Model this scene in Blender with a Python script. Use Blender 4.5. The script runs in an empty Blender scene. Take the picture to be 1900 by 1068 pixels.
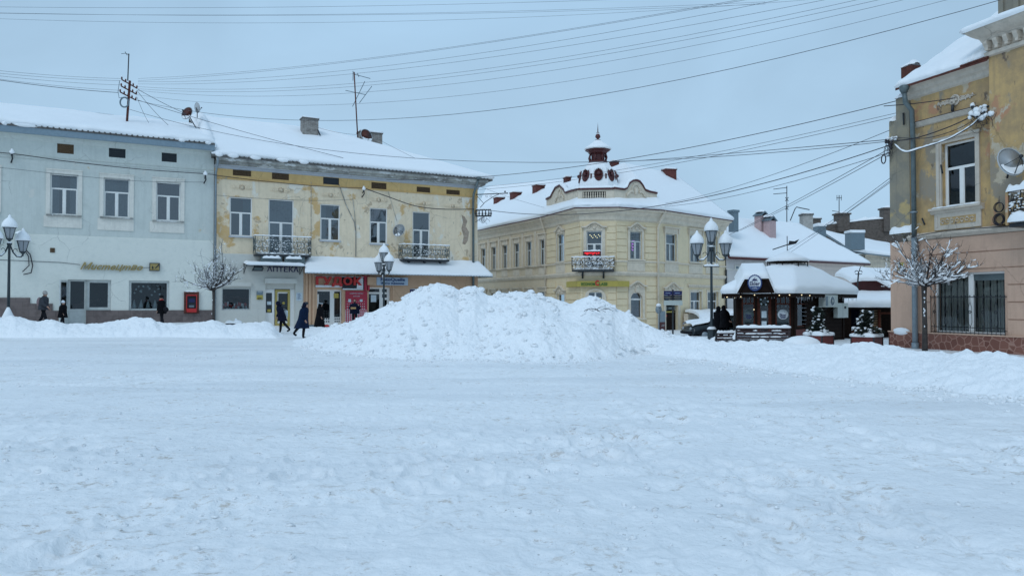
import bpy, math, random
import numpy as np
from mathutils import Vector, Matrix
PI=math.pi
R=math.radians
random.seed(7)
SC=bpy.context.scene
COL=SC.collection
FOC=1400.0; CAMZ=1.6; PIT=math.atan(28/1400.0)
CP,SP=math.cos(PIT),math.sin(PIT)
def ray(px,py):
    a=(px-950)/FOC; b=(534-py)/FOC
    return Vector((a, CP-SP*b, SP+CP*b))
def at(px,py,Y):
    r=ray(px,py); k=Y/r.y
    return Vector((r.x*k, Y, CAMZ+r.z*k))
# ---------------------------------------------------------------- mesh builder
class MB:
    def __init__(s): s.v=[]; s.f=[]; s.m=[]; s.sm=[]
    def add(s,vs,fs,m=0,smooth=False):
        o=len(s.v); s.v.extend([tuple(p) for p in vs])
        for f in fs: s.f.append(tuple(i+o for i in f)); s.m.append(m); s.sm.append(smooth)
        return s
    def box(s,x0,y0,z0,x1,y1,z1,m=0,M=None):
        vs=[Vector(p) for p in ((x0,y0,z0),(x1,y0,z0),(x1,y1,z0),(x0,y1,z0),(x0,y0,z1),(x1,y0,z1),(x1,y1,z1),(x0,y1,z1))]
        if M is not None: vs=[M@p for p in vs]
        return s.add(vs,[(0,3,2,1),(4,5,6,7),(0,1,5,4),(1,2,6,5),(2,3,7,6),(3,0,4,7)],m)
    def hexa(s,b,t,m=0):
        return s.add(list(b)+list(t),[(0,3,2,1),(4,5,6,7),(0,1,5,4),(1,2,6,5),(2,3,7,6),(3,0,4,7)],m)
    def prism(s,poly,axis,a0,a1,m=0,M=None):
        # poly in the two other axes; axis 'y': (x,z)
        n=len(poly)
        def P(p,a):
            q={'y':(p[0],a,p[1]),'z':(p[0],p[1],a),'x':(a,p[0],p[1])}[axis]
            q=Vector(q); return M@q if M is not None else q
        vs=[P(p,a0) for p in poly]+[P(p,a1) for p in poly]
        fs=[tuple(range(n)),tuple(range(2*n-1,n-1,-1))]+[(i,(i+1)%n,(i+1)%n+n,i+n)[::-1] for i in range(n)]
        return s.add(vs,fs,m)
    def tube(s,pts,r,n=6,m=0,caps=True,smooth=True):
        pts=[Vector(p) for p in pts]; N=len(pts)
        rs=r if isinstance(r,(list,tuple)) else [r]*N
        vs=[];up=None
        for i,p in enumerate(pts):
            t=(pts[min(i+1,N-1)]-pts[max(i-1,0)])
            if t.length<1e-9: t=Vector((0,0,1))
            t.normalize()
            if up is None:
                up=Vector((0,0,1)) if abs(t.z)<.9 else Vector((1,0,0))
            a=t.cross(up)
            if a.length<1e-6: a=t.cross(Vector((0,1,0)))
            a.normalize(); b=a.cross(t); up=b
            for k in range(n):
                w=2*PI*k/n; vs.append(p+(a*math.cos(w)+b*math.sin(w))*rs[i])
        fs=[]
        for i in range(N-1):
            for k in range(n):
                k2=(k+1)%n; fs.append((i*n+k,i*n+k2,(i+1)*n+k2,(i+1)*n+k))
        if caps: fs.append(tuple(range(n-1,-1,-1))); fs.append(tuple(range((N-1)*n,N*n)))
        return s.add(vs,fs,m,smooth)
    def lathe(s,prof,c=(0,0,0),n=12,m=0,smooth=True,M=None,sx=1,sy=1,ph=0):
        vs=[];N=len(prof)
        for (r,z) in prof:
            for k in range(n):
                w=2*PI*k/n+ph; p=Vector((r*math.cos(w)*sx,r*math.sin(w)*sy,z))
                if M is not None: p=M@p
                vs.append(p+Vector(c))
        fs=[(i*n+k,i*n+(k+1)%n,(i+1)*n+(k+1)%n,(i+1)*n+k) for i in range(N-1) for k in range(n)]
        fs+=[tuple(range(n-1,-1,-1)),tuple(range((N-1)*n,N*n))]
        return s.add(vs,fs,m,smooth)
    def ball(s,c,r,m=0,n=8,h=5,sx=1,sy=1,sz=1,jit=0,rnd=random):
        prof=[(max(1e-4,math.sin(PI*i/h)),-math.cos(PI*i/h)) for i in range(h+1)]
        vs=[]
        for (q,z) in prof:
            for k in range(n):
                w=2*PI*k/n; j=1+rnd.uniform(-jit,jit)
                vs.append((c[0]+q*math.cos(w)*r*sx*j,c[1]+q*math.sin(w)*r*sy*j,c[2]+z*r*sz*j))
        fs=[(i*n+k,i*n+(k+1)%n,(i+1)*n+(k+1)%n,(i+1)*n+k) for i in range(h) for k in range(n)]
        return s.add(vs,fs,m,True)
    def grid(s,P,m=0,smooth=True,closed_u=False):
        # P[j][i]
        nj=len(P);ni=len(P[0]);vs=[p for row in P for p in row];fs=[]
        for j in range(nj-1):
            for i in range(ni if closed_u else ni-1):
                i2=(i+1)%ni
                fs.append((j*ni+i,j*ni+i2,(j+1)*ni+i2,(j+1)*ni+i))
        return s.add(vs,fs,m,smooth)
    def join(s,o,M=None,m=None):
        vs=[Vector(p) for p in o.v]
        if M is not None: vs=[M@p for p in vs]
        k=len(s.v); s.v.extend([tuple(p) for p in vs])
        for f,mm,sm in zip(o.f,o.m,o.sm): s.f.append(tuple(i+k for i in f)); s.m.append(mm if m is None else m); s.sm.append(sm)
        return s
    def mesh(s,name,mats):
        me=bpy.data.meshes.new(name); me.from_pydata(s.v,[],s.f)
        for mt in (mats if isinstance(mats,(list,tuple)) else [mats]): me.materials.append(mt)
        me.polygons.foreach_set('material_index',s.m); me.polygons.foreach_set('use_smooth',s.sm)
        me.update(); return me
    def build(s,name,mats,parent=None,fix=False):
        me=s.mesh(name,mats)
        if fix:
            import bmesh
            bm=bmesh.new(); bm.from_mesh(me); bmesh.ops.recalc_face_normals(bm,faces=bm.faces); bm.to_mesh(me); bm.free()
        o=bpy.data.objects.new(name,me); COL.objects.link(o)
        if parent is not None: o.parent=parent
        return o
def tag(o,label=None,cat=None,group=None,kind=None):
    if label: o['label']=label
    if cat: o['category']=cat
    if group: o['group']=group
    if kind: o['kind']=kind
    return o
def thing(name,label,cat,loc=(0,0,0),rz=0,group=None):
    o=bpy.data.objects.new(name,None); o.empty_display_size=.3; COL.objects.link(o)
    o.location=loc; o.rotation_euler=(0,0,rz)
    return tag(o,label,cat,group)
def kids(o): return [c for c in COL.objects if c.parent is o]
def copy_tree(o,parent=None):
    c=o.copy(); COL.objects.link(c)
    if parent is not None: c.parent=parent
    for ch in kids(o): copy_tree(ch,c)
    return c
class Fr:
    """vertical facade plane; local x along it (to the right), y into the building"""
    def __init__(s,x,y,deg):
        s.o=Vector((x,y,0)); s.a=R(deg); s.ux=Vector((math.cos(s.a),math.sin(s.a),0)); s.n=Vector((-math.sin(s.a),math.cos(s.a),0))
    def uz(s,px,py,v=0):
        r=ray(px,py); o=s.o+s.n*v; c=Vector((0,0,CAMZ))
        k=(o-c).dot(s.n)/r.dot(s.n); P=c+r*k
        return (P-o).dot(s.ux), P.z
    def u(s,px,py=500,v=0): return s.uz(px,py,v)[0]
    def z(s,px,py,v=0): return s.uz(px,py,v)[1]
    def rect(s,x0,y0,x1,y1,v=0):
        cx,cy=(x0+x1)/2,(y0+y1)/2
        return (s.u(x0,cy,v),s.z(cx,y1,v),s.u(x1,cy,v),s.z(cx,y0,v))
    def w(s,u,v,z): return s.o+s.ux*u+s.n*v+Vector((0,0,z))
    def root(s,name,label,cat,group=None): return thing(name,label,cat,(s.o.x,s.o.y,0),s.a,group)
# ---------------------------------------------------------------- numpy noise
def _h(i,j,sd):
    n=(i.astype(np.int64)*374761393+j.astype(np.int64)*668265263+sd*1442695041)&0x7fffffff
    n=((n^(n>>13))*1274126177)&0x7fffffff
    n=(n^(n>>16))&0xffffff
    return n/float(0xffffff)
def vn(x,y,sd=0):
    x=np.asarray(x,float);y=np.asarray(y,float)
    xi=np.floor(x);yi=np.floor(y);fx=x-xi;fy=y-yi
    fx=fx*fx*fx*(fx*(fx*6-15)+10);fy=fy*fy*fy*(fy*(fy*6-15)+10)
    a=_h(xi,yi,sd);b=_h(xi+1,yi,sd);c=_h(xi,yi+1,sd);d=_h(xi+1,yi+1,sd)
    return ((a*(1-fx)+b*fx)*(1-fy)+(c*(1-fx)+d*fx)*fy)*2-1
def fbm(x,y,o=4,sd=0,g=.5):
    s=0;a=1;t=0
    for k in range(o):
        s=s+a*vn(x*2**k+k*17.3,y*2**k-k*9.1,sd+k*11);t+=a;a*=g
    return s/t
def lumps(x,y,sd=0):
    """rounded clods: height of the nearest random dome in a jittered cell grid"""
    x=np.asarray(x,float);y=np.asarray(y,float)
    xi=np.floor(x);yi=np.floor(y);best=np.zeros_like(x)
    for dx in (-1,0,1):
        for dy in (-1,0,1):
            cx=xi+dx;cy=yi+dy
            px=cx+_h(cx,cy,sd);py=cy+_h(cx,cy,sd+5);r=.25+.5*_h(cx,cy,sd+9)
            d2=((x-px)**2+(y-py)**2)/r**2
            best=np.maximum(best,np.sqrt(np.clip(1-d2,0,1))*r)
    return best
def sst(t): 
    t=np.clip(t,0,1); return t*t*(3-2*t)
def G0(x,y):
    x=np.asarray(x,float);y=np.asarray(y,float)
    return .42*sst((-x-12)/7)*sst((y-33)/5)-.4*sst((y-25)/28)*sst((x+2)/9)
def G(x,y): return float(G0(x,y))
# ---------------------------------------------------------------- materials
def nt(name):
    m=bpy.data.materials.new(name); m.use_nodes=True
    n=m.node_tree; b=n.nodes['Principled BSDF']; return m,n,b
def N(n,t,**k):
    x=n.nodes.new(t)
    for a,b in k.items(): setattr(x,a,b)
    return x
def rgb(c): return (c[0],c[1],c[2],1)
def mixc(n,fac,a,b):
    x=N(n,'ShaderNodeMix',data_type='RGBA')
    for s,v in ((x.inputs[6],a),(x.inputs[7],b)):
        if hasattr(v,'links') or isinstance(v,bpy.types.NodeSocket): n.links.new(v,s)
        else: s.default_value=rgb(v)
    if isinstance(fac,bpy.types.NodeSocket): n.links.new(fac,x.inputs[0])
    else: x.inputs[0].default_value=fac
    return x.outputs[2]
def noise_fac(n,scale,lo,hi,detail=4,rough=.6,stretch=None,dist=0,off=0):
    tc=N(n,'ShaderNodeTexCoord'); mp=N(n,'ShaderNodeMapping')
    n.links.new(tc.outputs['Object'],mp.inputs[0])
    mp.inputs['Location'].default_value=(off,off*1.7,off*.6)
    if stretch: mp.inputs['Scale'].default_value=stretch
    t=N(n,'ShaderNodeTexNoise'); t.inputs['Scale'].default_value=scale; t.inputs['Detail'].default_value=detail
    t.inputs['Roughness'].default_value=rough; t.inputs['Distortion'].default_value=dist
    n.links.new(mp.outputs[0],t.inputs['Vector'])
    r=N(n,'ShaderNodeMapRange'); r.inputs[1].default_value=lo; r.inputs[2].default_value=hi
    n.links.new(t.outputs['Fac'],r.inputs[0]); return r.outputs[0]
def bump(n,b,scale,strength,dist=.01,detail=5,stretch=None):
    f=noise_fac(n,scale,0,1,detail,.6,stretch)
    u=N(n,'ShaderNodeBump'); u.inputs['Strength'].default_value=strength; u.inputs['Distance'].default_value=dist
    n.links.new(f,u.inputs['Height']); n.links.new(u.outputs[0],b.inputs['Normal'])
def simple(name,c,rough=.6,metal=0,var=.12,scale=6,bmp=.2,bs=60,bd=.004,spec=.5):
    m,n,b=nt(name); c2=tuple(x*(1-var*2) for x in c)
    f=noise_fac(n,scale,.35,.7)
    n.links.new(mixc(n,f,c,c2),b.inputs['Base Color'])
    b.inputs['Roughness'].default_value=rough; b.inputs['Metallic'].default_value=metal
    b.inputs['Specular IOR Level'].default_value=spec
    if bmp: bump(n,b,bs,bmp,bd)
    return m
def plaster(name,c,dirt,patches=(),rough=.85,dscale=1.2,dlo=.5,dhi=.8,streak=True,seed=0,crack=.4):
    """patches: list of (colour, scale, lo, hi, stretch)"""
    m,n,b=nt(name)
    col=mixc(n,noise_fac(n,dscale,dlo,dhi,6,.65,off=seed),c,dirt)
    if streak: col=mixc(n,noise_fac(n,2.6,.50,.78,6,.72,(1.8,1.8,.14),off=seed+3),col,dirt)
    for k,(pc,s,lo,hi,st) in enumerate(patches):
        col=mixc(n,noise_fac(n,s,lo,hi,8,.62,st,off=seed+7+k*5),col,pc)
    # hairline cracks, broken up so that only some runs show, and fine mottling
    tc=N(n,'ShaderNodeTexCoord'); nz=N(n,'ShaderNodeTexNoise'); nz.inputs['Scale'].default_value=1.6; nz.inputs['Detail'].default_value=6; n.links.new(tc.outputs['Object'],nz.inputs['Vector'])
    mv=N(n,'ShaderNodeMix',data_type='VECTOR'); mv.inputs[0].default_value=.35; n.links.new(tc.outputs['Object'],mv.inputs[4]); n.links.new(nz.outputs['Color'],mv.inputs[5])
    vo=N(n,'ShaderNodeTexVoronoi',feature='DISTANCE_TO_EDGE'); vo.inputs['Scale'].default_value=.9; n.links.new(mv.outputs[1],vo.inputs['Vector'])
    cr=N(n,'ShaderNodeMapRange'); cr.inputs[1].default_value=.011; cr.inputs[2].default_value=.003; n.links.new(vo.outputs['Distance'],cr.inputs[0])
    ck=N(n,'ShaderNodeMath',operation='MULTIPLY'); n.links.new(cr.outputs[0],ck.inputs[0]); n.links.new(noise_fac(n,.5,.5,.6,3,.5,off=seed+40),ck.inputs[1])
    ck2=N(n,'ShaderNodeMath',operation='MULTIPLY'); n.links.new(ck.outputs[0],ck2.inputs[0]); ck2.inputs[1].default_value=crack
    fm=N(n,'ShaderNodeMath',operation='MULTIPLY'); n.links.new(noise_fac(n,5.5,.45,.75,7,.75,off=seed+50),fm.inputs[0]); fm.inputs[1].default_value=.55
    col=mixc(n,fm.outputs[0],col,dirt)
    col=mixc(n,ck2.outputs[0],col,tuple(x*.35 for x in dirt))
    n.links.new(col,b.inputs['Base Color']); b.inputs['Roughness'].default_value=rough
    bump(n,b,14,.35,.02,8)
    return m
def snow_mat(name,c=(.90,.905,.91),dirt=None,bs=9,bst=.5,bd=.03,fine=True,sss=False):
    m,n,b=nt(name)
    if dirt:
        f1=noise_fac(n,7,.62,.78,8,.7); f2=noise_fac(n,.6,.45,.62,3,.5)
        mm=N(n,'ShaderNodeMath',operation='MULTIPLY'); n.links.new(f1,mm.inputs[0]); n.links.new(f2,mm.inputs[1])
        m2=N(n,'ShaderNodeMath',operation='MULTIPLY'); m2.inputs[1].default_value=dirt[3]; n.links.new(mm.outputs[0],m2.inputs[0])
        n.links.new(mixc(n,m2.outputs[0],c,dirt[:3]),b.inputs['Base Color'])
    else: b.inputs['Base Color'].default_value=rgb(c)
    b.inputs['Roughness'].default_value=.55; b.inputs['Specular IOR Level'].default_value=.25
    bump(n,b,bs,bst,bd,10)
    return m
M={}
M['snow']=snow_mat('fresh_snow',bs=5,bst=.25,bd=.03)
M['snow_ground']=None; M['snow_pile']=None
def ground_mat():
    m,n,b=nt('packed_snow')
    # trodden packed snow: icier bare streaks further out, grey-brown grit and soil in patches
    def mul(*a):
        x=a[0]
        for y in a[1:]:
            k=N(n,'ShaderNodeMath',operation='MULTIPLY')
            n.links.new(x,k.inputs[0])
            if isinstance(y,(int,float)): k.inputs[1].default_value=y
            else: n.links.new(y,k.inputs[1])
            x=k.outputs[0]
        return x
    base=mixc(n,noise_fac(n,.22,.45,.66,5,.55,(.5,2.2,1)),(.91,.91,.91),(.80,.81,.82))
    base=mixc(n,mul(noise_fac(n,2.3,.5,.72,6,.7),.7),base,(.76,.775,.79))
    col=mixc(n,mul(noise_fac(n,7,.54,.65,8,.75),noise_fac(n,.6,.46,.58,4,.6),.75),base,(.50,.42,.34))
    col=mixc(n,mul(noise_fac(n,3.2,.575,.63,9,.8,(1,1.6,1),off=4),noise_fac(n,.45,.48,.6,3,.6,off=9),.7),col,(.40,.33,.26))
    col=mixc(n,mul(noise_fac(n,24,.66,.72,3,.6,(1,1.5,1)),noise_fac(n,1.1,.48,.62,3,.5,off=11),.9),col,(.16,.13,.10))
    n.links.new(col,b.inputs['Base Color'])
    b.inputs['Roughness'].default_value=.5; b.inputs['Specular IOR Level'].default_value=.3
    bump(n,b,9,.9,.04,12)
    return m
def pile_mat():
    m,n,b=nt('ploughed_snow')
    f1=noise_fac(n,6,.58,.74,8,.72); f2=noise_fac(n,.5,.42,.62,4,.6)
    mm=N(n,'ShaderNodeMath',operation='MULTIPLY'); n.links.new(f1,mm.inputs[0]); n.links.new(f2,mm.inputs[1])
    k=N(n,'ShaderNodeMath',operation='MULTIPLY'); k.inputs[1].default_value=.50; n.links.new(mm.outputs[0],k.inputs[0])
    col=mixc(n,k.outputs[0],(.93,.935,.94),(.50,.43,.34))
    n.links.new(col,b.inputs['Base Color']); b.inputs['Roughness'].default_value=.6; b.inputs['Specular IOR Level'].default_value=.2
    bump(n,b,8,.75,.07,12)
    return m
M['snow_ground']=ground_mat(); M['snow_pile']=pile_mat()
M['blue_plaster']=plaster('blue_grey_plaster',(.60,.625,.58),(.50,.525,.485),[((.60,.50,.33),.55,.69,.71,None),((.64,.63,.57),.9,.64,.70,None)],streak=True)
M['white_render']=plaster('white_render',(.74,.74,.67),(.66,.67,.61),dscale=3,streak=False)
M['white_trim']=plaster('white_trim',(.76,.72,.64),(.60,.57,.51),[((.45,.42,.33),2.2,.68,.72,None)])
M['brown_stone']=None
M['ochre_plaster']=plaster('ochre_plaster',(.82,.67,.48),(.66,.53,.37),[((.64,.41,.18),.5,.575,.61,None),((.50,.38,.26),1.0,.62,.64,None),((.80,.73,.62),.9,.57,.61,(1,1,.6)),((.42,.36,.28),2.4,.65,.68,(1,1,.35))],seed=2)
M['ochre_band']=plaster('ochre_band',(.70,.46,.19),(.56,.36,.15),[((.42,.37,.28),1.0,.64,.68,None)],seed=4)
M['old_cornice']=plaster('weathered_cornice',(.43,.42,.38),(.20,.195,.18),[((.60,.60,.58),1.1,.56,.60,(1,1,2.5)),((.16,.15,.14),1.6,.63,.67,(1,1,3))],seed=5,dlo=.4,dhi=.6)
M['grey_soffit']=plaster('grey_soffit',(.47,.50,.54),(.38,.41,.44),seed=6)
M['shop_grey']=plaster('grey_shop_wall',(.60,.585,.53),(.53,.52,.47),dscale=2,seed=8,streak=False)
M['shop_peach']=plaster('peach_shop_wall',(.62,.40,.255),(.54,.345,.22),dscale=1.5,seed=9,streak=False)
M['cream']=plaster('cream_plaster',(.78,.63,.41),(.66,.54,.36),dscale=.9,seed=10)
M['cream_wing']=plaster('pale_cream_plaster',(.68,.56,.40),(.58,.49,.355),dscale=.9,seed=11)
M['cream_trim']=plaster('cream_trim',(.72,.62,.49),(.55,.475,.375),dscale=2.5,dlo=.45,dhi=.75,seed=12)
M['yellow_old']=plaster('old_yellow_plaster',(.56,.36,.155),(.36,.245,.13),[((.48,.24,.13),.6,.57,.60,None),((.30,.25,.19),.7,.55,.585,(1,1,.6)),((.52,.43,.31),1.4,.59,.62,None),((.14,.10,.075),2.6,.62,.66,(1,1,.4)),((.10,.08,.07),1.4,.70,.74,(1,1,.25))],seed=20,dlo=.42,dhi=.62)
M['grey_old']=plaster('stained_grey_plaster',(.33,.275,.19),(.24,.215,.17),[((.50,.36,.16),.6,.56,.60,None),((.16,.15,.13),.8,.62,.68,(1.4,1.4,.22))],seed=24,dlo=.4,dhi=.6)
M['pink_wall']=plaster('pink_render',(.60,.39,.28),(.50,.32,.23),dscale=1.0,seed=26)
M['old_white']=plaster('old_white_moulding',(.60,.52,.43),(.42,.365,.30),[((.25,.245,.23),1.1,.64,.68,None)],seed=28)
M['grey_wall']=plaster('pale_grey_wall',(.62,.58,.55),(.52,.49,.465),seed=30)
M['pinkish_wall']=plaster('pale_pinkish_wall',(.66,.56,.49),(.56,.475,.42),seed=31)
M['win_white']=simple('white_window_frame',(.82,.80,.76),.4,var=.03,bmp=0)
M['win_old']=simple('aged_window_frame',(.58,.60,.58),.5,var=.08,bmp=0)
M['dark_metal']=simple('black_iron',(.03,.034,.04),.5,.2,bmp=.1)
M['grey_metal']=simple('grey_sheet_metal',(.17,.22,.25),.45,.3,var=.08,bmp=.1)
M['blue_gutter']=simple('blue_grey_gutter_board',(.22,.29,.34),.5,.1,var=.08)
M['pipe']=simple('green_grey_pipe',(.13,.165,.17),.55,.2,var=.15)
M['galv']=simple('galvanised_pipe',(.26,.31,.34),.5,.3,var=.1)
M['rust']=simple('red_brown_rust',(.13,.035,.022),.8,.1,var=.25)
M['maroon']=simple('maroon_sheet',(.09,.018,.018),.5,.1,var=.1)
M['redbrick']=simple('red_chimney_brick',(.15,.042,.033),.85,var=.2)
M['tile']=simple('grey_roof_tile',(.16,.15,.14),.85,var=.25,bs=30,bmp=.5,bd=.02)
M['cable']=simple('dark_cable',(.035,.03,.038),.7,bmp=0)
M['thin_wire']=simple('thin_grey_wire',(.06,.065,.08),.7,bmp=0)
M['dish']=simple('pale_grey_dish',(.46,.48,.49),.45,var=.05,bmp=0)
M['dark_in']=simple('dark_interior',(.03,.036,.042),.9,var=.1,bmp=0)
M['curtain']=simple('net_curtain',(.42,.46,.48),.9,var=.1,bmp=0)
M['curtain_teal']=simple('teal_curtain',(.14,.27,.29),.9,var=.1,bmp=0)
M['curtain_pink']=simple('dusky_curtain',(.30,.19,.20),.9,var=.1,bmp=0)
M['curtain_beige']=simple('vertical_blinds',(.62,.56,.48),.9,var=.08,bmp=0)
M['wood_dark']=simple('dark_stained_wood',(.018,.009,.006),.8,spec=.12,var=.2,bs=30,bmp=.3)
M['wood_brown']=simple('reddish_brown_wood',(.10,.024,.012),.65,spec=.2,var=.2)
M['wood_tan']=simple('tan_wood_slat',(.24,.15,.08),.7,var=.2)
M['bench_wood']=simple('bench_slat_wood',(.05,.022,.022),.45,var=.2)
M['planter']=simple('red_planter_panel',(.15,.026,.022),.6,var=.15)
M['bark']=simple('grey_brown_bark',(.075,.062,.055),.9,var=.3,bs=40,bmp=.6,bd=.01)
M['twig']=simple('dark_twig',(.05,.04,.038),.9,var=.2,bmp=0)
M['needle']=simple('dark_conifer',(.018,.03,.02),.9,var=.3,bmp=0)
M['lamp_iron']=simple('dark_green_grey_iron',(.035,.05,.058),.5,.2,var=.1)
M['lamp_glass']=simple('frosted_lamp_glass',(.33,.35,.37),.35,var=.06,bmp=0)
M['skin']=simple('skin',(.45,.26,.19),.6,var=.03,bmp=0)
M['hair']=simple('black_hair',(.012,.009,.008),.8,bmp=0)
M['black_cloth']=simple('black_cloth',(.008,.008,.010),.95,var=.2,spec=.1)
M['black2']=simple('charcoal_cloth',(.018,.018,.022),.95,var=.2,spec=.1)
M['navy']=simple('navy_cloth',(.006,.016,.045),.9,var=.2,spec=.15)
M['navy2']=simple('dark_navy_cloth',(.007,.010,.028),.9,var=.2,spec=.15)
M['greycloth']=simple('dark_grey_cloth',(.06,.065,.075),.9,var=.15,spec=.1)
M['beige']=simple('beige_knit',(.42,.39,.36),.9,var=.1,spec=.1)
M['mauve']=simple('dusky_pink_canvas',(.30,.22,.22),.9,var=.1,spec=.1)
M['whitecloth']=simple('white_knit',(.68,.72,.76),.9,var=.05)
M['red']=simple('red_plastic',(.50,.018,.016),.35,var=.05,bmp=0)
M['red2']=simple('crimson_print',(.42,.022,.05),.5,var=.05,bmp=0)
M['white']=simple('white_board',(.75,.78,.80),.5,var=.04,bmp=0)
M['gold']=simple('gold_lettering',(.42,.31,.12),.4,.5,var=.1,bmp=0)
M['yellow']=simple('yellow_panel',(.46,.36,.07),.5,var=.06,bmp=0)
M['yellow_frame']=simple('dull_yellow_door_frame',(.44,.34,.10),.5,var=.06,bmp=0)
M['dkblue']=simple('dark_blue_sign',(.01,.012,.09),.45,var=.1,bmp=0)
M['signblue']=simple('blue_lettering',(.012,.045,.18),.45,bmp=0)
M['purple']=simple('dark_violet_lettering',(.012,.006,.055),.45,bmp=0)
M['paleblue']=simple('pale_blue_board',(.42,.52,.62),.5,var=.03,bmp=0)
M['green']=simple('green_lettering',(.01,.14,.02),.45,bmp=0)
M['ac']=simple('pale_green_grey_enamel',(.50,.54,.50),.45,var=.04,bmp=0)
M['parcel']=simple('tan_cardboard',(.42,.25,.10),.7,bmp=0)
M['paper']=simple('white_paper',(.62,.70,.74),.8,bmp=0)
M['car']=simple('dark_car_paint',(.02,.028,.032),.25,.3,bmp=0)
def brick(name,c1,c2,mortar,sx,sy,bw=.5,rh=.25,mort=.015,vertical=True):
    m,n,b=nt(name); tc=N(n,'ShaderNodeTexCoord'); mp=N(n,'ShaderNodeMapping')
    n.links.new(tc.outputs['Object'],mp.inputs[0])
    if vertical: mp.inputs['Rotation'].default_value=(R(90),0,0)
    t=N(n,'ShaderNodeTexBrick'); t.inputs['Scale'].default_value=1
    t.inputs['Color1'].default_value=rgb(c1);t.inputs['Color2'].default_value=rgb(c2);t.inputs['Mortar'].default_value=rgb(mortar)
    t.inputs['Brick Width'].default_value=sx;t.inputs['Row Height'].default_value=sy;t.inputs['Mortar Size'].default_value=mort
    # use u (x+y) and z
    sp=N(n,'ShaderNodeSeparateXYZ'); n.links.new(tc.outputs['Object'],sp.inputs[0])
    ad=N(n,'ShaderNodeMath',operation='ADD'); n.links.new(sp.outputs[0],ad.inputs[0]); n.links.new(sp.outputs[1],ad.inputs[1])
    cb=N(n,'ShaderNodeCombineXYZ'); n.links.new(ad.outputs[0],cb.inputs[0]); n.links.new(sp.outputs[2],cb.inputs[1])
    n.links.new(cb.outputs[0],t.inputs['Vector'])
    col=mixc(n,noise_fac(n,3,.45,.8),t.outputs['Color'],tuple(x*.6 for x in c1))
    n.links.new(col,b.inputs['Base Color']); b.inputs['Roughness'].default_value=.85
    u=N(n,'ShaderNodeBump'); u.inputs['Strength'].default_value=.5; u.inputs['Distance'].default_value=.01; u.invert=True
    n.links.new(t.outputs['Fac'],u.inputs['Height']); n.links.new(u.outputs[0],b.inputs['Normal'])
    return m
M['brown_stone']=brick('brown_stone_tiles',(.155,.120,.112),(.20,.155,.143),(.11,.09,.085),.62,.42,mort=.008)
M['old_brick']=brick('weathered_brick',(.20,.17,.15),(.30,.27,.24),(.36,.34,.31),.30,.09,mort=.015)
M['bare_brick']=brick('bare_brick_and_mortar',(.36,.24,.17),(.42,.31,.23),(.45,.38,.30),.28,.09,mort=.02)
M['dark_brick']=brick('dark_firewall_brick',(.105,.078,.062),(.15,.11,.088),(.12,.11,.10),.30,.10,mort=.012)
M['pale_brick']=brick('pale_brick',(.46,.42,.38),(.38,.35,.31),(.50,.48,.45),.30,.09,mort=.012)
M['pink_brick']=simple('pink_chimney',(.52,.36,.35),.8,var=.1)
M['brown_vent']=brick('brown_vent_grille',(.17,.10,.045),(.12,.07,.03),(.05,.03,.02),.09,.06,mort=.01)
def crazy():
    m,n,b=nt('crazy_paving_stone'); tc=N(n,'ShaderNodeTexCoord')
    v=N(n,'ShaderNodeTexVoronoi',feature='DISTANCE_TO_EDGE'); v.inputs['Scale'].default_value=4.2
    v2=N(n,'ShaderNodeTexVoronoi'); v2.inputs['Scale'].default_value=4.2
    n.links.new(tc.outputs['Object'],v.inputs['Vector']); n.links.new(tc.outputs['Object'],v2.inputs['Vector'])
    r=N(n,'ShaderNodeMapRange'); r.inputs[1].default_value=.03; r.inputs[2].default_value=.06; n.links.new(v.outputs['Distance'],r.inputs[0])
    sp=N(n,'ShaderNodeSeparateXYZ'); n.links.new(v2.outputs['Color'],sp.inputs[0])
    st=mixc(n,sp.outputs[0],(.15,.055,.038),(.24,.10,.07))
    n.links.new(mixc(n,r.outputs[0],(.36,.20,.15),st),b.inputs['Base Color']); b.inputs['Roughness'].default_value=.8
    return m
M['crazy']=crazy()
def dots_mat():
    m,n,b=nt('dotted_red_poster'); tc=N(n,'ShaderNodeTexCoord')
    sp=N(n,'ShaderNodeSeparateXYZ'); n.links.new(tc.outputs['Object'],sp.inputs[0])
    outs=[]
    for k in (0,2):
        a=N(n,'ShaderNodeMath',operation='MULTIPLY'); a.inputs[1].default_value=7.2; n.links.new(sp.outputs[k],a.inputs[0])
        f=N(n,'ShaderNodeMath',operation='FRACT'); n.links.new(a.outputs[0],f.inputs[0])
        g=N(n,'ShaderNodeMath',operation='GREATER_THAN'); g.inputs[1].default_value=.42; n.links.new(f.outputs[0],g.inputs[0]); outs.append(g)
    mu=N(n,'ShaderNodeMath',operation='MULTIPLY'); n.links.new(outs[0].outputs[0],mu.inputs[0]); n.links.new(outs[1].outputs[0],mu.inputs[1])
    n.links.new(mixc(n,mu.outputs[0],(.42,.022,.05),(.62,.60,.63)),b.inputs['Base Color']); b.inputs['Roughness'].default_value=.5
    return m
M['dots']=dots_mat()
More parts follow.
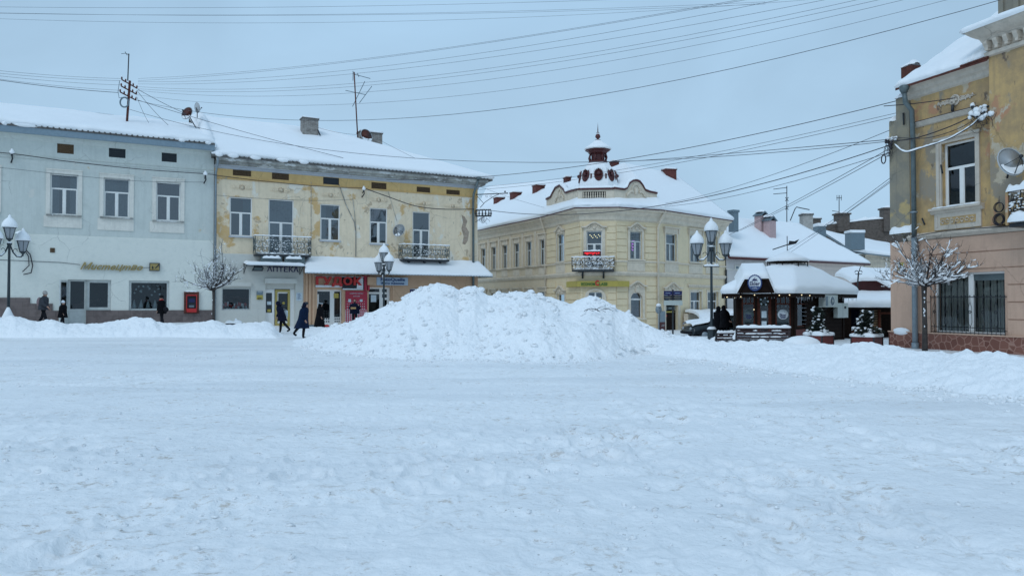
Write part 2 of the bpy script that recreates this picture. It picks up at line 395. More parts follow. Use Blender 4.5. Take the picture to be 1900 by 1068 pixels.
def glass(name,tint=(.55,.62,.66),refl=1.0,rough=.03):
    m=bpy.data.materials.new(name); m.use_nodes=True; n=m.node_tree; n.nodes.clear()
    o=N(n,'ShaderNodeOutputMaterial'); tr=N(n,'ShaderNodeBsdfTransparent'); gl=N(n,'ShaderNodeBsdfGlossy'); mx=N(n,'ShaderNodeMixShader')
    tr.inputs[0].default_value=rgb(tint); gl.inputs[0].default_value=(.85,.9,.95,1); gl.inputs['Roughness'].default_value=rough
    fr=N(n,'ShaderNodeFresnel'); fr.inputs['IOR'].default_value=1.5+.5*refl
    geo=N(n,'ShaderNodeNewGeometry'); 
    tcx=N(n,'ShaderNodeTexCoord'); nz=N(n,'ShaderNodeTexNoise'); nz.inputs['Scale'].default_value=.9; n.links.new(tcx.outputs['Object'],nz.inputs['Vector'])
    bp=N(n,'ShaderNodeBump'); bp.inputs['Strength'].default_value=.25; bp.inputs['Distance'].default_value=.03; n.links.new(nz.outputs['Fac'],bp.inputs['Height'])
    n.links.new(bp.outputs[0],gl.inputs['Normal'])
    n.links.new(fr.outputs[0],mx.inputs[0]); n.links.new(tr.outputs[0],mx.inputs[1]); n.links.new(gl.outputs[0],mx.inputs[2]); n.links.new(mx.outputs[0],o.inputs[0])
    return m
M['glass']=glass('window_glass',refl=1.75); M['glass_dark']=glass('dark_shop_glass',(.72,.78,.78),.3)
def emit(name,c,s):
    m=bpy.data.materials.new(name); m.use_nodes=True; n=m.node_tree; b=n.nodes['Principled BSDF']
    b.inputs['Base Color'].default_value=rgb(c); b.inputs['Emission Color'].default_value=rgb(c); b.inputs['Emission Strength'].default_value=s; return m
M['bulb']=emit('warm_bulb',(1,.80,.45),1.1); M['led']=emit('red_led_text',(1,.02,.03),.9); M['neon']=emit('violet_neon',(.75,.2,1),1.0)
M['litlamp']=emit('lit_chandelier',(1,.86,.45),2.0)
# ---------------------------------------------------------------- text
def text_mb(s,size,depth=.03,shear=0,bold=0.0,m=0,spacing=1.0):
    """lettering in the local x-z plane, centred on x, facing -y"""
    cu=bpy.data.curves.new('txt','FONT'); cu.body=s; cu.size=size; cu.extrude=depth/2; cu.shear=shear; cu.offset=bold
    cu.align_x='CENTER'; cu.align_y='CENTER'; cu.resolution_u=3; cu.space_character=spacing
    o=bpy.data.objects.new('txt',cu); COL.objects.link(o); bpy.context.view_layer.update()
    me=bpy.data.meshes.new_from_object(o.evaluated_get(bpy.context.evaluated_depsgraph_get()))
    b=MB(); b.add([(v.co.x,-v.co.z,v.co.y) for v in me.vertices],[tuple(p.vertices) for p in me.polygons],m)
    bpy.data.objects.remove(o); bpy.data.curves.remove(cu); bpy.data.meshes.remove(me); return b
def text_fit(s,w,h,depth=.03,shear=0,bold=0,m=0,spacing=1.0):
    b=text_mb(s,1,.5,shear,bold,m,spacing); xs=[p[0] for p in b.v]; zs=[p[2] for p in b.v]
    sx=w/(max(xs)-min(xs)); sz=h/(max(zs)-min(zs)); cx=(max(xs)+min(xs))/2; cz=(max(zs)+min(zs))/2
    b.v=[((p[0]-cx)*sx,p[1]*depth/.5,(p[2]-cz)*sz) for p in b.v]; return b
T=Matrix.Translation
# ---------------------------------------------------------------- building kit
def wall_holes(mb,u0,u1,z0,z1,holes,v=0,depth=.3,m=0,mr=None):
    mr=m if mr is None else mr
    us=sorted(set([u0,u1]+[h[0] for h in holes]+[h[2] for h in holes])); zs=sorted(set([z0,z1]+[h[1] for h in holes]+[h[3] for h in holes]))
    us=[u for u in us if u0<=u<=u1]; zs=[z for z in zs if z0<=z<=z1]
    for i in range(len(us)-1):
        for j in range(len(zs)-1):
            cu=(us[i]+us[i+1])/2; cz=(zs[j]+zs[j+1])/2
            if any(h[0]<cu<h[2] and h[1]<cz<h[3] for h in holes): continue
            mb.add([(us[i],v,zs[j]),(us[i+1],v,zs[j]),(us[i+1],v,zs[j+1]),(us[i],v,zs[j+1])],[(0,1,2,3)],m)
    for (a,b,c,d) in holes:
        w=v+depth
        mb.add([(a,v,b),(c,v,b),(c,v,d),(a,v,d),(a,w,b),(c,w,b),(c,w,d),(a,w,d)],[(0,4,5,1),(1,5,6,2),(2,6,7,3),(3,7,4,0)],mr)
def curtain_mesh(a,b,c,d,v,mat,parent,waves=7):
    mb=MB(); n=max(8,int((c-a)*22)); P=[]
    for z in (b,d):
        P.append([(a+(c-a)*i/n, v+.025*math.sin(i*PI/2*1.3)+.012*math.sin(i*2.1), z) for i in range(n+1)])
    mb.grid(P,0,True); return mb.build('curtain',mat,parent)
def window(root,rc,style='T',v=.12,frame='win_white',pane='glass',cur=('curtain',),fw=.07,transom=.64,name='window',sill=None,surround=None,sillmat='white_trim',surmat='white_trim',snow=False,wall_v=0):
    a,b,c,d=rc; W_=c-a; H_=d-b; mb=MB(); t=.05
    mb.box(a,v,b,a+fw,v+t,d); mb.box(c-fw,v,b,c,v+t,d); mb.box(a+fw,v,b,c-fw,v+t,b+fw); mb.box(a+fw,v,d-fw,c-fw,v+t,d)
    zt=b+H_*transom; cx=(a+c)/2
    if style in('T','C'):
        mb.box(a+fw,v-.004,zt-fw*.6,c-fw,v+t-.004,zt+fw*.6)
        mb.box(cx-fw*.75,v-.008,b+fw,cx+fw*.75,v+t-.008,zt-fw*.6)
        for (p,q) in ((a+fw,cx-fw*.75),(cx+fw*.75,c-fw)):   # sash
            s=.035
            mb.box(p,v+.006,b+fw,p+s,v+t,zt-fw*.6); mb.box(q-s,v+.006,b+fw,q,v+t,zt-fw*.6)
    if style=='C': mb.box(cx-fw*.5,v-.006,zt+fw*.6,cx+fw*.5,v+t-.006,d-fw)
    if style=='V': 
        mb.box(cx-fw*.8,v-.008,b+fw,cx+fw*.8,v+t-.008,d-fw)
    f=mb.build(name,M[frame],root)
    pb=MB(); pb.add([(a+.02,v+.03,b+.02),(c-.02,v+.03,b+.02),(c-.02,v+.03,d-.02),(a+.02,v+.03,d-.02)],[(0,1,2,3)]); pb.build('pane',M[pane],f)
    if len(cur)>=1 and cur[0]:
        rng=random.Random(int(a*100)+int(b*10)); k=cur[1] if len(cur)>1 else 'full'
        if k=='full': curtain_mesh(a+.03,b+.03,c-.03,d-.03,v+.15,M[cur[0]],f)
        elif k=='sides':
            curtain_mesh(a+.03,b+.03,a+W_*.32,d-.03,v+.15,M[cur[0]],f); curtain_mesh(c-W_*.30,b+.03,c-.03,d-.03,v+.15,M[cur[0]],f)
        elif k=='right': curtain_mesh(cx+.1*W_,b+.03,c-.03,d-.03,v+.15,M[cur[0]],f)
        elif k=='left': curtain_mesh(a+.03,b+.03,cx,d-.03,v+.15,M[cur[0]],f)
    if surround:
        s=surround; q=MB(); o=-.045
        q.box(a-s,wall_v+o,b,a-.002,wall_v+.02,d+s); q.box(c+.002,wall_v+o,b,c+s,wall_v+.02,d+s); q.box(a-.002,wall_v+o,d+.002,c+.002,wall_v+.02,d+s)
        q.box(a-s-.02,wall_v+o-.03,d+s,c+s+.02,wall_v+.02,d+s+.06)
        q.build('surround',M[surmat],f)
    if sill:
        q=MB(); q.box(a-sill,wall_v-.13,b-.09,c+sill,wall_v+.1,b-.01); q.build('sill',M[sillmat],f)
        if snow:
            snow_strip([(a-sill+.02,wall_v-.06,b-.012),(c+sill-.02,wall_v-.06,b-.012)],.055,.05,f)
    return f
def snow_strip(pts,r,h,parent,name='snow_cover',seg=.12,mat='snow',jit=.35,lift=0):
    """a ridge of snow lying along a polyline"""
    mb=MB(); snow_ridge(mb,pts,r,h,seg,jit,lift); return mb.build(name,M[mat],parent)
def snow_ridge(mb,pts,r,h,seg=.12,jit=.35,lift=0,m=0):
    P=[Vector(p) for p in pts]; Q=[]
    for a,b in zip(P[:-1],P[1:]):
        k=max(1,int((b-a).length/seg))
        for i in range(k): Q.append(a.lerp(b,i/k))
    Q.append(P[-1]); rows=[]; n=len(Q)
    for i,p in enumerate(Q):
        t=(Q[min(i+1,n-1)]-Q[max(i-1,0)]); t.z=0
        s=Vector((-t.y,t.x,0)); s=s.normalized() if s.length>1e-6 else Vector((1,0,0))
        e=.35 if i in(0,n-1) else 1
        rr=r*e*(1+random.uniform(-jit,jit)*.5); hh=h*e*(1+random.uniform(-jit,jit))
        rows.append([p+s*(rr*math.cos(w))+Vector((0,0,lift+max(-.01,hh*math.sin(w)))) for w in [PI+.25-(PI+.5)*k/6 for k in range(7)]])
    mb.grid(rows,m,True)
def lerp_poly(P,t):
    n=len(P)-1; x=min(t*n,n-1e-9); i=int(x); return Vector(P[i]).lerp(Vector(P[i+1]),x-i)
def snow_loft(mb,E,T_,thick,nu,nv,noise=.03,closed=False,ends=(True,True),bulge=.06,curve=0,sag=0,m=0,seed=0,nscale=1.0,toprow=True):
    """snow blanket between an eave polyline E and an upper polyline T_ with a rounded, drooping edge"""
    ts=[0,0,.0,.012,.04,.09]+[.09+.91*(k+1)/nv for k in range(nv)]
    hs=[-.15,.25,.62,.88,.97,1.0]+[1.0]*nv
    out=[.0,1.0,.9,.45,.1,0]+[0]*nv
    if not isinstance(E[0],Vector): E=[Vector(p) for p in E]
    T_=[Vector(p) for p in T_]; rows=[]
    for t,h,o in zip(ts,hs,out):
        row=[]
        for i in range(nu+(0 if closed else 1)):
            w=i/nu; e=lerp_poly(E,w); q=lerp_poly(T_,w); p=e.lerp(q,t)
            d=(e-q); d.z=0; d=d.normalized() if d.length>1e-6 else Vector((0,0,0))
            edge=1
            if not closed:
                if ends[0]: edge=min(edge,math.sqrt(min(1,(w*nu)/1.6+.02)))
                if ends[1]: edge=min(edge,math.sqrt(min(1,((1-w)*nu)/1.6+.02)))
            nz=float(fbm(p.x*nscale+seed,p.y*nscale+p.z,3,seed))
            th=thick*h*edge*(1+ (nz*noise/thick if thick>0 else 0))
            z=p.z+th+curve*math.sin(PI*t)
            j=bulge*o*(1+.9*float(vn(w*nu*.33,seed*3.1,seed)))
            row.append(Vector((p.x+d.x*j,p.y+d.y*j,z)))
        rows.append(row)
    if closed: mb.grid(rows,m,True,closed_u=True)
    else: mb.grid(rows,m,True)
def roof_slab(mb,E,T_,th=.12,m=0):
    for a,b,c,d in zip(E[:-1],E[1:],T_[1:],T_[:-1]):
        q=[Vector(a),Vector(b),Vector(c),Vector(d)]; dn=Vector((0,0,-th))
        mb.hexa([p+dn for p in q],q,m)
def cornice(mb,u0,u1,prof,m=0,v=0,endcap=True):
    """prof: list of (out, z) going upward; runs along u, projects to -y"""
    n=len(prof); vs=[]
    for u in (u0,u1):
        for (o,z) in prof: vs.append((u,v-o,z))
        vs.append((u,v+.05,prof[-1][1])); vs.append((u,v+.05,prof[0][1]))
    k=n+2
    fs=[(i,(i+1)%k,(i+1)%k+k,i+k)[::-1] for i in range(k)]
    if endcap: fs+=[tuple(range(k)),tuple(range(2*k-1,k-1,-1))]
    mb.add(vs,fs,m)
def mesh_obj(name,mats,parent,fn,**k):
    mb=MB(); fn(mb); return mb.build(name,mats,parent,**k)
def box_part(name,mat,parent,*bx,M_=None):
    mb=MB(); mb.box(*bx,M=M_); return mb.build(name,M[mat],parent)
def scrollwork(mb,w,h,n,m=0,r=.015,kind=0):
    n=n*2 if w>1.2 else n
    """ironwork panel in x-z plane from (0,0) to (w,h)"""
    mb.tube([(0,0,0),(w,0,0)],r*1.3,4,m); mb.tube([(0,0,h),(w,0,h)],r*1.5,4,m)
    for k in range(n+1):
        x=w*k/n; mb.tube([(x,0,0),(x,0,h)],r*1.1,4,m)
    for k in range(n):
        cx=w*(k+.5)/n; s=w/n*.46
        for (ox,oz,sg) in ((0,.5,1),):
            for q in range(4):
                a=q*PI/2+PI/4; ccx=cx+math.cos(a)*s*.52; ccz=h*.5+math.sin(a)*h*.26; rr=min(s*.42,h*.2)
                mb.tube([(ccx+rr*math.cos(t)*(1-.07*j),0,ccz+rr*math.sin(t)*(1-.07*j)) for j,t in enumerate([a+PI+i*.75 for i in range(9)])],r,3,m)
            mb.tube([(cx+s*.3*math.cos(t),0,h*.5+h*.14*math.sin(t)) for t in [i*PI/4 for i in range(9)]],r,3,m)
            mb.tube([(cx-s,0,h*.5),(cx-s*.5,0,h*.9),(cx,0,h*.55),(cx+s*.5,0,h*.9),(cx+s,0,h*.5),(cx+s*.5,0,h*.1),(cx,0,h*.45),(cx-s*.5,0,h*.1),(cx-s,0,h*.5)],r,3,m)
def iron_snow(mb,w,h,cnt,m=0,rnd=random,y=0):
    for _ in range(cnt):
        x=rnd.uniform(.02,w-.02); z=rnd.choice([.1,.25,.4,.5,.6,.75,.88])*h+rnd.uniform(-.04,.04)
        mb.ball((x,y,z),rnd.uniform(.014,.032),m,5,3,sx=rnd.uniform(1,2.6),sz=.8)
def balcony(root,u0,u1,z0,h,proj,snowN=60,iron='dark_metal',plate='dark_metal',segs=4,corbels=2):
    b=thing_part('balcony',root)
    mb=MB(); mb.box(u0,-proj,z0-.12,u1,0,z0); 
    for k in range(corbels):
        x=u0+(u1-u0)*(k+.5)/corbels
        mb.prism([(-proj*.8,z0-.12),(0,z0-.12),(0,z0-.6),(-proj*.25,z0-.45)],'x',x-.06,x+.06)
    o=mb.build('balcony',M[plate],root)
    r=MB(); f=MB(); scrollwork(f,u1-u0,h,segs); r.join(f,T((u0,-proj,z0+.05)))
    s=MB(); scrollwork(s,proj,h,1)
    for x in (u0,u1): r.join(s,T((x,-proj,z0+.05))@Matrix.Rotation(R(90),4,'Z'))
    r.build('railing',M[iron],o)
    sn=MB(); snow_ridge(sn,[(u0,-.02,z0+h+.05),(u0,-proj,z0+h+.05),(u1,-proj,z0+h+.05),(u1,-.02,z0+h+.05)],.04,.06)
    snow_ridge(sn,[(u0+.05,-proj+.06,z0+.03),(u1-.05,-proj+.06,z0+.03)],.08,.07)
    t=MB(); iron_snow(t,u1-u0,h,int(snowN*2.0)); sn.join(t,T((u0,-proj-.01,z0+.05)))
    sn.build('snow_cover',M['snow'],o)
    return o
def thing_part(n,r): return None
def pipe(root,pts,r,mat='galv',name='downpipe',brackets=True):
    mb=MB(); mb.tube(pts,r,8)
    if brackets:
        a=Vector(pts[-2]); b=Vector(pts[-1])
        for k in range(1,5):
            p=a.lerp(b,k/5); mb.lathe([(r*1.25,-.03),(r*1.25,.03)],p,8)
    return mb.build(name,M[mat],root)
def dish(name,label,loc,rad,az,el,mat='dish',rim='dish',snow=.0,stand=None,group=None):
    """satellite dish: bowl, feed arm; az = direction it faces (deg from -y toward +x)"""
    root=thing(name,label,'satellite dish',loc,R(az),group)
    mb=MB(); prof=[(rad*k/6,-.22*rad*(1-(k/6)**2)) for k in range(7)]
    Mx=Matrix.Rotation(R(90-el),4,'X')
    mb.lathe([(max(r,.001),z) for r,z in prof],(0,0,0),20,0,M=Mx); b=mb.build('bowl',M[mat],root)
    r2=MB(); r2.tube([Mx@Vector((rad*math.cos(a),rad*math.sin(a),0)) for a in [i*PI/10 for i in range(21)]],rad*.05,5); r2.build('rim',M[rim],root)
    f=MB(); e=Mx@Vector((0,0,rad*.9)); s=Mx@Vector((0,-rad,-.0)); f.tube([s,e],rad*.035,5); f.ball(e,rad*.13); f.tube([Mx@Vector((rad*.8,-rad*.4,0)),e],rad*.02,4); f.tube([Mx@Vector((-rad*.8,-rad*.4,0)),e],rad*.02,4)
    f.build('feed_arm',M['dark_metal'],root)
    if stand is not None:
        t=MB(); t.tube([Mx@Vector((0,0,-.25*rad)),Vector(stand)*.5+Vector((0,0,.02)),stand],.03,6); t.build('mount',M['dark_metal'],root)
    if snow>0:
        sm=MB(); rows=[]
        for j in range(5):
            q=j/4; row=[]
            for i in range(9):
                a=-PI/2+(-1+2*i/8)*snow; rr=rad*(1-.03-q*.75*math.cos((-1+2*i/8)*1.2))
                zz=-.22*rad*(1-(rr/rad)**2)+.05*rad+.16*rad*math.sin(PI*min(1,q*.8+.1))
                row.append(Mx@Vector((rr*math.cos(a),rr*math.sin(a),zz)))
            rows.append(row)
        sm.grid(rows); sm.build('snow_cover',M['snow'],root)
    return root
def chimney(root_label,loc,w,d,h,mat,rz=0,cap='tile',snow=.12,capover=.05,name='chimney',root=None,caph=.1):
    mb=MB(); mb.box(-w/2,-d/2,0,w/2,d/2,h)
    if root is None: o=tag(mb.build(name,M[mat]),root_label,'chimney'); 
    else: o=mb.build(name,M[mat],root)
    o.location=loc; o.rotation_euler=(0,0,rz)
    c=MB(); c.box(-w/2-capover,-d/2-capover,h,w/2+capover,d/2+capover,h+caph); c.build('cap',M[cap],o)
    if snow:
        s=MB(); E=[(-w/2-capover,-d/2-capover,h+caph),(w/2+capover,-d/2-capover,h+caph),(w/2+capover,d/2+capover,h+caph),(-w/2-capover,d/2+capover,h+caph),(-w/2-capover,-d/2-capover,h+caph)]
        t=[(0,0,h+caph+.02)]*5; snow_loft(s,E,t,snow,16,3,.02,closed=True,bulge=.02); s.build('snow_cover',M['snow'],o)
    return o
# ================================================================ LEFT TERRACE (two houses on one building line)
F1=Fr(-11.07,50,28.8)
_u=F1.u(397,450); _o=F1.w(_u,0,0)
FA=Fr(_o.x,_o.y,28.8)
Z=FA.z
# ---- blue-grey house
blue=FA.root('town_house','pale blue-grey two-storey house with white ground floor and gold script sign','house')
uL=FA.u(-260,400); zG=-.3; zF=Z(200,440.5); zEb=Z(200,264.5); zEt=Z(200,251)
wins=[FA.rect(-56,313,-6,392),FA.rect(93,323,145,398.5),FA.rect(192,331,241,403),FA.rect(289.5,338,335.5,409.5)]
vents=[FA.rect(106,265.5,137,285),FA.rect(202,273.5,233,292.5),FA.rect(300,282.5,328,300.5)]
mb=MB(); wall_holes(mb,uL,-.02,zF,zEb,wins+vents,0,.28)
mb.box(uL,.28,zF,uL+.3,11,zEb); mb.box(uL,11,zG,-.02,11.3,zEb); mb.box(-.3,.3,zG,-.02,11,zEb)
mb.build('wall',M['blue_plaster'],blue)
door=FA.rect(125.5,519,160,606); swin=FA.rect(160,519,206,577); disp=FA.rect(239,520.5,314,576.5)
zD=swin[3]
door=(door[0],zG,swin[0],zD)
mb=MB(); wall_holes(mb,uL,-.03,zG,zF,[door,swin,disp],-.06,.32)
mb.add([(uL,-.06,zF),(-.03,-.06,zF),(-.03,.0,zF+.03),(uL,.0,zF+.03)],[(0,1,2,3)])
mb.add([(-.03,-.06,zG),(-.03,.3,zG),(-.03,.3,zF),(-.03,-.06,zF)],[(0,1,2,3)])
mb.build('ground_floor_wall',M['white_render'],blue)
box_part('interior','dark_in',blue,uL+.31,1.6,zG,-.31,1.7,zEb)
for i,r in enumerate(wins):
    window(blue,r,v=.13,cur=('curtain_pink' if i==3 else 'curtain','full' if i in(2,3) else 'sides'),sill=.16,surround=.2,sillmat='old_cornice',name='window')
for i,r in enumerate(vents):
    mb=MB(); mb.box(r[0],.05,r[1],r[2],.09,r[3]); 
    for k in range(1,5): mb.box(r[0]+.02,.03,r[1]+(r[3]-r[1])*k/5-.012,r[2]-.02,.05,r[1]+(r[3]-r[1])*k/5+.012)
    mb.build('attic_vent',M['brown_vent' if i==0 else 'dark_in'],blue)
for r in (FA.rect(81,400.5,152,422),FA.rect(181,406,248,427.5),FA.rect(278,412,342,431.5)):
    box_part('panel','white_trim',blue,r[0],-.035,r[1],r[2],.0,r[3])
mb=MB(); zs=Z(300,309); cornice(mb,uL,-.02,[(.0,zs-.16),(.05,zs-.12),(.05,zs-.02),(.09,zs),(.0,zs+.05)])
cornice(mb,uL,-.02,[(.0,zEb-.3),(.12,zEb-.18),(.14,zEb-.05),(.38,zEb-.01),(.38,zEb)])
mb.build('string_course',M['blue_plaster'],blue)
mb=MB(); mb.box(uL,-.5,zEb,-.05,-.44,zEt); mb.box(uL,-.44,zEb,-.05,.02,zEb+.05); mb.build('gutter_board',M['blue_gutter'],blue)
zR=Z(190,218,5.5)
E=[(uL,-.52,zEt),(-.05,-.52,zEt)]; Tt=[(uL,5.5,zR),(-.2,5.5,zR)]; E2=[(-.05,11.5,zEt),(uL,11.5,zEt)]; T2=[Tt[1],Tt[0]]
mb=MB(); roof_slab(mb,E,Tt,.08); roof_slab(mb,E2,T2,.08)
for k in range(60):   # tile rolls seen where the snow has slid off the edge
    u=uL+(-.1-uL)*k/60; mb.tube([(u,-.56,zEt+.02),(u,-.2,zEt+.12)],.05,5)
rf=mb.build('roof',M['tile'],blue)
mb=MB(); snow_loft(mb,[(uL,-.50,zEt+.06),(-.08,-.50,zEt+.06)],Tt,.28,90,14,.07,ends=(False,True),seed=3,bulge=.1); snow_loft(mb,E2,T2,.25,30,6,.03,seed=4)
for px,L in ((48,.9),(336,.35),(10,.2),(384,.3)):
    u=FA.u(px,250); mb.ball((u,-.5,zEt+.02),.2,0,10,6,sx=L/.3,sy=.6,sz=.55,jit=.15)
mb.build('snow_cover',M['snow'],rf)
# brown stone plinth, stepped
mb=MB(); zp1=Z(30,552); zp2=Z(75,563); zp3=Z(240,575.5)
for a,b,t in ((uL,FA.u(56,570),zp1),(FA.u(56,570),FA.u(98,570),zp2),(FA.u(98,570),door[0],zp3),(swin[0],-.03,zp3)):
    mb.box(a,-.12,zG,b-.002,-.055,t)
mb.build('plinth',M['brown_stone'],blue)
# door and shop windows
window(blue,(swin[0],zp3+.02,swin[2],zD),style='P',v=.1,pane='glass_dark',frame='win_old',cur=('',),fw=.16,name='shop_window')
w=window(blue,disp,style='P',v=.06,pane='glass_dark',frame='win_old',cur=('',),fw=.13,name='display_window')
mb=MB(); rr=random.Random(3)
for k in range(14): mb.ball((rr.uniform(disp[0]+.3,disp[2]-.3),.35+rr.random()*.3,rr.uniform(disp[1]+.9,disp[3]-.25)),.065,0,8,5)
for k in range(7): mb.lathe([(.16,0),(.02,.55)],(disp[0]+.3+k*.37,.5,disp[1]+.1),8)
mb.build('snowball_decoration',M['paper'],w)
zdm=Z(145,575)
mb=MB(); a,b=door[0],door[2]
mb.box(a,.1,zG,a+.12,.16,zD); mb.box(b-.1,.1,zG,b,.16,zD); mb.box(a+.12,.1,zD-.1,b-.1,.16,zD); mb.box(a+.12,.095,zdm-.06,b-.1,.16,zdm+.06)
mb.box(a+.12,.11,zG,b-.1,.15,zdm-.06)
d=mb.build('door',M['win_old'],blue)
mb=MB(); mb.add([(a+.1,.13,zdm),(b-.08,.13,zdm),(b-.08,.13,zD-.08),(a+.1,.13,zD-.08)],[(0,1,2,3)]); mb.build('pane',M['glass_dark'],d)
mb=MB(); L=.95; Mx=T((a,-.06,0))@Matrix.Rotation(R(-112),4,'Z')   # open outer leaf
mb.box(0,-.03,zG+.5,.1,.03,zD-.05,M=Mx); mb.box(L-.1,-.03,zG+.5,L,.03,zD-.05,M=Mx); mb.box(.1,-.03,zD-.17,L-.1,.03,zD-.05,M=Mx); mb.box(.1,-.03,zG+.5,L-.1,.03,zdm,M=Mx)
o=mb.build('open_door_leaf',M['win_old'],blue)
mb=MB(); mb.add([Mx@Vector(p) for p in ((.08,0,zdm),(L-.08,0,zdm),(L-.08,0,zD-.15),(.08,0,zD-.15))],[(0,1,2,3)]); mb.build('pane',M['glass_dark'],o)
r=FA.rect(93,460,102,468.5); box_part('vent_grille','brown_vent',blue,r[0],-.09,r[1],r[2],-.055,r[3])
# sign lettering and emblem (hang on the wall: things of their own)
def facade_thing(fr,name,label,cat,u,z,v=-.08,group=None):
    p=fr.w(u,v,z); return thing(name,label,cat,tuple(p),fr.a,group)
r=FA.rect(149,487.5,265,503.5); sg=facade_thing(FA,'shop_sign','gold slanted script lettering reading Мистецтво on the white ground-floor wall','sign',(r[0]+r[2])/2,(r[1]+r[3])/2,-.14)
t=text_fit('Мucmeцmвo',r[2]-r[0],r[3]-r[1],.08,shear=.45,bold=.012); t.build('lettering',M['gold'],sg)
mb=MB(); mb.tube([((r[2]-r[0])/2,0,0),((r[2]-r[0])/2+.45,0,.02)],.015,4); mb.tube([(-(r[2]-r[0])/2,.03,.1),(-(r[2]-r[0])/2-.9,.06,.2),(-(r[2]-r[0])/2-4,.06,.28)],.012,4); mb.build('feed_wire',M['thin_wire'],sg)
r=FA.rect(277,488,296,502.5); em=facade_thing(FA,'emblem_sign','small gold and black emblem box with a quill beside the script sign','sign',(r[0]+r[2])/2,(r[1]+r[3])/2,-.2)
w_,h_=(r[2]-r[0])/2,(r[3]-r[1])/2; mb=MB(); mb.box(-w_,0,-h_,w_,.13,h_); mb.build('case',M['dark_metal'],em)
mb=MB(); mb.box(-w_*.86,-.02,-h_*.8,w_*.86,-.002,h_*.8); mb.build('face',M['gold'],em)
mb=MB(); mb.prism([(0,-h_*.5),(w_*.2,-h_*.1),(w_*1.05,h_*1.1),(w_*.9,h_*.5),(w_*.3,-h_*.3)],'y',-.05,-.024); mb.prism([(-w_*.6,-h_*.2),(-w_*.4,h_*.3),(-w_*.2,-h_*.2),(-w_*.4,-h_*.6)],'y',-.05,-.024); mb.build('quill',M['dark_in'],em)
# cash machine
r=FA.rect(341,541,368.5,581); w_,h_=(r[2]-r[0])/2,(r[3]-r[1])/2
am=facade_thing(FA,'cash_machine','red framed cash machine set in the blue-grey house wall near the drainpipe','cash machine',(r[0]+r[2])/2,(r[1]+r[3])/2,-.1)
mb=MB(); 
mb.box(-w_,-.12,-h_,-w_*.72,.05,h_); mb.box(w_*.72,-.12,-h_,w_,.05,h_); mb.box(-w_*.72,-.12,h_*.72,w_*.72,.05,h_); mb.box(-w_*.72,-.12,-h_,w_*.72,.05,-h_*.82); mb.build('housing',M['rust'],am)
mb=MB()
for s in (-1,1): mb.box(min(s*w_*.72,s*w_*.62),-.14,-h_*.84,max(s*w_*.72,s*w_*.62),.02,h_*.72)
mb.box(-w_*.62,-.14,h_*.62,w_*.62,.02,h_*.72); mb.box(-w_*.62,-.2,-h_*.9,w_*.62,.02,-h_*.55); mb.build('red_frame',M['red'],am)
mb=MB(); mb.box(-w_*.62,-.03,-h_*.55,w_*.62,.03,h_*.62); mb.build('recess',M['dark_in'],am)
mb=MB(); mb.box(-w_*.4,-.05,h_*.02,w_*.45,-.032,h_*.36); mb.build('screen',M['dkblue'],am)
mb=MB(); mb.box(-w_*.35,-.08,-h_*.45,w_*.35,-.032,-h_*.25); mb.build('keypad',M['grey_metal'],am)
snow_strip([(-w_+.03,-.04,h_),(w_-.03,-.04,h_)],.09,.06,am)
# wall cabinets with snow near the lamp
cab=facade_thing(FA,'meter_cabinet','grey wall cabinet with looped cables beside the left street lamp','cabinet',FA.u(37,442),FA.z(37,455),-.08)
mb=MB(); mb.box(-.22,-.25,-.2,.22,0,.62); mb.box(-1.6,-.2,.02,-.75,0,.62); mb.build('box',M['ac'],cab)
mb=MB(); mb.tube([(.25,-.12,-.2),(.5,-.12,-.5),(.62,-.12,-1.1),(.55,-.12,-1.5),(.2,-.12,-1.6)],.03,5); mb.tube([(.2,-.1,-.2),(.42,-.1,-.6),(.45,-.1,-1.1),(.15,-.1,-1.45)],.025,5); mb.build('conduit',M['cable'],cab)
s=MB(); s.box(0,0,0,.01,.01,.01); 
snow_strip([(-.2,-.13,.62),(.2,-.13,.62)],.17,.17,cab)
# ---- ochre house
och=FA.root('corner_house','weathered yellow two-storey corner house with snow hipped roof and pharmacy','house')
uR=FA.u(886,450); zA=Z(480,473); zA2=Z(700,483); zBs=Z(640,346.5); zSo=Z(640,329.5); zCt=Z(640,312)
w1=FA.rect(426,366,468,438); w2=FA.rect(498,370,545,478); w3=FA.rect(594,379,631,446); w4=FA.rect(686,386,719,452); w5=FA.rect(765.5,393,798,478)
v1=[FA.rect(432,313.5,466,326.5),FA.rect(504.5,320.5,536,333.5),FA.rect(599.5,329.5,629,342.5),FA.rect(689,339,717,350.5),FA.rect(773,347,798,358.5),FA.rect(828,352.5,853,363.5)]
uM=FA.u(562,550)
mb=MB(); wall_holes(mb,.0,uR,zA,zBs,[w1,w2,w3,w4,w5],0,.28)
mb.add([(uR,0,zG),(uR,12,zG),(uR,12,zSo),(uR,0,zSo)],[(0,1,2,3)]); mb.box(0,12,zG,uR,12.2,zSo); mb.box(0,.3,zF,.25,12,zSo)
for px0,py0,px1,py1 in ((856,400,868,452),):   # brick showing through fallen plaster
    pass
mb.build('wall',M['ochre_plaster'],och)
mb=MB(); wall_holes(mb,0,uR,zBs,zSo,v1,-.02,.2); mb.add([(0,-.02,zBs),(uR,-.02,zBs),(uR,0,zBs),(0,0,zBs)],[(0,1,2,3)]); mb.add([(uR,-.02,zBs),(uR,0,zBs),(uR,0,zSo),(uR,-.02,zSo)],[(0,1,2,3)])
cornice(mb,0,uR,[(.02,zBs-.08),(.07,zBs-.05),(.09,zBs),(.0,zBs+.03)]); mb.build('frieze',M['ochre_band'],och)
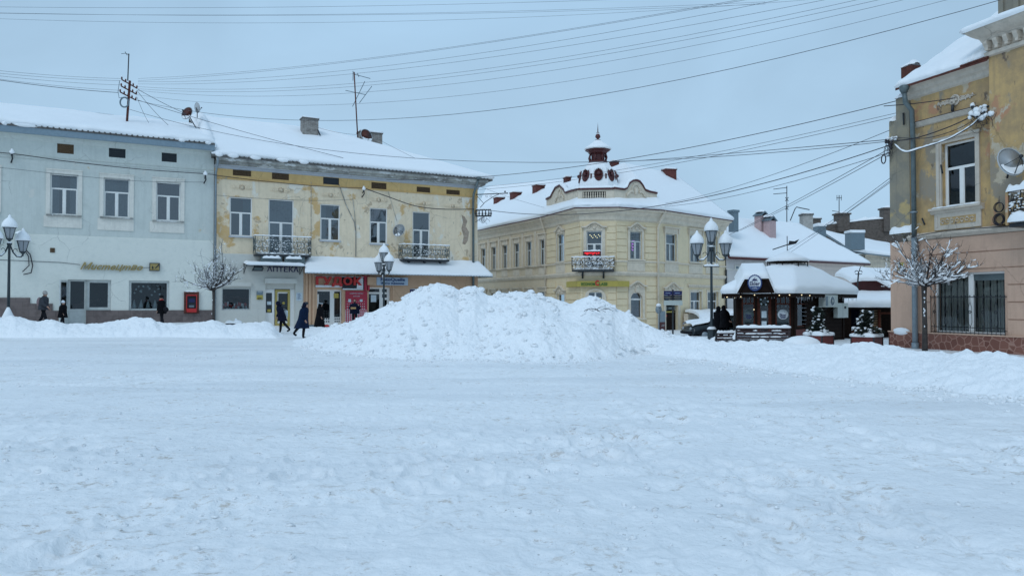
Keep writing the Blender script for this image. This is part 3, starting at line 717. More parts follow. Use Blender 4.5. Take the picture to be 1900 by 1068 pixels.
for i,r in enumerate(v1):
    mb=MB(); mb.box(r[0],.02,r[1],r[2],.06,r[3]); 
    if i!=2:
        for k in range(1,9): x=r[0]+(r[2]-r[0])*k/9; mb.box(x-.015,-.01,r[1]+.03,x+.015,.02,r[3]-.03)
        for k in range(1,4): z=r[1]+(r[3]-r[1])*k/4; mb.box(r[0]+.02,-.005,z-.012,r[2]-.02,.02,z+.012)
    mb.build('attic_vent',M['brown_vent' if i!=2 else 'dark_in'],och)
uE=FA.u(914,338,-.6)
mb=MB(); cornice(mb,0,uR+.05,[(.02,zSo-.06),(.10,zSo-.02),(.14,zSo+.05),(.30,zSo+.10),(.30,zSo+.14)]); mb.build('soffit_moulding',M['grey_soffit'],och)
mb=MB()
prof=[(.30,zSo+.14),(.42,zSo+.2),(.44,zSo+.3),(.56,zSo+.36),(.60,zCt)]
n=len(prof); pts=[]
for (o,z) in prof: pts.append([(0,-o,z),(uR+o*1.0,-o,z),(uR+o*1.0,12.5,z)])
mb.grid(pts,0,False); mb.build('cornice',M['old_cornice'],och)
# peeled-plaster ornaments
for (a,b,c,d) in ((427,343,471,352.5),(500,348,543,357.5),(594,358,633,366.5),(685,367,720,375),(769,374,803,381.5),(824,379,856,386)):
    r=FA.rect(a,b,c,d); cx=(r[0]+r[2])/2; cz=(r[1]+r[3])/2; w=(r[2]-r[0])/2; h=(r[3]-r[1])/2; mb=MB()
    mb.lathe([(h,-.045),(h*.6,.0)],(cx,-.0,cz),10,M=Matrix.Rotation(R(-90),4,'X'))
    for s in (-1,1):
        mb.prism([(cx+s*h*1.1,cz-h*.8),(cx+s*w*.8,cz-h*.6),(cx+s*w,cz),(cx+s*w*.8,cz+h*.6),(cx+s*h*1.1,cz+h*.8)],'y',-.035,.0)
        for k in range(3): mb.ball((cx+s*(h*1.5+k*(w-h*2)/3),-.04,cz),h*.5,0,8,5,sy=.5)
    mb.build('plaster_ornament',M['ochre_plaster'],och)
for i,r in enumerate((w1,w2,w3,w4,w5)):
    window(och,r,v=.07,cur=(('curtain_teal' if i in(0,) else 'curtain' if i!=4 else ''),'right' if i==0 else 'full' if i in(1,3) else 'sides'),sill=(.05 if i in(0,2,3) else None),sillmat='grey_soffit',transom=.60,name='window' if i not in(1,4) else 'balcony_door')
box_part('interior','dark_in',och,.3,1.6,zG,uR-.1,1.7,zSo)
# roof
zR=Z(470,232,6); uRe=FA.u(600,246,6); uh=uE
E=[(-.2,-.62,zCt),(uh,-.62,zCt),(uh,12.6,zCt),(-.2,12.6,zCt)]; Tt=[(-.9,6,zR),(uRe,6,zR),(uRe,6,zR),(-.9,6,zR)]
mb=MB(); roof_slab(mb,E,Tt,.1)
for k in range(70): u=.05+(uh-.2)*k/70; mb.tube([(u,-.66,zCt+.0),(u,-.3,zCt+.13)],.05,5)
mb.prism([(-.4,zCt-.1),(12.4,zCt-.1),(6,zR)],'x',-.2,-.05)
rf=mb.build('roof',M['tile'],och)
mb=MB(); E=[(-.25,-.50,zCt+.08),(uh-.02,-.56,zCt+.05),(uh-.05,12.5,zCt+.05),(-.25,12.5,zCt+.05)]
snow_loft(mb,E,Tt,.30,180,16,.07,ends=(True,True),seed=9,bulge=.12,nscale=.8)
for px,L in ((404,.35),(430,.5),(471,.5),(522,.6),(560,.5)):
    u=FA.u(px,290); mb.ball((u,-.62,zCt+.05),.17,0,10,6,sx=L/.25,sy=.5,sz=.8,jit=.12)
mb.build('snow_cover',M['snow'],rf)
# ground floor
sw1=FA.rect(411,534,464.5,575); dr=FA.rect(492,526,547,610)
g=MB(); wall_holes(g,.0,uM,zG,zA,[sw1,(dr[0],zG,dr[2],dr[3])],-.1,.4); g.add([(0,-.1,zA),(uM,-.1,zA),(uM,.02,zA+.06),(0,.02,zA+.06)],[(0,1,2,3)])
g.add([(0,-.1,zG),(0,.3,zG),(0,.3,zA),(0,-.1,zA)],[(0,3,2,1)])
g.build('pharmacy_wall',M['shop_grey'],och)
w=window(och,sw1,style='P',v=.05,pane='glass_dark',frame='win_old',cur=('',),fw=.07,name='display_window')
mb=MB(); rr=random.Random(5); mm=[M['paper'],M['red'],M['white']]
for k in range(46):
    x=rr.uniform(sw1[0]+.1,sw1[2]-.2); z=sw1[1]+rr.choice([.02,.25]); mb.box(x,.25+rr.random()*.2,z,x+rr.uniform(.06,.16),.5,z+rr.uniform(.1,.28),rr.choice([0,0,1,1,2]))
mb.build('goods',mm,w)
r=FA.rect(407,523,465,531); box_part('shutter_box','shop_grey',och,r[0],-.3,r[1],r[2],-.1,r[3])
r=FA.rect(490,517,549,526); box_part('shutter_box','shop_grey',och,r[0],-.34,r[1],r[2],-.1,r[3]); 
mb=MB(); r2=FA.rect(492,526,547,536)
for k in range(6): z=r2[1]+(r2[3]-r2[1])*k/6; mb.box(r2[0],.0,z+.005,r2[2],.04,z+(r2[3]-r2[1])/6)
mb.build('roller_shutter',M['shop_grey'],och)
def shopdoor(root,rc,lay,v=.12,frame='win_white',fw=.1,name='door',mid=None,dots=False,pane='glass_dark'):
    """lay: list of (u0,u1,zb,zt) glass openings in a solid leaf"""
    a,b,c,d=rc; mb=MB(); wall_holes(mb,a,c,b,d,lay,v,.06); o=mb.build(name,M[frame],root)
    for (p,q,s,t) in lay:
        m2=MB(); m2.add([(p,v+.03,q),(s,v+.03,q),(s,v+.03,t),(p,v+.03,t)],[(0,1,2,3)]); m2.build('pane',M[pane],o)
    return o
da=FA.rect(494,543,505.5,580); db=FA.rect(517,544,536.5,580.5)
shopdoor(och,(dr[0],zG,FA.u(510,560),r2[1]),[da],name='side_light')
o=shopdoor(och,(FA.u(511,560),zG,FA.u(538.5,560),r2[1]-.05),[db],name='door')
mb=MB(); a,c=FA.u(511,560),FA.u(538.5,560); t=r2[1]-.05
mb.box(a,.06,zG,a+.14,.118,t); mb.box(c-.14,.06,zG,c,.118,t); mb.box(a+.14,.06,t-.14,c-.14,.118,t); mb.box(a+.14,.06,.15,c-.14,.118,.3); mb.build('frame',M['yellow_frame'],o)
box_part('door_post','win_white',och,FA.u(538.5,560)+.01,.1,zG,dr[2],.16,r2[1])
for (rc,mt) in ((FA.rect(496,559,504,565),'paper'),(FA.rect(496.5,573.5,503,578.5),'yellow')):
    box_part('notice',mt,och,rc[0],.10,rc[1],rc[2],.114,rc[3])
rc=FA.rect(524.5,559,529.5,565); mb=MB(); mb.lathe([((rc[2]-rc[0])/2,0),((rc[2]-rc[0])/2,.01)],((rc[0]+rc[2])/2,.11,(rc[1]+rc[3])/2),12,M=Matrix.Rotation(R(90),4,'X')); mb.build('sticker',M['yellow'],och)
rc=FA.rect(475.5,540,487,547); sgn=facade_thing(FA,'notice_plate','small dark and yellow notice plate on the grey pharmacy wall','sign',(rc[0]+rc[2])/2,rc[1],-.14)
hw=(rc[2]-rc[0])/2; mb=MB(); mb.box(-hw,-.01,0,hw,.03,rc[3]-rc[1]); mb.build('upper_plate',M['grey_metal'],sgn)
rc=FA.rect(475.5,547,487,555.5); mb=MB(); mb.box(-hw,-.01,-(rc[3]-rc[1]),hw,.03,-.01); mb.build('lower_plate',M['yellow'],sgn)
for q in range(2): 
    tt=text_fit('ОБМІН' if q==0 else 'ВАЛЮТ',hw*1.4,.12,.01); tt.build('lettering',M['dark_in' if q else 'paper'],sgn).location=(0,-.02,-.22+q*.0 if q else .2)
rc=FA.rect(549,543,559.5,557.5); sgn=facade_thing(FA,'hours_plate','white opening-hours plate beside the pharmacy door','sign',(rc[0]+rc[2])/2,(rc[1]+rc[3])/2,-.13)
hw,hh=(rc[2]-rc[0])/2,(rc[3]-rc[1])/2; mb=MB(); mb.box(-hw,-.01,-hh,hw,.02,hh); mb.build('plate',M['paper'],sgn)
mb=MB()
for k in range(6): mb.box(-hw*.6,-.02,hh*(.7-.26*k),hw*(.3+.3*((k*7)%3)/2),-.012,hh*(.78-.26*k))
mb.build('text_lines',M['signblue'],sgn)
rc=FA.rect(491,495,549,505); sgn=facade_thing(FA,'pharmacy_sign','dark violet block letters reading АПТЕКА under the thin snowy canopy','sign',(rc[0]+rc[2])/2,(rc[1]+rc[3])/2,-.75)
text_fit('АПТЕКА',rc[2]-rc[0],rc[3]-rc[1],.07,bold=.02,spacing=1.05).build('lettering',M['purple'],sgn)
mb=MB(); mb.box(-(rc[2]-rc[0])/2,.04,.1,(rc[2]-rc[0])/2,.07,.14); mb.build('rail',M['dark_metal'],sgn)
rc=FA.rect(463,494,485,503.5); sgn=facade_thing(FA,'lightbox_sign','dark green parallelogram light box left of the pharmacy letters','sign',(rc[0]+rc[2])/2,(rc[1]+rc[3])/2,-.75)
hw,hh=(rc[2]-rc[0])/2,(rc[3]-rc[1])/2; mb=MB(); mb.prism([(-hw,-hh),(hw*.8,-hh),(hw,hh*.3),(hw*.7,hh),(-hw*.6,hh)],'y',-.05,.05); mb.build('case',M['dark_metal'],sgn)
mb=MB(); mb.prism([(-hw*.7,-hh*.6),(hw*.6,-hh*.6),(hw*.8,hh*.2),(hw*.6,hh*.3),(-hw*.5,hh*.3)],'y',-.07,-.052); mb.build('face',M['pipe'],sgn)
# thin canopy over the pharmacy
r=FA.rect(455,490,566,497,-1.1); zc=Z(510,492.3,-1.1); ua,ub=FA.u(456,490,-1.1),FA.u(566,495,-1.1)
mb=MB(); mb.add([(ua,-1.1,zc),(ub,-1.1,zc),(ub,-.1,zc+.12),(ua,-.1,zc+.12)],[(0,1,2,3)]); mb.box(ua,-1.12,zc-.06,ub,-1.08,zc+.02)
for x in (ua+.05,ub-.1): mb.tube([(x,-1.1,zc),(x,-.12,zc-.5),(x,-.12,zc+.1)],.02,5)
cn=mb.build('canopy',M['dark_metal'],och)
mb=MB(); snow_loft(mb,[(ua,-1.12,zc+.02),(ub,-1.12,zc+.02)],[(ua,-.12,zc+.15),(ub,-.12,zc+.15)],.16,40,5,.05,seed=12,nscale=2); mb.build('snow_cover',M['snow'],cn)
# corrugated awning along the peach shops, wraps the corner
za=Z(700,482.5); zf=Z(700,509,-1.5); ua,ub=FA.u(566,490,-1.5),FA.u(915,518,-1.5)
E=[(ua,-1.5,zf),(ub,-1.5,zf),(ub,6,zf)]; Tt=[(FA.u(566,478),-.02,za),(uR+.1,-.02,za),(uR+.1,6,za)]
mb=MB()
for k in range(int((ub-ua)/.11)): 
    x=ua+k*.11; w=k*.11/(ub-ua); X2=Tt[0][0]+(Tt[1][0]-Tt[0][0])*w; o=.03*(k%2)
    x2=x+.11; X3=Tt[0][0]+(Tt[1][0]-Tt[0][0])*(k*.11+.11)/(ub-ua); o2=.03*((k+1)%2)
    mb.add([(x,-1.55,zf-.03+o),(x2,-1.55,zf-.03+o2),(X3,0,za+o2-.02),(X2,0,za+o-.02)],[(0,1,2,3)])
roof_slab(mb,E[1:],Tt[1:],.04); 
mb.add([E[0],Tt[0],(Tt[0][0],0,zf-.02)],[(0,1,2)])
aw=mb.build('awning',M['galv'],och)
mb=MB(); snow_loft(mb,[(ua,-1.47,zf+.02),(ub-.03,-1.47,zf+.02),(ub-.05,6,zf+.02)],Tt,.15,150,8,.05,seed=15,nscale=1.5,bulge=.04); mb.build('snow_cover',M['snow'],aw)
# peach ground floor
dg=FA.rect(588,537,634,608); dp=FA.rect(683.5,533,724,606)
g=MB(); zp=za-.02; wall_holes(g,uM,uR,zG,zA,[(dg[0],zG,dg[2],dg[3]),(dp[0],zG,dp[2],dp[3])],-.06,.36)
g.add([(uR,-.06,zG),(uR,.0,zG),(uR,.0,zA),(uR,-.06,zA)],[(0,1,2,3)])
for px in (566,572,579,727):
    u=FA.u(px,560); g.box(u,-.14,zG,u+.13,-.055,zf+.1)
g.build('peach_wall',M['shop_peach'],och)
box_part('plinth','grey_metal',och,uM+.14,-.16,zG,dg[0]-.02,-.062,.2)
ga=FA.rect(592.5,544.5,613,590); gb=FA.rect(621,541.5,632,588)
o=shopdoor(och,(dg[0],zG,dg[2],dg[3]),[(ga),(gb),(ga[0]-.1,dg[3]-.3,ga[2],dg[3]-.12),(gb[0],dg[3]-.3,gb[2],dg[3]-.12)],name='door')
mb=MB(); 
for (x0,x1) in ((ga[0],ga[2]),(gb[0],gb[2])):
    n=max(3,int((x1-x0)/.14))
    for i in range(n):
        for j in range(5): x=x0+(x1-x0)*(i+.2)/n; z=.35+j*.17; mb.box(x,.1,z,x+.08,.117,z+.08)
mb.build('square_print',M['dark_in'],o)
rc=FA.rect(620,544,629,550); mb=MB(); mb.box(rc[0],.1,rc[1]-.1,rc[2],.115,rc[3]); mb.build('sticker',M['yellow'],o)
fa_=FA.rect(684.5,545,705,603); fb=FA.rect(710,545.5,719,552); fc=FA.rect(712,556,719,600)
o=shopdoor(och,(dp[0],zG,dp[2],dp[3]),[(fa_[0],.3,fa_[2],fa_[3]),(fb),(fc[0],.3,fc[2],fc[3]),(fa_[0],dp[3]-.32,fa_[2],dp[3]-.1),(fb[0],dp[3]-.32,fb[2],dp[3]-.1)],name='door',pane='glass_dark')
rc=FA.rect(689,547,699,560); box_part('notice','paper',o,rc[0],.1,rc[1],rc[2],.115,rc[3])
# red shop lettering
rc=FA.rect(586,513,671,531.5,-.3); sgn=facade_thing(FA,'shop_sign','fat red letters reading ГУДОК over the peach shop door','sign',(rc[0]+rc[2])/2,(rc[1]+rc[3])/2,-.34)
text_fit('ГУДОК',rc[2]-rc[0],rc[3]-rc[1],.14,bold=.045,spacing=1.12).build('lettering',M['red'],sgn)
hw=(rc[2]-rc[0])/2; hh=(rc[3]-rc[1])/2
mb=MB(); mb.box(-hw,.1,-hh*1.15,hw*.15,.2,-hh*.75); mb.box(-hw*1.02,.1,hh*.95,hw*1.2,.2,hh*1.1); mb.build('backing_rail',M['white'],sgn)
mb=MB(); x=hw*1.12; mb.box(x,.0,-hh*1.75,x+.16,.2,hh*1.25); mb.box(x-.12,-.02,hh*1.05,x+.06,.22,hh*1.25); mb.box(x+.24,.0,-hh*1.75,x+.36,.2,hh*1.3); mb.build('red_border',M['red2'],sgn)
mb=MB(); mb.box(hw*.17,.12,-hh*1.5,hw*1.1,.22,hh*.9); mb.build('lightbox',M['dark_in'],sgn)
mb=MB(); mb.box(hw*.8,.09,-hh*1.3,hw*1.08,.118,hh*.8); mb.box(hw*.17,.09,-hh*1.6,hw*1.08,.118,-hh*1.35); mb.build('light_panel',M['white'],sgn)
rc=FA.rect(640,539.5,680.5,609); hw,hh=(rc[2]-rc[0])/2,(rc[3]-rc[1])/2
sgn=facade_thing(FA,'poster','tall red poster fading into white squares between two shop doors','poster',(rc[0]+rc[2])/2,(rc[1]+rc[3])/2,-.1)
mb=MB(); mb.box(-hw,-.02,-hh*.02,hw,.03,hh); mb.build('upper_sheet',M['red2'],sgn)
mb=MB(); mb.box(-hw,-.02,-hh,hw,.03,-hh*.02); mb.build('dotted_sheet',M['dots'],sgn)
mb=MB()
for i in range(10):
    for j in range(4):
        s=.03+.012*(3-j); mb.box(-hw+.1+i*(hw*2-.2)/10,-.03,.02+j*.17,-hw+.1+i*(hw*2-.2)/10+s,-.021,.02+j*.17+s)
mb.box(-hw*.75,-.03,hh*.4,-hw*.5,-.021,hh*.56); mb.box(hw*.3,-.03,hh*.42,hw*.55,-.021,hh*.55)
mb.build('white_squares',M['paper'],sgn)
text_fit('БЕЗКОШТОВНО В ПОДАРУНОК',hw*1.2,.09,.008).build('lettering',M['paper'],sgn).location=(0,-.026,hh*.86)
text_fit('АКСЕСУАРИ',hw*.6,.08,.008).build('lettering',M['paper'],sgn).location=(0,-.026,hh*.72)
rc=FA.rect(699,514.5,757,529,-.5); hw,hh=(rc[2]-rc[0])/2,(rc[3]-rc[1])/2
sgn=facade_thing(FA,'shop_sign','pale blue board with blue photo shop lettering in two lines behind the middle lamp','sign',(rc[0]+rc[2])/2,(rc[1]+rc[3])/2,-.5)
mb=MB(); mb.box(-hw,0,-hh,hw,.1,hh); mb.build('board',M['paleblue'],sgn)
text_fit('FotoQuelle',hw*1.55,hh*.95,.02,bold=.02).build('lettering',M['signblue'],sgn).location=(hw*.02,-.02,hh*.38)
text_fit('Фото Квелле',hw*1.5,hh*.62,.02,bold=.02).build('lettering',M['signblue'],sgn).location=(0,-.02,-hh*.5)
mb=MB(); mb.box(-hw-.62,.0,-hh,-hw-.02,.1,hh); mb.build('side_panel',M['shop_peach'],sgn)
rc=FA.rect(760,535,778,552); sgn=facade_thing(FA,'wall_sign','blue sign plate peeping over the snow heap on the peach wall','sign',(rc[0]+rc[2])/2,rc[3],-.1); hw=(rc[2]-rc[0])/2
mb=MB(); mb.box(-hw,0,-(rc[3]-rc[1]),hw,.04,-.06); mb.build('plate',M['dkblue'],sgn); snow_strip([(-hw,.0,-.06),(hw,.0,-.06)],.06,.05,sgn)
# balconies
for (a,b,c,d,pr,sn,sg_) in ((474,577,437,472,.75,110,4),(747,834,452.5,481,.75,80,5)):
    ur=(FA.u(a,450,-pr),FA.u(b,450,-pr)); zt=Z((a+b)/2,(c+ (3 if a<500 else 3)),-pr); zb=Z((a+b)/2,d,-pr)
    balcony(och,ur[0],ur[1],zb,zt-zb,pr,sn,segs=sg_,corbels=2 if a<500 else 3,iron='pipe')
ur=(FA.u(484,480,-.7),FA.u(566,480,-.7)); z0=Z(524,489,-.7); z1=Z(524,476,-.7)
mb=MB(); m_=(ur[0]+ur[1])/2
for (a,b) in ((ur[0],m_-.08),(m_+.08,ur[1])): mb.box(a,-.7,z0,b,-.66,z1)
pn=mb.build('balcony_board',M['pipe'],och); mb=MB()
for (a,b) in ((ur[0]+.1,m_-.15),(m_+.15,ur[1]-.2)): snow_ridge(mb,[(a,-.69,z1-.12),(b,-.69,z1-.12)],.1,.2)
mb.build('snow_cover',M['snow'],pn)
# pipes and cables on the facade
z0=zCt-.1
pipe(och,[(.1,-.55,zCt+.0),(.12,-.5,zCt-.4),(.05,-.2,zCt-1.0),(.05,-.2,0)],.07)
u=FA.u(880,430,-.2); mb=MB(); mb.lathe([(.16,0),(.2,.12),(.1,.2)],(u+.12,-.62,zCt-.1),10); mb.tube([(u+.12,-.62,zCt-.05),(u-.1,-.3,zSo-.5),(u-.08,-.18,zSo-1.1),(u-.05,-.18,0)],.09,8); mb.build('downpipe',M['pipe'],och)
r=FA.rect(641,345,660,476); u=(r[0]+r[2])/2
mb=MB(); mb.tube([(FA.u(629,345),-.05,Z(629,343)),(FA.u(641,378),-.04,Z(641,378)),(FA.u(657,412),-.03,Z(657,412)),(FA.u(660,430),-.03,Z(660,430)),(FA.u(660,476),-.03,Z(660,476))],.028,5)
mb.tube([(FA.u(654,368),-.05,Z(654,368)),(FA.u(658,400),-.04,Z(658,400)),(FA.u(660,430),-.03,Z(660,430))],.02,5)
mb.tube([(FA.u(577,338),-.04,Z(577,338)),(FA.u(577,474),-.04,Z(577,474))],.015,4)
mb.tube([(FA.u(719,352),-.04,Z(719,352)),(FA.u(736,410),-.04,Z(736,410))],.015,4); mb.build('wall_cable',M['old_cornice'],och)
# fallen-plaster brick scar near the corner
mb=MB(); pts=[(856,398),(862,402),(867,410),(864,420),(870,430),(868,446),(863,454),(858,452),(860,438),(856,424),(859,412)]
poly=[(FA.u(x,y),Z(x,y)) for x,y in pts]; mb.prism(poly,'y',-.012,.0); mb.build('bare_brick_patch',M['bare_brick'],och)
# chimneys on the ochre roof
def on_roof(px,py,v): u,z=FA.uz(px,py,v); return FA.w(u,v,z)
p=on_roof(572,252,4.6); chimney(None,(FA.u(574,250,4.6),4.6,zR-1.0),1.1,.75,Z(574,223,4.6)-zR+1.0,'old_brick',cap='tile',snow=.05,root=rf)
uc=FA.u(689,265,6.2); cb=chimney(None,(uc,6.6,zR-2.6),1.75,.8,Z(689,247,6.2)-zR+2.6,'old_brick',cap='tile',snow=.1,root=rf)
# lean pipe by the first chimney
mb=MB(); mb.tube([FA.w(FA.u(587,235,4.4),4.4,Z(587,235,4.4)),FA.w(FA.u(594,251,4.0),4.0,Z(594,251,4.0))],.05,6)
tag(mb.build('stove_pipe',M['dark_metal']),'thin leaning dark flue pipe beside the grey roof chimney','flue pipe')
P=FA.w(FA.u(680,252,5.6),5.6,Z(680,252,5.6)); dish('satellite_dish','rusty satellite dish holding snow in front of the brick chimney',tuple(P),.52,28+20,12,'rust','dish',snow=1.15,stand=(0,.2,-.5))
P=FA.w(FA.u(740,427,-.5),-.5,Z(740,427,-.5)); dish('satellite_dish','pale round satellite dish on the yellow wall between two windows',tuple(P),.44,28-50,18,'dish','dish',snow=.5,stand=(.1,.45,-.2))
P=FA.w(FA.u(347,212,3),3,Z(347,210,3)); dish('satellite_dish','rusty brown satellite dish on the snowy verge between the two houses',tuple(P),.42,28-48,15,'rust','dish',snow=1.0,stand=(.55,.2,-.95))
P=FA.w(FA.u(366,200,3.4),3.4,Z(366,200,3.4)); dish('satellite_dish','small grey satellite dish seen from behind above the rusty dish',tuple(P),.33,140,10,'dish','dish',stand=(-.2,.1,-.7))
# verge drift between roofs
mb=MB(); a=(FA.u(392,270,-.3),-.3,Z(392,272,-.3)-.1); b=(FA.u(370,207,5.5),5.5,Z(372,212,5.5))
snow_ridge(mb,[a,tuple((Vector(a)+Vector(b))/2),b],.32,.34,.3); mb.build('snow_cover',M['snow'],rf)
# ================================================================ CREAM CORNER BUILDING
c12=Vector((2.74,59.1,0)); c23=Vector((4.84,53.4,0)); c34=Vector((7.33,53.1,0)); c45=Vector((10.55,54.7,0)); c56=Vector((17.4,61.5,0))
def frp(a,b): d=b-a; f=Fr(a.x,a.y,math.degrees(math.atan2(d.y,d.x))); f.L=d.length; return f
W1=Fr(c12.x,c12.y,-63); W1.L=0
P2=frp(c12,c23); P3=frp(c23,c34); P4=frp(c34,c45); W2=frp(c45,c56)
cr_=thing('corner_building','cream stuccoed corner building with a dark red roof turret and scrolled parapet','building',tuple(c34))
placed=set()
def settle(root,fr):
    for k in kids(root):
        if k.name in placed: continue
        placed.add(k.name); d=fr.o-root.location; k.location=d; k.rotation_euler=(0,0,fr.a)
zE=8.35; zB=-1.0
def lintel(mb,r,w=.18,h=.3,out=.1,m=0):
    mb.box(r[0]-w,-out*.5,r[3]+.1,r[2]+w,0,r[3]+h,m); mb.box(r[0]-w-.08,-out-.06,r[3]+h,r[2]+w+.08,0,r[3]+h+.08,m)
    for x in (r[0]-w+.04,r[2]+w-.14): mb.box(x,-out*1.1,r[3]+.02,x+.1,0,r[3]+h-.005,m)
def surround(mb,r,w=.14,out=.05,m=0):
    mb.box(r[0]-w,-out,r[1],r[0]-.002,.02,r[3]+w,m); mb.box(r[2]+.002,-out,r[1],r[2]+w,.02,r[3]+w,m); mb.box(r[0]-.002,-out,r[3]+.002,r[2]+.002,.02,r[3]+w,m)
    mb.box(r[0]-w-.06,-out-.09,r[1]-.1,r[2]+w+.06,.02,r[1],m)
def pediment(mb,r,w=.3,h=.5,m=0):
    """curved rococo hood with a fan ornament below it"""
    a,c,z=r[0]-w,r[2]+w,r[3]+.12; cx=(a+c)/2; W=(c-a)/2
    def pr(t): 
        k=abs(t); return h*(.22 if k>.78 else .22+.78*(.5+.5*math.cos(PI*k/.78)))
    xs=[-1+2*i/16 for i in range(17)]
    top=[(cx+W*t,z+pr(t)+.1) for t in xs]; bot=[(cx+W*t,z+pr(t)) for t in xs]
    vs=[(x,-.2,q) for x,q in bot]+[(x,-.2,q) for x,q in top]+[(x,0,q) for x,q in top]+[(x,0,q) for x,q in bot]
    n=17; fs=[]
    for i in range(n-1):
        fs+=[(i,i+1,n+i+1,n+i),(n+i,n+i+1,2*n+i+1,2*n+i),(3*n+i+1,3*n+i,i,i+1)]
    fs+=[(0,n,2*n,3*n),(n-1,4*n-1,3*n-1,2*n-1)]
    mb.add(vs,fs,m)
    mb.prism([(cx-W*.8,z-.1)]+[(cx+W*t,z+pr(t)) for t in xs if abs(t)<=.8]+[(cx+W*.8,z-.1)],'y',-.06,0,m)
    for k in range(7):
        a2=PI*(k+.5)/7; mb.ball((cx+math.cos(a2)*W*.45,-.08,z+.02+math.sin(a2)*h*.5),.07,m,6,4,sx=.8,sy=.7,sz=1.3)
    mb.ball((cx,-.1,z+.08),.11,m,7,5)
def rust(mb,u0,u1,z0,z1,step,holes,m=0,out=.05):
    """banded rustication: raised courses with grooves"""
    z=z0
    while z<z1-.05:
        t=min(z+step-.045,z1); segs=[(u0,u1)]
        for h in holes:
            if h[1]<t and h[3]>z:
                ns=[]
                for (p,q) in segs:
                    if h[2]<=p or h[0]>=q: ns.append((p,q))
                    else:
                        if h[0]>p: ns.append((p,h[0]))
                        if h[2]<q: ns.append((h[2],q))
                segs=ns
        for (p,q) in segs:
            if q-p>.05: mb.box(p,-out,z,q,.0,t,m)
        z+=step
def big(r,w,h): return (r[0]-w,r[1]-.1,r[2]+w,r[3]+h)
def faceparts(fr,u0,u1,holes,mat='cream',rustic=None,side=False):
    mb=MB(); wall_holes(mb,u0,u1,zB,zE-.1,holes,0,.3); mb.build('wall',M[mat],cr_)
    if rustic:
        mb=MB(); rust(mb,u0+.02,u1-.02,rustic[0],rustic[1],.47,rustic[2]); mb.build('rustication',M['cream'],cr_)
# -- left wing
px=[(892.8,462,901.4,501),(912,459,920.6,500),(932.4,455.8,941.5,499),(953.9,450.8,963.6,496.7),(976.7,447,986.6,493.3),(1001.6,441.7,1012.3,490)]
wl=[W1.rect(*p) for p in px]; z1=sum(r[1] for r in wl)/6; z2=sum(r[3] for r in wl)/6
wl=[(r[0],z1,r[2],z2) for r in wl]; dx=wl[1][0]-wl[0][0]; wl=[(wl[0][0]-dx*k,z1,wl[0][2]-dx*k,z2) for k in (2,1)]+wl
gl=[]
zb=W1.z(1000,492.5); zb2=W1.z(1000,512)
for r in wl: gl.append((r[0],.6,r[2],W1.z(1000,541)))
faceparts(W1,-22,0,wl+gl,'cream_wing')
mb=MB()
for r in wl: surround(mb,r,.13); lintel(mb,r,.2,.42,.12); mb.box(r[0]-.13,-.04,r[1]-.75,r[2]+.13,0,r[1]-.15)
for r in gl: lintel(mb,r,.3,.3,.12); surround(mb,r,.12)
for a,b in zip(wl[:-1],wl[1:]): x=(a[2]+b[0])/2; mb.box(x-.12,-.06,z1-.1,x+.12,0,z2+.75)
cornice(mb,-22,0,[(0,z1-.12),(.14,z1-.1),(.14,z1),(0,z1+.03)]); cornice(mb,-22,0,[(0,zb2-.25),(.1,zb2-.2),(.18,zb2-.05),(.18,zb2+.03),(0,zb2+.1)])
cornice(mb,-22,0,[(0,z2+.8),(.08,z2+.84),(.1,z2+.92),(0,z2+.96)])
cornice(mb,-22,.0,[(0,zE-.95),(.1,zE-.85),(.12,zE-.6),(.3,zE-.45),(.34,zE-.3),(.55,zE-.22),(.6,zE-.05),(.0,zE)])
mb.build('mouldings',M['cream_trim'],cr_)
for r in wl: window(cr_,r,v=.12,frame='win_old',cur=('curtain','sides'))
for r in gl: window(cr_,r,v=.12,frame='win_old',cur=('',))
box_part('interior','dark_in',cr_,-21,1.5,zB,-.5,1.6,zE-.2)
pipe(cr_,[(.05,-.62,zE-.1),(.0,-.5,zE-.35),(-.12,-.1,zE-1.35),(-.12,-.1,-.5)],.06,'cream_trim')
settle(cr_,W1)
# -- face 2
r=P2.rect(1034.3,434.3,1046.9,485.4); g=P2.rect(1034,545,1048,590)
faceparts(P2,0,P2.L,[r,g],'cream',(-.5,zE-1.1,[(big(r,.25,.75)),big(g,.25,.9),(0,zb2-.3,99,zb2+.35),(0,r[1]-1.05,99,r[1]-.05)]))
mb=MB(); surround(mb,r,.16); pediment(mb,r,.3,.42); mb.box(r[0]-.2,-.05,r[1]-.85,r[2]+.2,0,r[1]-.15); surround(mb,g,.18); pediment(mb,g,.35,.4)
P=P2; K=[(0,zE-.95),(.1,zE-.85),(.12,zE-.6),(.3,zE-.45),(.34,zE-.3),(.55,zE-.22),(.6,zE-.05),(.0,zE)]
KB=[(0,zb2-.25),(.1,zb2-.2),(.18,zb2-.05),(.18,zb2+.03),(0,zb2+.1)]; KW=[(0,z1-.14),(.1,z1-.1),(.1,z1-.02),(0,z1+.02)]
def corn(mb,fr,ext0,ext1):
    for pf in (K,KB,KW):
        n=len(pf); vs=[]
        for s in (0,1):
            for (o,z) in pf: vs.append(((0-ext0*o) if s==0 else (fr.L+ext1*o),-o,z))
            vs.append(((0 if s==0 else fr.L),.03,pf[-1][1])); vs.append(((0 if s==0 else fr.L),.03,pf[0][1]))
        k=n+2; mb.add(vs,[(i,(i+1)%k,(i+1)%k+k,i+k)[::-1] for i in range(k)]+[tuple(range(k)),tuple(range(2*k-1,k-1,-1))],0)
corn(mb,P2,-.05,.61); mb.build('mouldings',M['cream_trim'],cr_)
window(cr_,r,v=.1,frame='win_old',cur=('curtain','sides')); window(cr_,g,v=.12,frame='win_white',cur=('',))
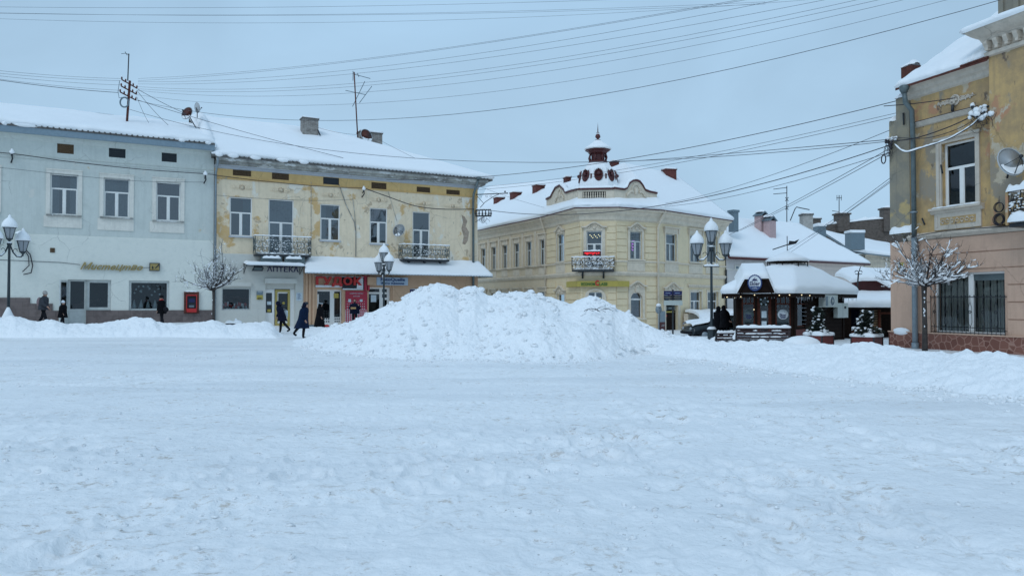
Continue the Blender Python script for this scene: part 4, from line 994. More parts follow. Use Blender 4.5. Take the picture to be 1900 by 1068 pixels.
box_part('interior','dark_in',cr_,.5,1.5,zB,P2.L-.6,1.6,zE-.2)
settle(cr_,P2)
# -- centre face with balcony
r=P3.rect(1088,428,1117.6,496); g=P3.rect(1091,541,1118.5,612)
faceparts(P3,0,P3.L,[r,g],'cream',(-.5,zE-1.1,[big(r,.3,.8),big(g,.35,.8),(0,zb2-.3,99,zb2+.9)]))
mb=MB(); surround(mb,r,.2); pediment(mb,r,.35,.42); corn(mb,P3,.61,.30)
cx=(g[0]+g[2])/2; R0=(g[2]-g[0])/2
arc=[(cx+R0*math.cos(PI*k/14),g[3]-R0*.6+R0*.75*math.sin(PI*k/14)) for k in range(15)]
for k in range(14):
    a,b=arc[k],arc[k+1]
    def o(p,s): return (cx+(p[0]-cx)*s,g[3]-R0*.6+(p[1]-g[3]+R0*.6)*s)
    A,B=o(a,1.4),o(b,1.4); mb.hexa([(a[0],-.1,a[1]),(b[0],-.1,b[1]),(B[0],-.1,B[1]),(A[0],-.1,A[1])],[(a[0],0.02,a[1]),(b[0],0.02,b[1]),(B[0],0.02,B[1]),(A[0],0.02,A[1])])
mb.box(g[0]-.24,-.1,zB,g[0]-.01,.02,g[3]-R0*.6); mb.box(g[2]+.01,-.1,zB,g[2]+.24,.02,g[3]-R0*.6)
mb.build('mouldings',M['cream_trim'],cr_)
window(cr_,r,v=.1,frame='win_white',cur=('',),name='balcony_door')
window(cr_,g,v=.14,frame='win_white',cur=('',),style='V',name='arched_door')
mb=MB(); rr=random.Random(2)
for k in range(8): mb.ball((r[0]+.25+k*.1,.5,r[3]-.25-.1*(k%3)),.035,0,6,4)
mb.box(g[0]+.3,.5,g[3]-.45,g[0]+.9,.52,g[3]-.42); mb.build('chandelier',M['litlamp'],cr_)
ua,ub=P3.u(1061,490,-.8),P3.u(1139.5,490,-.8); z0=P3.z(1100,500,-.8); z1_=P3.z(1100,478,-.8)
balcony(cr_,ua,ub,z0,z1_-z0,.8,200,segs=5,corbels=2)
lr=P3.rect(1081.8,465.7,1115.2,474.4,-.75)
mb=MB(); mb.box(lr[0],-.78,lr[1],lr[2],-.7,lr[3]); ls=mb.build('display_board',M['maroon'],cr_)
t=text_fit('1 ВЕРСТОВИЙ ВЕРХ' if False else '*8**2*1*',(lr[2]-lr[0])*.85,(lr[3]-lr[1])*.5,.01,bold=.02)
t.v=[(p[0]+(lr[0]+lr[2])/2,p[1]-.79,p[2]+(lr[1]+lr[3])/2) for p in t.v]; t.build('red_characters',M['led'],ls)
snow_strip([(lr[0],-.74,lr[3]),(lr[2],-.74,lr[3])],.06,.08,ls)
box_part('interior','dark_in',cr_,.3,1.5,zB,P3.L-.3,1.6,zE-.2)
settle(cr_,P3)
# -- face 4
r=P4.rect(1168.7,429.4,1190.6,481); g=P4.rect(1170,542,1192,590)
faceparts(P4,0,P4.L,[r,g],'cream',(-.9,zE-1.1,[big(r,.28,.75),big(g,.3,1.0),(0,zb2-.3,99,zb2+.35)]))
mb=MB(); surround(mb,r,.18); pediment(mb,r,.3,.42); mb.box(r[0]-.25,-.05,r[1]-.85,r[2]+.25,0,r[1]-.15); surround(mb,g,.2); corn(mb,P4,.30,.16)
q=(g[0],g[1],g[2],g[3]+.2); pediment(mb,q,.35,.4); mb.box((g[0]+g[2])/2-.12,-.14,g[3],(g[0]+g[2])/2+.12,.0,g[3]+.5)
for s in (-1,1):   # spandrels make the head of the opening round
    cxx=(g[0]+g[2])/2; Rr=(g[2]-g[0])/2; pts=[(cxx+s*Rr,g[3])]+[(cxx+s*Rr*math.cos(PI/2*k/6),g[3]-Rr+Rr*math.sin(PI/2*k/6)) for k in range(7)]
    mb.prism(pts,'y',-.03,.28)
mb.build('mouldings',M['cream_trim'],cr_)
window(cr_,r,v=.1,frame='win_old',cur=('curtain','sides')); window(cr_,g,v=.16,frame='win_white',style='A',cur=('curtain','left'),name='arched_window')
mb=MB(); mb.box(g[0]+.07,.15,g[1]+(g[3]-g[1])*.7,g[2]-.07,.2,g[1]+(g[3]-g[1])*.76); mb.build('transom',M['win_white'],cr_)
tt=text_fit('E3',.35,.55,.01,bold=.02); tt.v=[(p[0]+(r[0]+r[2])/2,p[1]+.3,p[2]+r[1]+1.0) for p in tt.v]; 
mb=MB(); x=(r[0]+r[2])/2
for k in range(4): mb.box(x-.1,.3,r[1]+.65+k*.22,x+.13,.32,r[1]+.70+k*.22)
mb.box(x-.13,.3,r[1]+.65,x-.1,.32,r[1]+1.36); mb.build('neon_letter',M['neon'],cr_)
box_part('interior','dark_in',cr_,.3,1.5,zB,P4.L-.2,1.6,zE-.2)
settle(cr_,P4)
# -- right wing
LW=W2.L
wr=[W2.rect(1235.2,434,1255,484.6),W2.rect(1280,436.7,1300,486.3),W2.rect(1311,438.4,1330.6,487)]
gw=[W2.rect(1280.7,540.6,1301.4,580),W2.rect(1312.3,541,1332.5,580)]; dd=W2.rect(1235,566,1257.5,620); dd=(dd[0],-.75,dd[2],dd[3])
faceparts(W2,0,LW,wr+gw+[dd],'cream')
mb=MB()
for r in wr: surround(mb,r,.15); lintel(mb,r,.3,.42,.14); mb.box(r[0]-.2,-.05,r[1]-.9,r[2]+.2,0,r[1]-.2)
for r in gw: surround(mb,r,.13)
mb.box(gw[0][0]-.3,-.08,gw[0][3]+.3,gw[1][2]+.3,0,gw[0][3]+.42); mb.box(gw[0][0]-.4,-.16,gw[0][3]+.42,gw[1][2]+.4,0,gw[0][3]+.52)
pediment(mb,(dd[0]-.1,0,dd[2]+.1,W2.z(1248,541)),.35,.5); mb.box(dd[0]-.3,-.06,-.8,dd[0]-.01,0,dd[3]+.9); mb.box(dd[2]+.01,-.06,-.8,dd[2]+.3,0,dd[3]+.9)
corn(mb,W2,.16,.2); mb.build('mouldings',M['cream_trim'],cr_)
for i,r in enumerate(wr): window(cr_,r,v=.12,frame='win_old',cur=('curtain','sides' if i else 'full'))
for r in gw: window(cr_,r,v=.16,frame='win_white',cur=('curtain','right'),transom=.55)
mb=MB(); mb.box(dd[0],.2,-.75,dd[2],.26,dd[3]-.55); mb.box(dd[0],.2,dd[3]-.5,dd[2],.26,dd[3]-.42); d=mb.build('door',M['wood_dark'],cr_)
mb=MB(); mb.box(dd[0]+.08,.17,dd[3]-.36,dd[0]+.5,.19,dd[3]-.1); mb.box(dd[0]+.62,.17,dd[3]-.32,dd[2]-.1,.19,dd[3]-.12); mb.build('notice',M['pipe'],d)
mb=MB(); mb.box(dd[0]+.25,.16,dd[3]-.54,dd[2]-.25,.19,dd[3]-.44); mb.build('yellow_notice',M['yellow'],d)
mb=MB(); mb.box(dd[0]+.3,.16,dd[3]-.85,dd[0]+.42,.19,dd[3]-.7); mb.build('red_notice',M['red'],d)
mb=MB(); mb.box(.05,-.06,-.9,dd[0]-.35,-.001,W2.z(1225,612)+.5); 
box_part('interior','dark_in',cr_,.3,1.5,zB,LW-.3,1.6,zE-.2)
mb=MB(); mb.add([(LW,0,zB),(LW,9.5,zB),(LW,9.5,zE),(LW,0,zE)],[(0,1,2,3)]); mb.build('end_wall',M['cream_wing'],cr_)
pipe(cr_,[(.2,-.62,zE-.1),(.1,-.45,zE-.35),(-.08,-.12,zE-1.3),(-.08,-.12,-.8)],.07,'cream_trim')
pipe(cr_,[(LW-.1,-.12,z1-.3),(LW-.1,-.12,-.8)],.08,'dark_metal')
settle(cr_,W2)
# -- roof in world axes
FX=Fr(c34.x,c34.y,0)
def L(v): return Vector((v.x-c34.x,v.y-c34.y,v.z))
RV=4.5; zr1=W1.z(975,364,RV); zr2=W2.z(1238,325,RV)
def corner(fa,fb,ua,o):   # meeting point of two facade lines pushed out by o
    p=fa.w(0,-o,0); d=fa.ux; q=fb.w(0,-o,0); e=fb.ux
    den=d.x*e.y-d.y*e.x; t=((q.x-p.x)*e.y-(q.y-p.y)*e.x)/den; return p+d*t
o=.62
placed_fix=None
EE=[W1.w(-22,-o,zE),corner(W1,P2,0,o),corner(P2,P3,0,o),corner(P3,P4,0,o),corner(P4,W2,0,o),W2.w(LW+.2,-o,zE),W2.w(LW+.2,9.5,zE)]
EE=[Vector((p.x,p.y,zE)) for p in EE]
ap=Vector((7.3,61,(zr1+zr2)/2))
u5=W2.u(1252,327,RV)
TT=[W1.w(-22,RV,zr1),W1.w(-2,RV,zr1),ap,ap,W2.w(2.0,RV,zr2),W2.w(u5,RV,zr2),W2.w(u5,RV,zr2)]
mb=MB(); roof_slab(mb,[L(p)+Vector((0,0,-.02)) for p in EE],[L(p)+Vector((0,0,-.02 if i in(0,5,6) else -1.2)) for i,p in enumerate(TT)],.1)
bk=[W1.w(-22,9.5,zE),W1.w(-6,9.5,zE),W2.w(4,9.5,zE),W2.w(LW+.2,9.5,zE)]
roof_slab(mb,[L(p) for p in bk],[L(p) for p in (TT[0],TT[1],TT[4],TT[5])],.1)
rf=mb.build('roof',M['maroon'],cr_); placed.add(rf.name)
mb=MB(); snow_loft(mb,[L(p) for p in EE],[L(p) for p in TT],.26,150,14,.05,seed=21,ends=(False,True),bulge=.08); 
# snow shelf along the parapet foot
mb.build('snow_cover',M['snow'],rf)
e1=at(880,396,86); e2=at(1252,362,76); t1=at(903,348,90); t2=at(1240,319.5,80)
mb=MB(); snow_loft(mb,[L(e1),L(e2)],[L(t1),L(t2)],.2,30,6,.04,seed=5); 
t3=at(1300,362,84); snow_loft(mb,[L(e2),L(t3)],[L(t2),L(t2)],.2,10,6,.04,seed=6)
placed.add(mb.build('rear_roof_snow',M['snow'],cr_).name)
# -- parapet
def para(fr,pts,base,v=.35):
    top=[fr.uz(x,y,v) for x,y in pts]; zb=base; mb=MB(); poly=[(top[0][0],zb)]+top+[(top[-1][0],zb)]
    mb.prism(poly,'y',v,v+.3); cap=MB()
    for a,b in zip(top[:-1],top[1:]):
        cap.hexa([(a[0],v-.09,a[1]),(b[0],v-.09,b[1]),(b[0],v+.39,b[1]),(a[0],v+.39,a[1])],[(a[0],v-.09,a[1]+.13),(b[0],v-.09,b[1]+.13),(b[0],v+.39,b[1]+.13),(a[0],v+.39,a[1]+.13)])
    sn=MB(); snow_ridge(sn,[(p[0],v+.18,p[1]+.12) for p in top],.24,.20,.15)
    return mb,cap,sn,top
zPb=zE+.05
def scroll(mb,fr,cx,cy,v,s=1.0):
    u,z=fr.uz(cx,cy,v)
    for k in range(9):
        a=PI*(k+.5)/9; mb.ball((u+math.cos(a)*.33*s,v-.03,z+.1+math.sin(a)*.5*s),.09*s,0,6,4,sy=.6)
    mb.ball((u,v-.03,z+.1),.2*s,0,8,6,sx=.7,sy=.5,sz=1.3)
    for sg in (-1,1): mb.tube([(u+sg*(.25+.55*t)*s,v-.06,z-.35+.42*math.sin(PI*(.35+.6*t))*s) for t in [i/6 for i in range(7)]],.07*s,6)
mb,cap,sn,tp=para(P2,[(1014,371),(1022,367),(1026,359),(1031,350),(1039,345.5),(1045,351),(1050,359),(1061,355.5),(1071,353)],zPb); scroll(mb,P2,1039,365,.35)
mb.build('parapet',M['cream_trim'],cr_); cap.build('parapet_cap',M['maroon'],cr_); sn.build('parapet_snow',M['snow'],cr_)
mb=MB(); snow_ridge(mb,[(-.2,-.35,zE+.12),(P2.L+.3,-.35,zE+.12)],.34,.22,.3,.2); mb.build('ledge_snow',M['snow'],cr_); settle(cr_,P2)
uL_,uR_=P3.u(1072,360,.35),P3.u(1140,360,.35)
ztop=P3.z(1107,352,.35); b0,b1=P3.u(1081,360,.35),P3.u(1124,360,.35); zb0=P3.z(1100,368,.35); zb1=ztop-.12
mb=MB(); wall_holes(mb,uL_,uR_,zPb,ztop,[(b0,zb0,b1,zb1)],.35,.25); mb.box(b0,.55,zb0,b1,.6,zb1)
for k in range(10): x=b0+(b1-b0)*(k+.5)/10; h=zb1-zb0; mb.lathe([(.02,0),(.035,h*.15),(.065,h*.3),(.03,h*.55),(.055,h*.75),(.025,h*.9),(.04,h)],(x,.42,zb0),6)
mb.build('balustrade',M['cream_trim'],cr_)
mb=MB(); mb.box(b0,.5,zb0,b1,.549,zb1); mb.build('balustrade_backing',M['dark_in'],cr_)
mb=MB(); mb.box(uL_,.26,ztop,uR_,.74,ztop+.13); mb.build('parapet_cap',M['maroon'],cr_)
mb=MB(); snow_ridge(mb,[(uL_,.5,ztop+.12),(uR_,.5,ztop+.12)],.24,.2,.2,.2); mb.build('parapet_snow',M['snow'],cr_)
mb=MB(); snow_ridge(mb,[(-.4,-.35,zE+.12),(P3.L+.3,-.35,zE+.12)],.34,.24,.3,.2); mb.build('ledge_snow',M['snow'],cr_); settle(cr_,P3)
mb,cap,sn,tp=para(P4,[(1139,350.5),(1158,353),(1163,351),(1168,341),(1174,337),(1181,336),(1187,338.5),(1192,345),(1197,354),(1206,357.5),(1219,360)],zPb); scroll(mb,P4,1180,358,.35,1.05)
mb.build('parapet',M['cream_trim'],cr_); cap.build('parapet_cap',M['maroon'],cr_); sn.build('parapet_snow',M['snow'],cr_)
mb=MB(); snow_ridge(mb,[(-.3,-.35,zE+.12),(P4.L+.2,-.35,zE+.12)],.34,.24,.3,.2); mb.build('ledge_snow',M['snow'],cr_); settle(cr_,P4)
# -- turret
tc_=at(1109.5,344,57.2); k_=57.2/1400; bx,by=tc_.x-c34.x,tc_.y-c34.y
def zz(py): return CAMZ+(562-py)*k_
r8=PI/8
mb=MB(); mb.lathe([(1.5,zz(352)),(1.42,zz(342)),(1.3,zz(330)),(1.05,zz(315)),(.74,zz(303))],(bx,by,0),8,0,False,ph=r8)
mb.lathe([(.70,zz(303)),(.76,zz(301)),(.72,zz(299)),(.52,zz(297)),(.52,zz(287)),(.62,zz(285.5)),(.72,zz(284)),(.78,zz(281)),(1.0,zz(278)),(1.02,zz(276.5)),(.1,zz(272))],(bx,by,0),8,0,False,ph=r8)
for k in range(8):
    a=r8+k*PI/4; mb.tube([(bx+.62*math.cos(a),by+.62*math.sin(a),zz(299)),(bx+.70*math.cos(a),by+.70*math.sin(a),zz(292)),(bx+.62*math.cos(a),by+.62*math.sin(a),zz(286))],.07,5)
mb.lathe([(.22,zz(260)),(.22,zz(258.5)),(.06,zz(257)),(.19,zz(254)),(.2,zz(252)),(.16,zz(249)),(.05,zz(247)),(.13,zz(245.5)),(.04,zz(244)),(.035,zz(240)),(.001,zz(226))],(bx,by,0),8,0)
tr=mb.build('turret',M['maroon'],cr_)
mb=MB(); prof=[(1.62,zz(354)),(1.56,zz(344)),(1.43,zz(331)),(1.2,zz(315)),(.85,zz(304.5)),(.70,zz(302))]
mb.lathe(prof,(bx,by,0),8,0,False,ph=r8)
mb.lathe([(1.0,zz(277.5)),(1.06,zz(275.5)),(.96,zz(273)),(.7,zz(268.5)),(.4,zz(263)),(.2,zz(259))],(bx,by,0),16)
mb.lathe([(.12,zz(248)),(.17,zz(247)),(.02,zz(244.5))],(bx,by,0),8); mb.build('snow_cover',M['snow'],tr)
mb=MB(); sn=MB()
for k in range(8):
    a=-PI/2+k*PI/4+.04-.12; rr=1.38; c=(bx+rr*math.cos(a),by+rr*math.sin(a),zz(328))
    Mx=T(c)@Matrix.Rotation(a+PI/2,4,'Z')@Matrix.Rotation(R(-8),4,'X')
    mb.lathe([(1,-.1),(1,.0),(.82,.06),(.78,.0),(.0001,-.02)],(0,0,0),14,M=Mx@Matrix.Rotation(R(90),4,'X')@Matrix.Diagonal((.34,.50,1,1)))
    mb.ball(Mx@Vector((0,-.08,.05)),.14,0,7,5)
    for j in range(5): sn.ball(Mx@Vector((-.22+.11*j,-.05,.50-.06*abs(j-2))),.07,0,6,4)
    b=T((bx+1.44*math.cos(a+PI/8),by+1.44*math.sin(a+PI/8),zz(331)))@Matrix.Rotation(a+PI/8+PI/2,4,'Z'); mb.box(-.05,-.02,-.2,.05,.05,.18,M=b)
mb.build('oval_dormers',M['maroon'],tr); 
for (x,y) in ((1101,312),(1128,311),(1080.5,316)): sn.ball((at(x,y,56).x-c34.x,56-c34.y,zz(y)),.01)
sn.build('dormer_snow',M['snow'],tr)
placed.update(k.name for k in kids(cr_))
# -- roof chimneys
for (x0,y0,x1,y1,v) in ((921,368.5,931,381,4.4),(950,359,963.5,373,4.4),(991.5,346,1007,360,4.4)):
    u=W1.u((x0+x1)/2,y1,v); zt,zb_=W1.z((x0+x1)/2,y0,v),W1.z((x0+x1)/2,y1+8,v); w=abs(W1.u(x1,y1,v)-W1.u(x0,y1,v))*.45
    p=W1.w(u,v,zb_)-c34; chimney(None,(p.x,p.y,zb_),.75,.9,zt-zb_,'redbrick',W1.a,'redbrick',.1,root=cr_)
for (x0,y0,x1,y1,Y) in ((1047,331,1058,345,66),(1133,302,1147,322,68),(1229,316.5,1254,332,63)):
    p=at((x0+x1)/2,y1,Y); zt=at(0,y0,Y).z; w=(x1-x0)*Y/1400; chimney(None,(p.x-c34.x,p.y-c34.y,p.z-.6),w*.85,.8,zt-p.z+.6,'redbrick',.25,'redbrick',.1,root=cr_)
# -- shop board wrapping the corner
pts=[corner(P2,P3,0,.32)+(c12-c23).normalized()*1.9,corner(P2,P3,0,.32),corner(P3,P4,0,.32),corner(P3,P4,0,.32)+(c45-c34).normalized()*1.0]
z0=P3.z(1100,531.5,-.32); z1_=P3.z(1100,521,-.32)
sb=thing('shop_board','yellow shop fascia with green letters and a red C under the turret balcony','sign',tuple(P3.w(P3.L/2,-.32,(z0+z1_)/2)),P3.a)
mb=MB(); inv=(T(sb.location)@Matrix.Rotation(P3.a,4,'Z')).inverted()
for a,b in zip(pts[:-1],pts[1:]):
    d=(b-a).normalized(); nrm=Vector((-d.y,d.x,0))*.1
    mb.hexa([inv@Vector((q.x,q.y,z0)) for q in (a,b,b+nrm,a+nrm)],[inv@Vector((q.x,q.y,z1_)) for q in (a,b,b+nrm,a+nrm)])
mb.build('board',M['yellow'],sb)
def put(tb,name,mat,parent,x,y,z):
    tb.v=[(p[0]+x,p[1]+y,p[2]+z) for p in tb.v]; return tb.build(name,mat,parent)
hh=(z1_-z0); g0=P3.u(1078.5,526,-.34)-P3.L/2; g1=P3.u(1104,526,-.34)-P3.L/2; g2=P3.u(1112,526,-.34)-P3.L/2; g3=P3.u(1127,526,-.34)-P3.L/2
put(text_fit('ECONOM',g1-g0,hh*.5,.03,bold=.02),'green_lettering',M['green'],sb,(g0+g1)/2,-.03,-.02)
put(text_fit('LASS',g3-g2,hh*.5,.03,bold=.02),'green_lettering',M['green'],sb,(g2+g3)/2,-.03,-.02)
put(text_fit('C',(g2-g1)*.9,hh*.98,.04,bold=.05),'red_letter',M['red'],sb,(g1+g2)/2,-.04,.06)
# ================================================================ LOW GREY HOUSE WITH BIG SNOW ROOF
D=Fr(17.45,61.55,33)
dh=D.root('low_house','low pale grey house with broad snowy hipped roof and pink chimneys behind the café','house')
uD=D.u(1600,500); zd=D.z(1420,481); 
wd=[D.rect(1368,506,1386,523),D.rect(1400,508,1418,525)]
mb=MB(); wall_holes(mb,.05,D.u(1486,500),-1,zd,wd,0,.25); mb.build('wall',M['grey_wall'],dh)
mb=MB(); u_=D.u(1486,500); wall_holes(mb,u_,uD,-1,zd,[D.rect(1536,512,1548,524)],0,.2); mb.add([(uD,0,-1),(uD,9.5,-1),(uD,9.5,zd),(uD,0,zd)],[(0,1,2,3)]); cornice(mb,u_,uD,[(0,zd-.6),(.08,zd-.5),(.1,zd-.2),(.25,zd-.1),(.25,zd)]); mb.build('pale_wall',M['pinkish_wall'],dh)
box_part('interior','dark_in',dh,.2,1.2,-1,uD-.2,1.3,zd)
for r in wd: window(dh,r,v=.08,frame='grey_metal',style='P',cur=('curtain_teal','full'))
for a,b in ((1363,1391),(1396,1424)):
    r=D.rect(a,492,b,501); mb=MB(); mb.box(r[0],-.03,r[1],r[2],.0,r[3]); v=mb.build('upper_vent',M['white_trim'],dh)
    mb=MB()
    for k in range(3): mb.box(r[0]+.15+k*.45,-.045,r[1]+.1,r[0]+.45+k*.45,-.032,r[3]-.1)
    mb.build('vent_slot',M['grey_metal'],v)
mb=MB(); mb.box(.0,-.06,zd-1.0,D.u(1480,500),0,zd-.93); mb.box(0,-.04,D.z(1370,540)-.1,D.u(1480,540),0,D.z(1370,540)); mb.build('string_course',M['white_trim'],dh)
zrd=D.z(1420,414,4.8); ur=D.u(1482,427,4.8)
E=[Vector((-.1,-.5,zd)),Vector((uD+.4,-.5,zd-.0)),Vector((uD+.4,9.6,zd))]; Tt=[Vector((-2.5,4.8,zrd)),Vector((ur,4.8,zrd)),Vector((ur,4.8,zrd))]
mb=MB(); roof_slab(mb,E,Tt,.12); mb.tube([(-.1,-.58,zd-.06),(uD+.3,-.58,zd-.06)],.11,6); rf=mb.build('roof',M['maroon'],dh)
mb=MB(); snow_loft(mb,E,Tt,.3,80,14,.06,seed=31,ends=(False,True),bulge=.05)
for (x,y) in ((1502,454.5),(1517,455.5)): 
    pass
mb.build('snow_cover',M['snow'],rf)
for (x0,yt,x1,yb,v) in ((1404,401,1421,432,3.2),(1421,410,1435.5,444,2.4)):
    u=D.u((x0+x1)/2,yb,v); zb_=D.z(u and (x0+x1)/2,yb+6,v); zt=D.z((x0+x1)/2,yt,v); w=(D.u(x1,yb,v)-D.u(x0,yb,v))*.8
    c=MB(); c.box(-w/2,-.35,0,w/2,.35,zt-zb_); ch=c.build('chimney',M['pink_brick'],dh); ch.location=(u,v,zb_)
    c=MB(); h=zt-zb_; c.prism([(-w*.68,h),(0,h+.45),(w*.68,h),(w*.5,h-.04),(0,h+.33),(-w*.5,h-.04)],'y',-.45,.45); c.build('cap',M['grey_metal'],ch)
    c=MB(); snow_ridge(c,[(.0,-.42,h+.36),(.0,.42,h+.36)],w*.5,.22,.1); c.build('snow_cover',M['snow'],ch)
p=D.w(D.u(1361,417,1.5),1.5,0); zz0=D.z(1361,417,1.5); zt=D.z(1361,390,1.5)
mb=MB(); mb.box(-.28,-.3,zz0-.6,.28,.3,zt-.2); mb.box(-.36,-.36,zt-.2,.36,.36,zt); v=mb.build('metal_duct',M['grey_metal']); v.location=(p.x,p.y,0); v.rotation_euler=(0,0,.5); tag(v,'dark grey sheet-metal duct between the cream building and the low snowy roof','duct')
# pale chimney, parapet strip, pipes beyond
def wbox(name,label,cat,x0,y0,x1,y1,Y,d,mat,snow=.12,cap=None,rz=0,group=None,below=.8):
    p=at((x0+x1)/2,y1,Y); zt=at(0,y0,Y).z; w=(x1-x0)*Y/1400; h=zt-p.z+below
    mb=MB(); mb.box(-w/2,-d/2,0,w/2,d/2,h); o=tag(mb.build(name,M[mat]),label,cat,group); o.location=(p.x,p.y,p.z-below); o.rotation_euler=(0,0,rz)
    if cap: c=MB(); c.box(-w/2-.08,-d/2-.08,h,w/2+.08,d/2+.08,h+.14); c.build('cap',M[cap],o); h+=.14
    if snow:
        s=MB(); E=[(-w/2-.05,-d/2-.05,h),(w/2+.05,-d/2-.05,h),(w/2+.05,d/2+.05,h),(-w/2-.05,d/2+.05,h),(-w/2-.05,-d/2-.05,h)]; snow_loft(s,E,[(0,0,h+.03)]*5,snow,16,3,.02,closed=True,bulge=.04); s.build('snow_cover',M['snow'],o)
    return o
wbox('chimney','tall pale brick chimney in the middle of the far roofs','chimney',1487,400,1505,433,76,1.0,'pale_brick',.14,'tile')
wbox('chimney','short dark brick chimney just right of the pale one','chimney',1506,408,1520,418,84,1.0,'dark_brick',.14,'tile')
wbox('roof_housing','grey metal roof housing beside the pale chimney','roof housing',1513,420,1528,440,82,1.4,'grey_metal',.3)
wbox('roof_housing','wide grey metal roof housing in front of the dark brick firewall','roof housing',1573,432,1599,450,82,1.4,'grey_metal',.25)
# firewall
Yf=96; top=[(1522,418.5),(1530,417),(1553,414),(1574,412),(1600,408.5),(1639,405),(1720,398)]
mb=MB(); pl=[at(x,y,Yf) for x,y in top]; o=pl[0].copy(); bot=at(1522,470,Yf).z
mb.prism([(p.x-o.x,p.z-o.z) for p in pl]+[(pl[-1].x-o.x,bot-o.z),(0,bot-o.z)][0:2],'y',0,.5)
fwl=tag(mb.build('firewall',M['dark_brick']),'long ragged dark brick firewall on the skyline left of the yellow house','wall'); fwl.location=o
s=MB(); snow_ridge(s,[(p.x-o.x,.25,p.z-o.z-.02) for p in pl],.34,.3,.4,.6); s.build('snow_cover',M['snow'],fwl)
for (x0,y0,x1) in ((1554,398,1577),(1640,388,1700)):
    a=at(x0,y0,Yf-.3)-o; b=at(x1,415,Yf-.3)-o; m_=MB(); m_.box(a.x,-.3,b.z-1,b.x,.9,a.z); m_.box(a.x-.15,-.45,a.z,b.x+.15,1.05,a.z+.2); c=m_.build('chimney',M['dark_brick'],fwl)
    s=MB(); snow_ridge(s,[(a.x,.3,a.z+.18),(b.x,.3,a.z+.18)],.5,.3,.3); s.build('snow_cover',M['snow'],c)
# roofs behind
rh=thing('rear_house','cream house with a low snowy roof in front of the brick firewall','house',tuple(at(1603,540,86)))
o=Vector(rh.location)
E=[at(1578,463,85)-o,at(1604,468,84)-o,at(1720,481,84)-o]; Tt=[at(1529,431.5,93)-o,at(1560,439,93)-o,at(1720,468,93)-o]
mb=MB(); roof_slab(mb,E,Tt,.2); rf=mb.build('roof',M['grey_metal'],rh); mb=MB(); snow_loft(mb,E,Tt,.35,30,6,.06,seed=41); mb.build('snow_cover',M['snow'],rf)
mb=MB(); a=at(1604,470,85)-o; b=at(1720,470,85)-o; mb.box(a.x,a.y,-4,b.x,a.y+6,a.z); cornice(mb,a.x,b.x,[(0,a.z-.9),(.1,a.z-.8),(.15,a.z-.3),(.5,a.z-.1),(.5,a.z)],v=a.y-.001); mb.build('wall',M['cream_trim'],rh)
a=at(1592,470,85)-o; mb=MB(); mb.box(a.x-.4,a.y-.2,-4,a.x+.6,a.y+2,a.z-.4); mb.build('corner_pier',M['grey_old'],rh)
rg=thing('roof_parapet','snow-laden sloping parapet running down the right edge of the broad roof','roof parapet',tuple(at(1503,430,78)))
o=Vector(rg.location); a=at(1503,431,78)-o; b=at(1594,480,74)-o
mb=MB(); mb.hexa([a+Vector((-.1,0,-.7)),b+Vector((-.1,0,-.5)),b+Vector((.3,1.2,-.5)),a+Vector((.3,1.2,-.7))],[a,b,b+Vector((.3,1.2,0)),a+Vector((.3,1.2,0))]); mb.build('coping',M['grey_metal'],rg)
mb=MB(); snow_ridge(mb,[a+Vector((.2,.6,0)),b+Vector((.2,.6,0))],.75,.35,.4); mb.build('snow_cover',M['snow'],rg)
rg=thing('roof_parapet','short dark brown parapet sloping to the foot of the pale chimney','roof parapet',tuple(at(1463,412,75)))
o=Vector(rg.location); a=at(1463,412,75)-o; b=at(1485,427,74)-o
mb=MB(); mb.hexa([a+Vector((0,0,-.5)),b+Vector((0,0,-.5)),b+Vector((.2,1,-.5)),a+Vector((.2,1,-.5))],[a,b,b+Vector((.2,1,0)),a+Vector((.2,1,0))]); mb.build('coping',M['wood_brown'],rg)
mb=MB(); snow_ridge(mb,[a+Vector((.1,.5,0)),b+Vector((.1,.5,0))],.55,.35,.3); mb.build('snow_cover',M['snow'],rg)
# antennas
def antenna(label,x,y0,y1,Y,bars,r=.03):
    b=at(x,y1,Y); t=thing('antenna',label,'antenna',tuple(b)); mb=MB(); mb.tube([(0,0,0),tuple(at(x,y0,Y)-b)],r,5); mb.build('mast',M['dark_metal'],t)
    mb=MB()
    for (xa,ya,xb,yb) in bars: mb.tube([at(xa,ya,Y)-b,at(xb,yb,Y)-b],r*.7,4)
    mb.build('elements',M['dark_metal'],t); return t
antenna('tall thin mast antenna above the pale far chimney',1460,345,418,74,[(1435,351,1459,348),(1435,360,1459,358),(1457,366,1463,373),(1457,373,1463,366),(1457,382,1463,389),(1457,389,1463,382)],.045)
antenna('thin pale antenna above the dark brick firewall',1557,362,400,94,[(1553,362,1553,372),(1561,362,1561,372),(1552,367,1562,367),(1544,391,1557,393)],.05)
b=at(1466,410,76); t=tag(thing('flue_pipe','bent thin pipe leaning above the brown roof parapet','pipe',tuple(b))); mb=MB(); mb.tube([(0,0,0),at(1475,388,76)-b,at(1478,384,76)-b,at(1487,386,76)-b,at(1502,389,76)-b],.05,5); mb.build('tube',M['dark_metal'],t)
# ================================================================ RIGHT HOUSE
RB=Fr(14.1,28,-70.3); zr=RB.z
rb=RB.root('town_house','flaking yellow two-storey house with pink rendered ground floor at the right edge','house')
uT=RB.u(1850,250); uEnd=RB.u(2080,400); z0=-.4
zBand=zr(1760,433); zCb=zr(1760,162); zCt=zr(1760,141)
win=RB.rect(1749,261,1811,381); 
mb=MB(); u0=RB.u(1688,350); wall_holes(mb,u0,uT,zBand,zCb,[win],0,.3); mb.build('wall',M['yellow_old'],rb)
